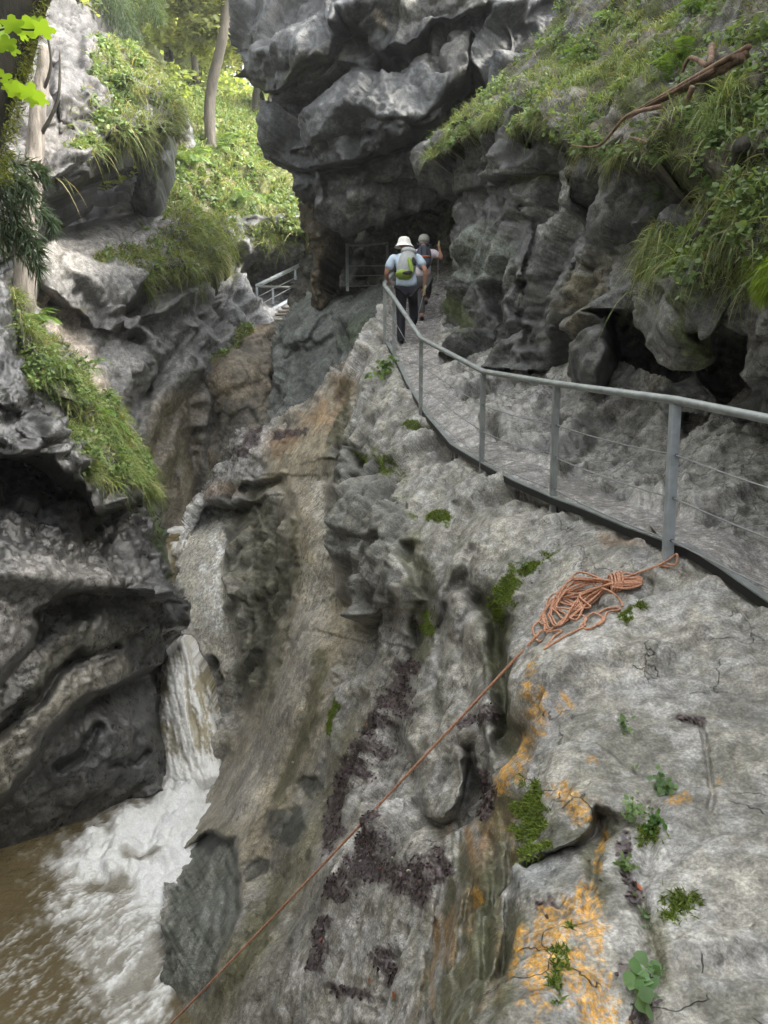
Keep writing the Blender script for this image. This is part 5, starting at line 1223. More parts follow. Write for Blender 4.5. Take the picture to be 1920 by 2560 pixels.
# fringe hanging over the rim of the wall
rimm = np.zeros_like(Vg.U)
rimm = Vg.lin([(1060, 395), (1160, 342), (1250, 306), (1370, 310), (1470, 392), (1600, 386), (1745, 398), (1815, 490), (1870, 630), (1930, 710)], 22, .5, .6, 12)
grass_on(Vg, 'grass', rimm * sstep(-.1, .35, fbm(Vg.pos / .35, 2, 8)), 4500, .16, .007, 2500, .05, straw=.3, droop=1.2, seed=7)
wl = np.maximum.reduce([Cw.ell(1690, 640, 60, 40, -35, .5, .6, 1), Cw.ell(1650, 680, 30, 40, 0, .5, .6, 2), Cw.ell(1840, 560, 60, 120, 0, .5, .6, 3)])
grass_on(Cw, 'grass', wl, 7000, .24, .008, 1800, .05, straw=.2, droop=1.2, seed=9)
# far bank, roof boulder, left wall, boulder crown
mb_ = np.clip(sstep(-.3, .15, fbm(Bk.pos / .9, 3, 29)) * (1 - .8 * Bk.rk) + .1, 0, 1)
grass_on(Bk, 'grass', mb_, 20000, .42, .022, 20000, .12, pal=((.13, .185, .06), (.24, .285, .11)), seed=3)
mr = np.maximum.reduce([Fr.area([(250, 90), (330, 130), (440, 250), (452, 310), (420, 330), (300, 330), (280, 240), (230, 160)], 20, 20, 5), Fr.lin([(300, 345), (360, 345), (420, 335), (450, 310)], 16, .5, .5, 6), .6 * Fr.ell(230, 330, 50, 50, 0, .6, .7, 7), .5 * Fr.ell(150, 440, 14, 20, 0, .6, .7, 8)])
grass_on(Fr, 'grass', mr * (.15 + sstep(-.2, .2, fbm(Fr.pos / .6, 3, 21))), 9000, .34, .016, 6000, .085, pal=((.13, .18, .06), (.26, .29, .12)), droop=.9, seed=4)
fm = np.maximum.reduce([Fw.ell(345, 640, 50, 26, 0, .6, .7, 11), Fw.ell(372, 680, 14, 34, 0, .6, .6, 12), Fw.ell(265, 640, 24, 10, 0, .6, .6, 13), Fw.ell(680, 590, 46, 30, 0, .6, .6, 14), Fw.ell(480, 650, 70, 34, 0, .6, .6, 15), Fw.ell(480, 590, 80, 44, -10, .6, .6, 16)])
grass_on(Fw, 'grass', fm, 12000, .32, .016, 1500, .08, pal=((.11, .17, .035), (.22, .26, .07)), droop=.9, seed=6)
grass_on(Gl, 'grass', Gl.vm * (.12 + sstep(-.15, .2, fbm(Gl.pos / .5, 3, 31))), 12000, .25, .009, 7500, .05, pal=((.10, .17, .04), (.22, .28, .09)), straw=.25, droop=.9, seed=8)
grass_on(B2, 'grass', B2.vm, 3500, .16, .014, 800, .07, pal=((.12, .16, .04), (.24, .24, .08)), straw=.3, seed=10)
sm_ = np.maximum.reduce([Gl.ell(30, 740, 40, 30, 0, .5, .6, 21), .8 * Gl.ell(360, 1290, 24, 40, 20, .5, .6, 22)])
# moss cushions on the slope
MOSS[~A.inside] = 0
pm, nm, _, _ = scatter(A, MOSS ** 2, 30000); V, q, m = blades(pm, nm, .024, .005, .3, 1.1, .3, 2)
tag(veg('moss', [(V, q, m, cols(len(pm), (.08, .13, .018), (.20, .26, .045), .45))], M_MOSS), kind='stuff')
mm = np.maximum.reduce([Cw.ell(1870, 590, 60, 26, 5, .5, .4, 31), Cw.lin([(1790, 560), (1770, 620), (1730, 655), (1690, 690)], 14, .5, .6, 32)])
pm, nm, _, _ = scatter(Cw, mm, 9000); V, q, m = blades(pm, nm, .06, .008, .9, .8, .1, 2)
pm2, nm2, _, _ = scatter(Vg, Vg.ell(1900, 690, 60, 34, 0, .5, .4, 33), 9000); V2, q2, m2 = blades(pm2, nm2, .07, .008, .9, .8, .1, 2)
tag(veg('moss', [(V, q, m, cols(len(pm), (.10, .15, .015), (.20, .27, .03), .3)), (V2, q2, m2, cols(len(pm2), (.14, .22, .015), (.26, .36, .03), .3))], M_MOSS), kind='stuff')
# wet leaf litter in the gullies
LIT[~A.inside] = 0
pl_, nl_, _, _ = scatter(A, np.clip(LIT, 0, 1) ** 2, 8000); pl_ = pl_ + nl_ * rng.random((len(pl_), 1)) * .012
V, q, m = leaves(pl_, nl_, .023, tilt=.4, aspect=.75, fold=.2)
tag(veg('leaf_litter', [(V, q, m, cols(len(pl_), (.040, .028, .032), (.13, .095, .092), .5))], M_DEADLEAF), kind='stuff')

# ---- single fallen leaves
def one_leaf(name, p, n, size, col, label, group, mat=M_DEADLEAF, ang=0, lobes=0):
    n = Vector(n).normalized(); a = n.cross(Vector((math.cos(ang), math.sin(ang), .2))).normalized(); b = n.cross(a)
    mb = MB(); out = []
    for k in range(14):
        t = 2 * math.pi * k / 14; r_ = size * .5 * (1 + .22 * math.cos(t)) * (1 + .12 * math.sin(5 * t + ang))
        out.append(a * (math.cos(t) * r_) + b * (math.sin(t) * r_ * .72) + n * (size * .12 * (math.sin(t) ** 2)))
    mb.add([Vector((0, 0, 0))] + out, [(0, k + 1, (k + 1) % 14 + 1) for k in range(14)])
    mb.tube([-a * size * .5 + n * .002, -a * size * .85 + b * size * .1 + n * .004], size * .02, 5)
    o = mb.build(name, mat); o.location = p
    at = o.data.attributes.new('paint', 'FLOAT_COLOR', 'POINT')
    for d in at.data: d.color = (*col, 1)
    return tag(o, label, 'leaf', group)
FL = [(1588, 2222, .055, (.50, .13, .05), 'large orange leaf among the sprigs on the near rock'), (948, 2172, .040, (.48, .16, .07), 'orange leaf on dark litter just right of the rope line'), (862, 2003, .032, (.46, .12, .08), 'reddish leaf in the upper litter strip'), (815, 2358, .034, (.45, .14, .11), 'pinkish red leaf on pale wet rock left of centre'), (1004, 2516, .036, (.55, .22, .08), 'orange leaf at the bottom edge below centre'),
      (787, 2212, .024, (.48, .20, .05), 'small orange leaf beside the upper side of the rope'), (845, 2067, .026, (.50, .40, .05), 'yellow leaf at the foot of the upper litter strip'), (918, 1810, .026, (.50, .22, .08), 'small orange leaf at the left rim of the upper litter'), (1070, 2120, .036, (.56, .28, .14), 'pale orange leaf at the top of the lower litter patch'), (1098, 2134, .026, (.50, .26, .15), 'tan leaf next to the pale orange leaf'),
      (892, 1708, .024, (.50, .13, .06), 'upper red leaf of a pair beside the tan chute'), (897, 1722, .028, (.50, .16, .08), 'lower red leaf of a pair beside the tan chute'), (728, 1400, .05, (.55, .22, .10), 'orange leaf lying in the middle of the tan chute'), (732, 1655, .045, (.48, .12, .07), 'red leaf low in the tan chute'), (690, 2452, .026, (.50, .28, .06), 'yellow orange leaf low beside the rope line'),
      (996, 2492, .03, (.42, .10, .03), 'dark red leaf just above the bottom orange leaf'), (914, 2445, .03, (.46, .18, .14), 'dull pink leaf on the pale rock near the bottom'), (1060, 1080, .06, (.40, .16, .08), 'rusty leaf at the foot of a railing post')]
for k, (u, v, sz, c_, lb) in enumerate(FL):
    p, n = sample(A, u, v); one_leaf('fallen_leaf', Vector(p + n * .012), n, sz, c_, lb, 'fallen leaves on the wet rock', ang=k * 1.7)

# ---- loose stones caught in the litter
M_STONE = rock_material('pale_stone', scale=3)
for k, (u, v, sz, lb) in enumerate([(737, 1908, .034, 'pale squarish stone at the left rim of the upper litter strip'), (850, 1912, .016, 'tiny pale stone within the upper litter strip'), (1022, 2172, .034, 'pale flat stone in the middle of the lower litter patch'), (985, 2150, .02, 'small grey stone beside the orange leaf on the litter'), (942, 2085, .018, 'small stone at the top of the lower litter patch')]):
    r = random.Random(k); mb = MB(); mb.box((0, 0, 0), (sz * .6, sz * .45, sz * .35), Matrix.Rotation(r.uniform(0, 3), 3, 'Z') @ Matrix.Rotation(.5, 3, 'X'))
    o = mb.build('stone', M_STONE, None, True, 0, 2); o.location = on(A, u, v, sz * .3); o.data.attributes.new('paint', 'FLOAT_COLOR', 'POINT').data.foreach_set('color', np.tile(np.array([.42, .41, .33, 1], np.float32), len(o.data.vertices)))
    o.data.attributes.new('rgh', 'FLOAT', 'POINT').data.foreach_set('value', np.full(len(o.data.vertices), .6, np.float32)); tag(o, lb, 'stone', 'loose stones in the leaf litter')

# ---- little plants
M_STEM = flat_material('green_stem', (.16, .20, .07), .6, 0, .2)
def sprig(R, u, v, h, nst, nlf, size, label, cat='plant', col=((.10, .19, .07), (.22, .33, .16)), name='small_plant', spread=.8, seed=0, facing=(-.1, -.5, .6), trifol=False):
    p, n = sample(R, u, v); p = Vector(p); r = np.random.default_rng(seed + 100)
    t = empty(name, p); tag(t, label, cat)
    mb = MB(); lp = []; f = Vector(facing)
    for k in range(nst):
        d = (f + Vector(r.normal(size=3)) * spread * .6 + Vector(n) * .4).normalized(); L = h * (.5 + .7 * r.random())
        pts = [Vector((0, 0, -.01)), d * L * .4 + Vector((0, 0, .05 * L)), d * L + Vector((0, 0, -.12 * L))]
        sp = smooth_path(pts, 4); mb.tube(sp, [max(.0012, h * .008) * (1 - .5 * i / len(sp)) for i in range(len(sp))], 5)
        for j in range(nlf):
            q = 1 - .65 * j / max(1, nlf); c = sp[int(q * (len(sp) - 1))]
            for s_ in range(3 if trifol else 2): lp.append(c + Vector(r.normal(size=3)) * size * (.25 if trifol else .5))
    mb.build('stem', M_STEM, t)
    lp = np.array([tuple(q) for q in lp]); nn = np.tile(unit(np.array([-.1, -.5, .8])), (len(lp), 1))
    V, q, m = leaves(lp, nn, size, r=r, tilt=.45, aspect=.95 if trifol else .62); veg('foliage', [(V, q, m, cols(len(lp), *col, .25, r))], M_LEAF, t)
    return t
sprig(A, 1560, 1795, .10, 4, 3, .026, 'thin sprig with drooping stalks below the coiled rope', seed=1)
sprig(A, 1580, 1905, .07, 3, 1, .020, 'hanging green stalks under the sprig on the near rock', seed=2, facing=(-.2, -.5, -.6))
sprig(A, 1655, 1965, .075, 5, 3, .028, 'pale round leaved plant at the top of the near crevice', seed=3, trifol=True)
sprig(A, 1575, 2025, .10, 9, 5, .020, 'feathery pale fern tuft in the near crevice', 'fern', seed=4, col=((.20, .32, .14), (.34, .46, .26)))
sprig(A, 1640, 2055, .07, 7, 4, .022, 'dark green leafy tuft right of the feathery fern', seed=5, col=((.06, .15, .03), (.14, .27, .07)))
sprig(A, 1555, 2165, .06, 6, 4, .018, 'small green tuft above the large orange leaf', seed=6, col=((.13, .22, .07), (.25, .36, .15)))
sprig(A, 1600, 2290, .06, 5, 3, .018, 'sparse trailing tuft below the large orange leaf', seed=7, facing=(0, -.4, -.4))
sprig(A, 1590, 2480, .06, 5, 2, .035, 'clover leaved plant near the bottom edge', seed=8, trifol=True, col=((.16, .30, .13), (.28, .44, .22)))
sprig(A, 1625, 2440, .05, 3, 2, .030, 'smaller clover leaved sprig right above its larger neighbour', seed=18, trifol=True, col=((.16, .30, .13), (.28, .44, .22)))
sprig(A, 1010, 1258, .14, 4, 3, .03, 'thin weed hanging over the dark broken block', seed=9, facing=(0, -.5, -.1))
sprig(A, 962, 940, .30, 16, 4, .075, 'leafy green clump at the foot of the corner post', seed=10, col=((.08, .17, .03), (.20, .30, .07)))
sprig(A, 1320, 1420, .09, 4, 3, .022, 'pale sprig at the mossy edge left of the coil', seed=11)
def fern(R, u, v, L, nf, label, seed=0, col=((.07, .15, .04), (.17, .28, .09)), facing=(-.4, -.6, .25), name='fern'):
    p, n = sample(R, u, v); p = Vector(p); r = np.random.default_rng(seed + 300); t = empty(name, p); tag(t, label, 'fern')
    for k in range(nf):
        mb = MB(); d = (Vector(facing) + Vector(r.normal(size=3)) * .55 + Vector(n) * .3).normalized(); l = L * (.6 + .6 * r.random())
        sp = smooth_path([Vector((0, 0, 0)), d * l * .5 + Vector((0, 0, .12 * l)), d * l + Vector((0, 0, -.25 * l))], 9)
        pts = []; side = d.cross(Vector((0, 0, 1))).normalized()
        V_, F_, c_ = [], [], 0
        for i in range(2, len(sp)):
            tt = i / (len(sp) - 1); w = l * .24 * math.sin(math.pi * min(1, .12 + .88 * (1 - tt)) ) * (1.15 - tt * .6) + .01
            ax = (sp[i] - sp[i - 1]).normalized()
            for s_ in (-1, 1):
                b0 = sp[i]; tip = b0 + side * s_ * w + ax * w * .45 + Vector((0, 0, -.15 * w)); hw = l * .028
                V_ += [b0 - ax * hw * .5, b0 + side * s_ * w * .5 + ax * (w * .12 + hw), tip, b0 + side * s_ * w * .5 + ax * (w * .2 - hw)]; F_.append((c_, c_ + 1, c_ + 2, c_ + 3)); c_ += 4
        mb.add(V_, F_); mb.tube(sp, l * .008, 4)
        o = mb.build('frond', M_LEAF, t, smooth=False); at = o.data.attributes.new('paint', 'FLOAT_COLOR', 'POINT'); cc = cols(1, *col, .2, r)[0]
        at.data.foreach_set('color', np.tile(np.array([*cc, 1], np.float32), len(o.data.vertices)))
    return t
fern(Cw, 1700, 430, .42, 14, 'bushy fern spreading from the dark wall below the dead wood', 1)
fern(Cw, 1620, 480, .30, 8, 'smaller fern lower left of the bushy fern on the wall', 2)
fern(Cw, 1760, 400, .30, 9, 'fern tucked beside the mossy root at right', 3)
fern(Cw, 1840, 470, .35, 10, 'fern hanging among grass at the right edge', 4)
fern(Gl, 260, 1050, .4, 10, 'fern on the front of the near left ledge', 5, ((.10, .21, .03), (.22, .34, .08)), (.4, -.6, .3))
fern(Gl, 90, 800, .45, 14, 'bright fern on top of the near left wall', 6, ((.10, .21, .03), (.22, .34, .08)), (.3, -.6, .4))
fern(Gl, 210, 930, .3, 8, 'fern hanging at the corner of the near left wall', 7, ((.10, .21, .03), (.22, .34, .08)), (.4, -.6, .2))
fern(Bk, 600, 520, .9, 12, 'large pale fern at the lower right of the far bank', 8, ((.13, .22, .07), (.25, .36, .15)), (.1, -.7, .3))
fern(Bk, 480, 420, .9, 14, 'pale fern patch at the upper left of the far bank', 9, ((.13, .22, .07), (.25, .36, .15)), (.1, -.7, .3))
fern(Bk, 555, 385, .9, 10, 'fern at the foot of the leaning trunk', 10, ((.13, .22, .07), (.25, .36, .15)), (.1, -.7, .3))
for k, (u, v, L_) in enumerate([(1515, 60, .4), (1440, 150, .3), (1700, 160, .35), (1760, 30, .35), (1660, 190, .3)]):
    fern(Vg, u, v, L_, 9, ['broad leaved herb at the top of the right slope', 'leafy herb above the bare patch of the right slope', 'leafy herb beside the dead wood', 'pale leafy herb in the upper right corner', 'low herb just left of the broken log'][k], 20 + k, ((.10, .19, .03), (.20, .30, .07)), (-.2, -.5, .6), 'herb')

# undergrowth of the wooded hillside
hm = sstep(-.2, .2, fbm(Hl.pos / 2.2, 3, 33))
p_, n_, _, _ = scatter(Hl, hm + .1, 30000); p_ = p_ + np.array([0, 0, 1.]) * rng.random((30000, 1)) ** 2 * 1.1
V, q, m = leaves(p_, np.tile(np.array([0, -.4, .8]), (len(p_), 1)), .24, tilt=.6, aspect=.7)
tag(veg('undergrowth', [(V, q, m, cols(len(p_), (.16, .23, .06), (.30, .36, .12), .35))], M_FOREST), kind='stuff')
# ================================================================== TREES, BRANCHES, DEAD WOOD
def bark(name, c, sc=8):
    m, nt, b, out = nodes(name)
    geo = N(nt, 'ShaderNodeNewGeometry'); mp = N(nt, 'ShaderNodeMapping'); mp.inputs['Scale'].default_value = (sc, sc, sc * .22); nt.links.new(geo.outputs['Position'], mp.inputs[0])
    n = N(nt, 'ShaderNodeTexNoise', i_Scale=1.0, i_Detail=7, i_Roughness=.7, i_Distortion=.4); nt.links.new(mp.outputs[0], n.inputs['Vector'])
    col = ramp(nt, n.outputs['Fac'], [(.3, tuple(q * .35 for q in c)), (.5, c), (.72, tuple(q * 1.7 for q in c))]); nt.links.new(col, b.inputs['Base Color']); b.inputs['Roughness'].default_value = .85
    bp = N(nt, 'ShaderNodeBump', i_Strength=1, i_Distance=.03); nt.links.new(n.outputs['Fac'], bp.inputs['Height']); nt.links.new(bp.outputs[0], b.inputs['Normal'])
    return m
M_BARK = bark('grey_bark', (.075, .065, .05)); M_DARKBARK = bark('dark_mossy_bark', (.032, .029, .02)); M_DEAD = bark('bleached_dead_wood', (.24, .21, .18), 10); M_BROWNWOOD = bark('split_brown_wood', (.20, .125, .08), 14)

def limb(mb, pts, r0, r1, seg=9, wob=.0, r=random):
    sp = smooth_path(pts, 6); n = len(sp)
    sp = [p + Vector((r.uniform(-wob, wob), r.uniform(-wob, wob), 0)) for p in sp]
    mb.tube(sp, [r0 + (r1 - r0) * i / (n - 1) for i in range(n)], seg); return sp

def crown(name, centres, per, size, colr, parent, mat, r, flat=.55, drop=.35, aspect=.65):
    ps = []
    for c, rad, w in centres:
        k = int(per * w); q = r.normal(size=(k, 3)); q = unit(q) * (r.random((k, 1)) ** .45); q[:, 2] *= flat
        ps.append(np.array(c) + q * rad)
    p = np.concatenate(ps)
    keep = fbm(p / .9, 3, 5) > -.18 + .0 * p[:, 0]; p = p[keep]
    nn = np.tile(np.array([0, -.25, .85]), (len(p), 1))
    V, q, m = leaves(p, nn, size, r=r, tilt=.6, aspect=aspect)
    return veg(name, [(V, q, m, cols(len(p), *colr, .3, r))], mat, parent)

def tree(label, foot, top, r0, r1, boughs, leafn, leafs, colr, seed, name='tree', mat=None, bend=.3, flat=.55):
    r = random.Random(seed); rn = np.random.default_rng(seed)
    f, t = Vector(foot), Vector(top); e = empty(name, f); tag(e, label, 'tree', 'trees of the wood above the far bank')
    d = t - f; mb = MB()
    sp = limb(mb, [Vector((0, 0, -.3)), d * .3 + Vector((r.uniform(-bend, bend), r.uniform(-bend, bend), 0)), d * .65 + Vector((r.uniform(-bend, bend), 0, 0)), d], r0, r1, 10, .01, r)
    cen = []
    for a, off, rad in boughs:                       # fraction up the trunk, offset of the bough end, leaf-cloud radius
        b = sp[int(a * (len(sp) - 1))]; o = Vector(off)
        limb(mb, [b, b + o * .5 + Vector((0, 0, .1 * o.length)), b + o], r1 * .6, r1 * .12, 6, .02, r)
        for k in range(4):
            c = b + o * (.45 + .2 * k) + Vector((r.uniform(-.5, .5), r.uniform(-.5, .5), r.uniform(-.3, .3))) * rad * .7
            cen.append((tuple(c), rad * r.uniform(.5, .9), .25))
    mb.build('trunk', mat or M_BARK, e)
    if leafn: crown('crown', cen, leafn, leafs, colr, e, M_FOREST, rn, flat)
    return e
LG = ((.28, .34, .14), (.46, .50, .25)); MG = ((.18, .24, .09), (.32, .38, .16))
def T(u0, v0, u1, v1, d, w0, w1, lab, boughs, n, s, c, seed, **k): return tree(lab, PV(u0, v0, d), PV(u1, v1, d), w0, w1, boughs, n, s, c, seed, **k)
T(530, 385, 560, -120, 26.5, .19, .14, 'leaning grey trunk rising through the middle of the far bank', [(.80, (-2.2, 0, .4), 1.5), (.9, (1.3, .5, .5), 1.2), (.97, (-1, -.5, 1.2), 1.5), (.7, (-1.4, 1, .3), 1.2)], 4200, .20, LG, 1)
T(640, 352, 636, 20, 33, .12, .07, 'thin straight dark trunk left of the twisted one', [(.8, (-1.6, 0, .3), 1.5), (.95, (.8, 0, .5), 1.2)], 1600, .22, LG, 2, mat=M_DARKBARK)
T(655, 400, 664, 60, 32, .18, .10, 'twisted trunk beside the overhang', [(.85, (-1.5, .5, .4), 1.6), (.7, (1, 1, 0), 1.0)], 1600, .22, LG, 3, bend=.7, mat=M_DARKBARK)
T(676, 420, 690, 100, 31, .13, .08, 'upright trunk closest to the overhang edge', [(.9, (.8, 1, .4), 1.2)], 900, .22, LG, 4, mat=M_DARKBARK)
T(420, 130, 410, -260, 34, .20, .12, 'bright leafy tree behind the roof boulder', [(.3, (-1.6, -1, .5), 2.2), (.45, (2.2, -1, .3), 2.2), (.65, (-2, -1, .5), 2.4), (.8, (2.2, 0, .6), 2.4), (.2, (1, -1.5, .2), 1.6)], 9000, .20, LG, 5)
T(330, 110, 345, -200, 30, .15, .10, 'tree with fine drooping twigs above the roof boulder', [(.35, (-1.2, -.6, .2), 1.7), (.55, (1.2, -.6, .2), 1.7), (.8, (-.6, -.6, .3), 2.0)], 6500, .16, MG, 6)
T(490, 190, 498, -160, 40, .17, .1, 'pale green tree far up the wooded gap', [(.35, (-1.8, -1, .3), 2.2), (.55, (1.6, -1, .2), 2.2), (.8, (0, -1, .6), 2.6)], 8000, .24, LG, 7)
T(600, 210, 600, -150, 46, .2, .1, 'yellow green tree deep in the gap beside the overhang', [(.3, (-1.6, -1, 0), 2.4), (.5, (1.4, -1, .2), 2.2), (.8, (0, -1, .6), 2.8)], 7000, .26, ((.30, .37, .10), (.46, .50, .2)), 8)
T(200, 60, 170, -300, 23, .20, .13, 'broadleaf tree over the left end of the roof boulder', [(.15, (-1.4, -.8, .1), 1.5), (.3, (1.3, -.8, .2), 1.5), (.5, (-1, -.8, .3), 1.8), (.7, (1.4, -.6, .3), 1.8)], 4200, .15, MG, 9)
T(90, 200, 60, -320, 20, .20, .13, 'shaded broadleaf tree behind the dark near trunk', [(.35, (.9, -.6, .2), 1.2), (.5, (-1, -.6, .2), 1.3), (.7, (1.2, -.5, .2), 1.6)], 3000, .13, MG, 10)
# hanging dark conifer boughs in front of the far wood
def conifer_bough(u, v, d, ends, label, nl, seed, colr=((.035, .06, .028), (.08, .12, .05)), L=.10):
    rn = np.random.default_rng(seed); p0 = PV(u, v, d); e = empty('conifer_branch', p0); tag(e, label, 'branch')
    mb = MB(); P_, D_2 = [], []
    for off in ends:
        sp = limb(mb, [Vector((0, 0, 0)), Vector(off) * .5 + Vector((0, 0, .08)), Vector(off)], .018, .004, 6)
        for _ in range(nl):
            t = rn.random() ** .8; c = sp[min(int(t * len(sp)), len(sp) - 1)]; a = (sp[-1] - sp[0]).normalized()
            s_ = Vector(rn.normal(size=3)); s_ -= a * s_.dot(a); s_.normalize(); tw = L * 2.6 * (1.1 - t) * rn.random()
            P_.append(tuple(c + s_ * tw + a * tw * .5 + Vector((0, 0, -.4 * tw)))); D_2.append(tuple((s_ + a * .8 + Vector((0, 0, -.3)))))
    mb.build('twig', M_DARKBARK, e)
    P_, D_2 = np.array(P_), np.array(D_2); V, q, m = blades(P_, D_2, L, .012, .4, .5, 0, 2, rn)
    veg('needles', [(V, q, m, cols(len(P_), *colr, .3, rn))], M_GRASS, e)
conifer_bough(265, -60, 20, [(-.5, -.3, -1.3), (.2, -.2, -1.9), (.7, -.3, -1.5), (-1, 0, -.9)], 'dark drooping conifer branch at the top left above the roof boulder', 900, 1, L=.22)
conifer_bough(350, -50, 22, [(-.3, -.2, -1.3), (.5, -.2, -1.0)], 'thinner conifer branch right of the dark drooping one', 800, 2, ((.05, .085, .035), (.11, .16, .06)), L=.22)
conifer_bough(-60, 440, 7.0, [(.55, .2, -.35), (.5, -.1, -.15), (.5, .2, .1), (.45, .1, -.6)], 'grey green spruce branch reaching in from the left edge', 520, 3, ((.05, .085, .05), (.11, .16, .09)), L=.10)
conifer_bough(-50, 560, 7.2, [(.45, .1, -.35), (.4, 0, -.1)], 'lower spruce branch at the left edge', 420, 4, ((.05, .085, .05), (.10, .15, .08)), L=.10)
# dark near trunk with a maple spray, and the bleached dead trunk
f, t = PV(-130, 760, 6.6), PV(78, -140, 6.4); e = empty('near_tree', f); tag(e, 'dark mossy trunk leaning across the top left corner', 'tree'); mb = MB(); d = t - f
limb(mb, [Vector((0, 0, -.6)), d * .35 + Vector((-.06, 0, 0)), d * .7 + Vector((-.02, 0, 0)), d], .13, .24, 16, .015, random.Random(2)); o = mb.build('trunk', M_DARKBARK, e)
rn = np.random.default_rng(5); mp = []; mn = []
for k in range(2600):
    t_ = .35 + .65 * rn.random(); c = d * t_; mp.append(tuple(c + Vector((.21 + .02 * rn.normal(), -.06 + .05 * rn.normal(), 0)))); mn.append((.9, -.3, .1))
V, q, m = blades(np.array(mp), np.array(mn), .045, .008, .5, .8, .1, 2, rn); veg('moss', [(V, q, m, cols(len(mp), (.10, .13, .02), (.22, .24, .05), .3, rn))], M_MOSS, e)
rn = np.random.default_rng(9); cen = [((.2, .8, 6.2), 1.1, 1), ((-.6, .2, 6.3), 1.2, 1), ((1.0, 1.4, 6.6), 1.0, .8), ((-.3, -.8, 6.4), 1.2, 1)]
lt_ = []
for o3, s3 in [((1, 0, 5.2), 1)]: pass
mb = MB(); b0 = PV(-30, 60, 4.9) - f
for uvs in [[(-40, 90), (20, 70), (70, 75), (128, 72)], [(-40, 180), (30, 225), (70, 235), (105, 240)], [(-40, 100), (0, 110), (30, 118)], [(-30, 200), (5, 195)]]:
    mb.tube(smooth_path([PV(u, v, 4.9) - f for u, v in uvs], 5), .006, 5)
mb.build('twig', M_DARKBARK, e)
LV, LQ, n0 = [], [], 0
def maple(u, v, size, ang, tilt):
    """five-lobed leaf"""
    c = np.array(PV(u, v, 4.9 + rn.normal() * .05)) - np.array(f); out = []
    X_ = np.array([math.cos(ang), .15, math.sin(ang)]); Y_ = np.array([-math.sin(ang) * .6, -tilt, math.cos(ang) * .6]); 
    for k in range(20):
        a = 2 * math.pi * k / 20; lob = .55 + .45 * abs(math.cos(2.5 * a)) ** .8 * (1 if abs(math.cos(a / 2)) > .3 else .5)
        out.append(c + size * lob * (math.cos(a) * X_ + math.sin(a) * Y_))
    return [c] + out
vs_, fs_ = [], []
for (u, v, s_, a, tl) in [(30, 62, .075, .3, .4), (66, 68, .085, .1, .5), (108, 72, .075, -.1, .5), (90, 60, .06, .9, .3), (4, 80, .07, 2, .4), (14, 110, .07, .4, .4), (30, 122, .055, -.4, .3), (2, 195, .07, .3, .4), (40, 225, .075, .1, .5), (75, 230, .08, -.1, .45), (100, 245, .06, -.5, .4), (20, 215, .05, 1, .4), (85, 250, .055, .6, .4), (55, 85, .05, -.8, .4)]:
    b_ = len(vs_); vs_ += maple(u, v, s_, a, tl); fs_ += [(b_, b_ + 1 + k, b_ + 1 + (k + 1) % 20) for k in range(20)]
mb = MB(); mb.add(vs_, fs_); o = mb.build('foliage', M_FOREST, e, smooth=False); at = o.data.attributes.new('paint', 'FLOAT_COLOR', 'POINT'); at.data.foreach_set('color', np.tile(np.array([.24, .40, .04, 1], np.float32), len(o.data.vertices)))
# canopy of that tree, overhead
cr = crown('crown', [((-.2, -1.5, 6.5), 2.2, 1), ((1.0, .5, 7.2), 2.0, 1), ((-1.5, .5, 6.2), 1.8, 1), ((.5, -3.5, 7.0), 2.2, 1)], 2600, .13, MG, e, M_FOREST, rn)
f, t = PV(45, 760, 11.2), PV(112, 120, 11.8); e = empty('dead_tree', f); tag(e, 'bleached bare dead trunk standing against the left wall', 'tree'); mb = MB(); d = t - f
limb(mb, [Vector((0, 0, -.6)), d * .3 + Vector((.03, 0, 0)), d * .65 + Vector((.0, 0, 0)), d * .9, d], .17, .07, 12, .015, random.Random(4)); mb.build('trunk', M_DEAD, e)
mb = MB(); limb(mb, [d * .8, d * .86 + Vector((.2, -.1, .25)), d * .9 + Vector((.08, -.15, .9))], .03, .008, 6); limb(mb, [d * .62, d * .75 + Vector((.32, -.1, .1)), d * .95 + Vector((.28, -.1, .1))], .035, .01, 6); mb.build('branch', M_DARKBARK, e)
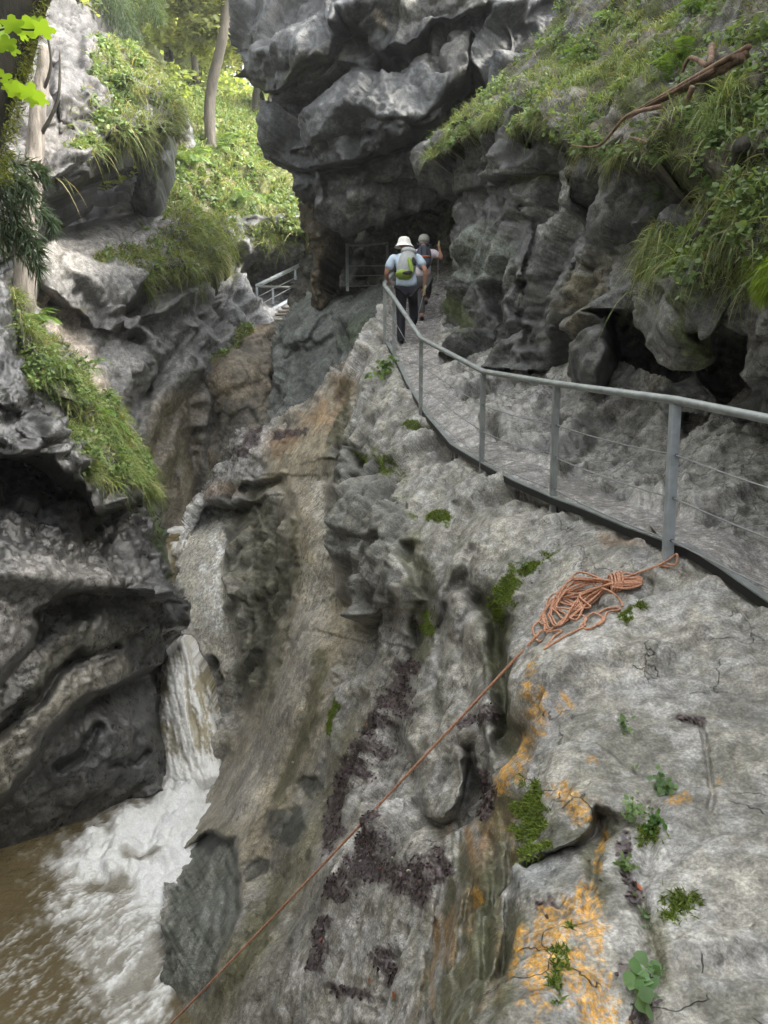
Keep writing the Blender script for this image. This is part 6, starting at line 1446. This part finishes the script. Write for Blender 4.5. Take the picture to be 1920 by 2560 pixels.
# dead wood on the right slope
def log(label, pts, r0, r1, mat, seed, cat='branch', name='dead_branch', splinter=0):
    r = random.Random(seed); P0 = pts[0]; e = empty(name, P0); tag(e, label, cat)
    mb = MB(); limb(mb, [q - P0 for q in pts], r0, r1, 9, r0 * .12, r); mb.build('wood', mat, e)
    if splinter:
        mb = MB()
        for k in range(splinter):
            a = pts[0].lerp(pts[-1], .02 + .3 * r.random()) - P0; dd = (pts[-1] - pts[0]); o = Vector((r.uniform(-1, 1), r.uniform(-1, 1), r.uniform(-1, 1))) * r0 * .9
            mb.tube([a + o, a + o + dd * r.uniform(.25, .6)], [r0 * .22, r0 * .05], 5)
        mb.build('splinter', mat, e)
    return e
W = lambda u, v, l: on(Vg, u, v, l)
def split_log(label, line, n, seed):
    r = random.Random(seed); a = W(*line[0], .2); e = empty('broken_log', a); tag(e, label, 'log')
    a0, b0 = W(*line[0], .12), W(*line[-1], .12); base = [a0.lerp(b0, k / 24) for k in range(25)]; N_ = len(base)
    uu, vv_ = project(np.array([tuple(q) for q in base])); lift = max(0, max(base[i].y - float(sample(Vg, uu[i], vv_[i])[0][1]) for i in range(N_))) + .12
    base = [q + Vector((-.1, -.9, .15)) * lift for q in base]; d = base[-1] - base[0]
    up = Vector((-.3, -.5, .8)).normalized(); sd_ = d.cross(up).normalized()
    for k in range(n):
        o = sd_ * r.uniform(-.11, .11) + up * r.uniform(-.05, .06); i0, i1 = r.randint(0, 3), r.randint(int(N_ * .5), N_ - 1)
        pts = [base[i] - a + o * (1 - .45 * i / N_) for i in range(i0, i1 + 1)]; m_ = len(pts)
        mb = MB(); mb.tube(pts, [.032 * (1 - .8 * i / m_) for i in range(m_)], 6, flat=.7); mb.build('splinter', M_BROWNWOOD, e)
    mb = MB(); mb.tube([q - a for q in base[:int(N_ * .8)]], [.06 * (1 - .7 * i / N_) for i in range(int(N_ * .8))], 9, flat=.7); mb.build('wood', M_BROWNWOOD, e)
split_log('splintered brown log lying across the right slope', [(1768, 222), (1530, 330)], 14, 1)
log('thin grey branch under the broken log pointing down left', [W(1690, 300, .12), W(1600, 340, .15), W(1540, 372, .14), W(1452, 398, .10)], .022, .008, M_BROWNWOOD, 2)
log('pale bare stick hanging at the rim of the right slope', [W(1580, 352, .06), W(1520, 376, .08), W(1448, 384, .10)], .016, .006, M_DEAD, 3)
log('curved root above the broken log', [W(1800, 150, .05), W(1790, 190, .10), W(1740, 190, .10), W(1700, 215, .06)], .03, .012, M_BROWNWOOD, 4, 'root', 'root')
log('grey stick lying below the log end at right', [W(1745, 285, .12), W(1680, 330, .14), W(1600, 390, .14)], .024, .010, M_BROWNWOOD, 5)
log('long thin stick up in the right corner', [W(1900, 40, .05), W(1880, 80, .12), W(1850, 120, .05)], .012, .006, M_DEAD, 6)
log('mossy root curling over the wall at the right edge', [on(Cw, 1925, 380, .15) if False else W(1900, 390, .1), W(1830, 400, .16), on(Cw, 1790, 430, .12), on(Cw, 1785, 520, .1), on(Cw, 1770, 620, .08), on(Cw, 1720, 670, .06)], .06, .02, M_DARKBARK, 7, 'root', 'root')

# unseen trees added on the right bank to keep sun off slope and left wall
for k, (x, y, z, cx, cy, cz, rad, lab) in enumerate([(8.6, 9.5, 6.5, 7.2, 8.4, 12.6, 2.8, 'unseen tree added as sun block on the right bank above the upper path'), (8.2, 5.0, 6.0, 7.0, 5.0, 12.0, 2.8, 'unseen tree added as sun block on the right bank above the coiled rope'), (8.0, .5, 6.0, 7.0, .5, 11.0, 2.4, 'unseen tree added as sun block on the right bank over the viewpoint')]):
    r_ = random.Random(40 + k); e = empty('tree', (x, y, z)); tag(e, lab, 'tree', 'unseen trees added to shade the near slope'); mb = MB(); sp = limb(mb, [Vector((0, 0, -2)), Vector((-.4, 0, 2.5)), Vector((cx - x, cy - y, cz - z)) * .7 + Vector((0, 0, 1)), Vector((cx - x, cy - y, cz - z + 1))], .2, .06, 10, .01, r_); mb.build('trunk', M_BARK, e)
    cen = [((cx - x + r_.uniform(-2, 2), cy - y + r_.uniform(-2, 2), cz - z + r_.uniform(-.5, 1)), rad * r_.uniform(.5, .8), 1) for _ in range(7)]
    crown('crown', cen, 420 if k in (1, 2) else 600, .24, MG, e, M_LEAF, np.random.default_rng(60 + k), .5)  # crown of the added unseen tree, blocks the sun
# ================================================================== THE TWO HIKERS (backs to the camera)
M_SKIN = flat_material('skin', (.42, .22, .15), .55, 0, .1, 12)
def cloth(name, c, rough=.85, var=.12): return flat_material(name, c, rough, 0, var, 18, .004, .25)
M_SHIRT, M_PANTS, M_HAT = cloth('pale_blue_shirt', (.50, .60, .72)), cloth('dark_trousers', (.018, .018, .024)), cloth('white_hat', (.80, .79, .75))
M_PACKG, M_LIME, M_BLACK = cloth('grey_pack', (.36, .37, .38), .7, .2), cloth('lime_panel', (.24, .34, .06), .7), cloth('black_strap', (.015, .015, .017), .6)
M_SHOE, M_LILAC, M_NAVY, M_ORANGE = cloth('dark_boot', (.02, .02, .022), .6), cloth('lilac_shirt', (.74, .66, .72)), cloth('slate_pack', (.055, .06, .085), .7), cloth('orange_strip', (.65, .17, .04))
M_HAIR, M_CAP, M_GREYP, M_POLE, M_GRIP = cloth('grey_hair', (.20, .19, .175)), cloth('grey_cap', (.36, .355, .32)), cloth('grey_trousers', (.075, .072, .075)), flat_material('pole_metal', (.40, .40, .40), .4, .5), flat_material('pale_cork_grip', (.60, .60, .34), .7)

def skin(name, J, E, mat, parent, root, sub=2, smooth_it=0):
    """one continuous surface grown round a jointed skeleton"""
    keys = list(J); ix = {k: i for i, k in enumerate(keys)}
    me = bpy.data.meshes.new(name); me.from_pydata([J[k][0] for k in keys], [(ix[a], ix[b]) for a, b in E], []); me.update()
    o = bpy.data.objects.new(name, me); COL.objects.link(o)
    m = o.modifiers.new('skin', 'SKIN'); m.branch_smoothing = .6; m.use_smooth_shade = True
    if not me.skin_vertices:
        bm = bmesh.new(); bm.from_mesh(me); bm.verts.layers.skin.verify(); bm.to_mesh(me); bm.free()
    for k in keys:
        sv = me.skin_vertices[0].data[ix[k]]; r = J[k][1]
        sv.radius = (r, r) if not isinstance(r, tuple) else r; sv.use_root = (k == root)
    s_ = o.modifiers.new('sub', 'SUBSURF'); s_.levels = sub; s_.render_levels = sub
    dg = bpy.context.evaluated_depsgraph_get(); dg.update()
    nm = bpy.data.meshes.new_from_object(o.evaluated_get(dg)); bpy.data.objects.remove(o)
    nm.name = name; nm.materials.clear(); nm.materials.append(mat); nm.polygons.foreach_set('use_smooth', [True] * len(nm.polygons))
    ob = bpy.data.objects.new(name, nm); COL.objects.link(ob); ob.parent = parent
    return ob

def V3(*a): return Vector(a)
def hand_joints(J, E, side, wrist, dirn, palm_n, key):
    """palm, four fingers curled round the grip, thumb from the side of the palm"""
    d = Vector(dirn).normalized(); n = Vector(palm_n).normalized(); a = d.cross(n).normalized() * side
    w = Vector(wrist); pc = w + d * .05; J[key + 'p'] = (pc, (.036, .02)); E.append((key + 'w', key + 'p'))
    for i, (o, L) in enumerate(zip((-.027, -.009, .009, .027), (.062, .072, .068, .052))):
        b = w + d * .085 + a * o; k = f'{key}f{i}'
        J[k + 'a'] = (b, .0095); J[k + 'b'] = (b + d * L * .4 + n * L * .22, .009); J[k + 'c'] = (b + d * L * .45 + n * L * .65, .0085)
        E += [(key + 'p', k + 'a'), (k + 'a', k + 'b'), (k + 'b', k + 'c')]
    t = w + d * .03 - a * .03; J[key + 't1'] = (t, .011); J[key + 't2'] = (t + d * .03 - a * .012 + n * .02, .0095); J[key + 't3'] = (t + d * .045 + n * .04, .0085)
    E += [(key + 'p', key + 't1'), (key + 't1', key + 't2'), (key + 't2', key + 't3')]

def head_joints(J, E, neck, head, fwd=(0, 1, 0), s=1.0):
    h = Vector(head); f = Vector(fwd).normalized(); up = (h - Vector(neck)).normalized(); sd_ = f.cross(up).normalized()
    J['hd1'] = (h - up * .055 * s, .068 * s); J['hd2'] = (h + up * .02 * s, .088 * s); J['hd3'] = (h + up * .09 * s, .07 * s)
    E += [('nk', 'hd1'), ('hd1', 'hd2'), ('hd2', 'hd3')]
    J['nose'] = (h + f * .105 * s - up * .015, .012); J['chin'] = (h + f * .07 * s - up * .09, .03); E += [('hd2', 'nose'), ('hd1', 'chin')]
    for k, q in (('el', -1), ('er', 1)): J[k] = (h + sd_ * q * .088 * s, (.012, .024)); E.append(('hd2', k))

def face(parent, head, fwd, s=1.0):
    h = Vector(head); f = Vector(fwd).normalized(); sx = f.cross(Vector((0, 0, 1))).normalized()
    for q in (-1, 1):
        m = MB(); m.lathe([(.002, -.008), (.009, -.004), (.011, 0), (.009, .004), (.002, .008)], h + f * .083 * s + sx * q * .032, 8); m.build('eye', M_BLACK, parent)
    m = MB(); m.tube([h + f * .088 * s - sx * .024 + V3(0, 0, -.055), h + f * .096 * s + V3(0, 0, -.058), h + f * .088 * s + sx * .024 + V3(0, 0, -.055)], .006, 6); m.build('mouth', flat_material('lips', (.35, .12, .10)), parent)

def puff(c, h, M=None, k=1.0):
    m = MB(); m.box(c, h, M); return m

# ---------------------------------------------------------------- first hiker
F1 = on(A, 1003, 864); h1 = empty('person', F1); tag(h1, 'hiker in pale blue shirt and white sun hat holding the handrail, seen from behind', 'person')
J, E = {}, []
def put(k, p, r): J[k] = (Vector(p), r)
put('pv', (.085, .10, .95), (.15, .11)); put('bl', (.085, .13, 1.10), (.145, .105)); put('ch', (.075, .20, 1.30), (.16, .115)); put('nk', (.066, .27, 1.46), .055)
E += [('pv', 'bl'), ('bl', 'ch'), ('ch', 'nk')]
head_joints(J, E, (.066, .27, 1.46), (.055, .305, 1.575))
for key, sh, el, wr in (('L', (-.125, .20, 1.375), (-.235, .20, 1.12), (-.205, .40, 1.03)), ('R', (.265, .21, 1.375), (.385, .08, 1.14), (.37, .20, .90))):
    put(key + 's', sh, .062); put(key + 'e', el, .042); put(key + 'w', wr, (.028, .024)); E += [('ch', key + 's'), (key + 's', key + 'e'), (key + 'e', key + 'w')]
hand_joints(J, E, -1, (-.205, .40, 1.03), (.1, .9, -.1), (.1, 0, -1), 'L'); hand_joints(J, E, 1, (.37, .20, .90), (0, .25, -.9), (-.4, 1, .1), 'R')
for key, hp, kn, an, toe in (('l', (0, .10, .90), (.0, .12, .49), (0, .0, .09), (-.01, .16, .035)), ('r', (.17, .12, .90), (.205, .36, .70), (.215, .40, .40), (.22, .56, .36))):
    put(key + 'h', hp, .085); put(key + 'k', kn, .06); put(key + 'a', an, .042); put(key + 't', toe, (.04, .028)); E += [('pv', key + 'h'), (key + 'h', key + 'k'), (key + 'k', key + 'a'), (key + 'a', key + 't')]
skin('body', J, E, M_SKIN, h1, 'pv'); face(h1, (.055, .305, 1.575), (0, 1, 0))
J = {}; put('pv', (.085, .10, .86), (.19, .145)); put('p2', (.085, .10, 1.0), (.185, .14)); put('bl', (.085, .13, 1.12), (.175, .135)); put('ch', (.075, .20, 1.31), (.19, .14)); put('nk', (.068, .26, 1.42), .075)
put('Ls', (-.125, .20, 1.375), .085); put('Rs', (.265, .21, 1.375), .085); put('Le', (-.21, .19, 1.17), .075); put('Re', (.355, .11, 1.20), .078)
skin('shirt', J, [('pv', 'p2'), ('p2', 'bl'), ('bl', 'ch'), ('ch', 'nk'), ('ch', 'Ls'), ('ch', 'Rs'), ('Ls', 'Le'), ('Rs', 'Re')], M_SHIRT, h1, 'pv')
J = {}; put('pv', (.085, .10, .93), (.165, .13)); put('lh', (.005, .10, .84), .105); put('lk', (.0, .11, .49), .082); put('la', (0, .01, .03), .066); put('rh', (.165, .13, .85), .105); put('rk', (.205, .36, .69), .085); put('ra', (.215, .39, .34), .066)
skin('trousers', J, [('pv', 'lh'), ('lh', 'lk'), ('lk', 'la'), ('pv', 'rh'), ('rh', 'rk'), ('rk', 'ra')], M_PANTS, h1, 'pv')
for hx, hy, hz in ((0, 0, .045), (.217, .42, .365)):
    m = MB(); m.box((hx, hy + .05, hz), (.048, .145, .048)); m.build('boot', M_SHOE, h1, sub=2)
m = MB(); hc = (.052, .305, 1.60)
m.lathe([(.003, .105), (.06, .102), (.094, .075), (.104, .02), (.112, -.01), (.155, -.05), (.162, -.058), (.150, -.052), (.104, -.012), (.09, .0)], hc, 24, 1, 1.1); m.build('sun_hat', M_HAT, h1, sub=1)
b1 = empty('backpack', F1 + V3(.06, .02, 1.0)); tag(b1, 'grey rucksack with lime green panels on the first hiker\'s back', 'backpack')
Mr = Matrix.Rotation(math.radians(-16), 3, 'X') @ Matrix.Rotation(math.radians(8), 3, 'Y')
m = MB(); m.box(Mr @ V3(0, -.04, .22), (.175, .13, .30), Mr); m.build('bag', M_PACKG, b1, sub=3)
m = MB(); m.box(Mr @ V3(-.03, -.055, .045), (.155, .125, .085), Mr); m.build('lower_panel', M_LIME, b1, sub=3)
m = MB(); m.box(Mr @ V3(.06, -.155, .17), (.042, .03, .17), Mr @ Matrix.Rotation(math.radians(-20), 3, 'Y')); m.build('pocket', M_LIME, b1, sub=2)
m = MB(); m.box(Mr @ V3(.105, -.155, .24), (.035, .022, .09), Mr @ Matrix.Rotation(math.radians(-22), 3, 'Y')); m.build('bottle_holder', M_BLACK, b1, sub=2)
m = MB(); m.box(Mr @ V3(.03, -.16, .04), (.10, .03, .035), Mr @ Matrix.Rotation(math.radians(-14), 3, 'Y')); m.build('bottom_patch', M_BLACK, b1, sub=2)
m = MB(); m.box(Mr @ V3(0, -.03, .45), (.15, .11, .075), Mr); m.build('lid', M_PACKG, b1, sub=3)
for q in (-1, 1):
    m = MB(); m.tube(smooth_path([V3(.0 + q * .12, .05, .42), V3(.0 + q * .14, .17, .44), V3(.0 + q * .13, .32, .32), V3(.01 + q * .16, .28, .10), V3(q * .15, .05, .06)], 5), .016, 6, flat=.5); m.build('strap', M_BLACK, b1)
# ---------------------------------------------------------------- second hiker
F2 = on(A, 1056, 802); h2 = empty('person', F2); tag(h2, 'hiker in lilac shirt and grey cap raising a pole hand, ahead of the other hiker', 'person')
gz = F2.z; q2 = lambda u, v, d: PV(u + 9, v - 4, d) - F2
pv, ch, nk, hd = q2(1048, 700, 13.8), q2(1048, 646, 13.9), q2(1050, 622, 14.02), q2(1051, 607, 14.08)
J, E = {}, []
put('pv', pv, (.14, .11)); put('bl', pv.lerp(ch, .5), (.135, .10)); put('ch', ch, (.15, .11)); put('nk', nk, .052); E += [('pv', 'bl'), ('bl', 'ch'), ('ch', 'nk')]
head_joints(J, E, nk, hd, (0, 1, 0), .95)
Rs, Re, Rw = q2(1075, 634, 13.9), q2(1096, 651, 13.85), q2(1090, 632, 14.0); Ls, Le, Lw = q2(1023, 634, 13.9), q2(1008, 655, 13.95), q2(1003, 640, 14.2)
for key, a_, b_, c_ in (('R', Rs, Re, Rw), ('L', Ls, Le, Lw)):
    put(key + 's', a_, .058); put(key + 'e', b_, .04); put(key + 'w', c_, (.027, .023)); E += [('ch', key + 's'), (key + 's', key + 'e'), (key + 'e', key + 'w')]
hand_joints(J, E, 1, Rw, (-.1, .2, .9), (-.6, .7, 0), 'R'); hand_joints(J, E, -1, Lw, (.2, .8, .3), (0, .2, -1), 'L')
lt, rt = V3(-.02, .0, .05), q2(1056, 766, 13.9)
for key, hp, kn, an in (('l', pv + V3(-.085, 0, -.05), V3(-.04, .12, .38), V3(-.02, -.02, .09)), ('r', pv + V3(.085, 0, -.05), pv + V3(.09, .30, -.20), rt + V3(0, 0, .09))):
    put(key + 'h', hp, .082); put(key + 'k', kn, .058); put(key + 'a', an, .04); put(key + 't', an + V3(0, .16, -.05), (.038, .027)); E += [('pv', key + 'h'), (key + 'h', key + 'k'), (key + 'k', key + 'a'), (key + 'a', key + 't')]
an_l, an_r, kn_l, kn_r = J['la'][0], J['ra'][0], J['lk'][0], J['rk'][0]; hp_l, hp_r = J['lh'][0], J['rh'][0]
skin('body', J, E, M_SKIN, h2, 'pv'); face(h2, hd, (0, 1, 0), .95)
J = {}; put('pv', pv + V3(0, 0, -.02), (.18, .14)); put('bl', pv.lerp(ch, .5), (.165, .13)); put('ch', ch, (.178, .135)); put('nk', nk - V3(0, .01, .03), .07); put('Rs', Rs, .08); put('Ls', Ls, .08); put('Re', Rs.lerp(Re, .75), .068); put('Le', Ls.lerp(Le, .75), .068)
skin('shirt', J, [('pv', 'bl'), ('bl', 'ch'), ('ch', 'nk'), ('ch', 'Rs'), ('ch', 'Ls'), ('Rs', 'Re'), ('Ls', 'Le')], M_LILAC, h2, 'pv')
J = {}; put('pv', pv + V3(0, 0, -.01), (.155, .125)); put('lh', hp_l, .10); put('lk', kn_l, .078); put('la', an_l + V3(0, 0, .02), .062); put('rh', hp_r, .10); put('rk', kn_r, .08); put('ra', an_r + V3(0, 0, .02), .062)
skin('trousers', J, [('pv', 'lh'), ('lh', 'lk'), ('lk', 'la'), ('pv', 'rh'), ('rh', 'rk'), ('rk', 'ra')], M_GREYP, h2, 'pv')
for an in (an_l, an_r):
    m = MB(); m.box(an + V3(0, .05, -.045), (.046, .14, .046)); m.build('boot', M_SHOE, h2, sub=2)
m = MB(); m.lathe([(.003, .105), (.055, .1), (.09, .07), (.1, .02), (.102, -.02), (.09, -.03)], hd + V3(0, 0, .015), 20, 1, 1.1); m.build('cap', M_CAP, h2, sub=1)
m = MB(); m.lathe([(.05, .0), (.094, -.015), (.092, -.055), (.075, -.08), (.05, -.07)], hd + V3(0, -.006, .01), 20, 1, .98); m.build('hair', M_HAIR, h2, sub=1)
bp = ch + V3(.01, -.20, -.20); b2 = empty('backpack', F2 + bp); tag(b2, 'slate blue daypack with an orange strip on the second hiker\'s back', 'backpack')
Mr = Matrix.Rotation(math.radians(-12), 3, 'X')
m = MB(); m.box(Mr @ V3(0, 0, .16), (.16, .12, .27), Mr); m.build('bag', M_NAVY, b2, sub=3)
m = MB(); m.box(Mr @ V3(.01, -.10, .145), (.125, .012, .016), Mr); m.build('orange_band', M_ORANGE, b2, sub=1)
m = MB(); m.box(Mr @ V3(0, -.09, .05), (.12, .045, .09), Mr); m.build('pocket', M_NAVY, b2, sub=3)
for q in (-1, 1):
    m = MB(); m.tube(smooth_path([V3(q * .10, .02, .36), V3(q * .11, .14, .40), V3(q * .12, .30, .30), V3(q * .15, .24, .08), V3(q * .13, .04, .04)], 5), .015, 6, flat=.5); m.build('strap', M_NAVY, b2)
    m = MB(); m.tube([Mr @ V3(q * .05, -.108, .16), Mr @ V3(q * .045, -.105, .30)], .007, 5); m.build('webbing', M_BLACK, b2)
# trekking poles
def pole(label, grip, tip):
    g, t = Vector(grip), Vector(tip); e = empty('trekking_pole', t); tag(e, label, 'trekking pole'); d = (g - t)
    m = MB(); m.tube([V3(0, 0, 0), d], .008, 8); m.build('shaft', M_POLE, e)
    m = MB(); m.tube([d * .97, d + d.normalized() * .02, d + d.normalized() * .13, d + d.normalized() * .16], [.014, .018, .017, .010], 10); m.build('grip', M_GRIP, e)
    m = MB(); m.lathe([(.01, .0), (.035, .008), (.012, .014)], d.normalized() * .07, 12); m.build('basket', M_BLACK, e)
pole('trekking pole held upright in the second hiker\'s raised hand', F2 + Rw + V3(-.01, .06, .06), on(A, 1092, 745) + V3(0, .1, 0))
pole('trekking pole in the first hiker\'s lowered right hand', F1 + V3(.36, .23, .80), F1 + V3(.24, .55, .32))
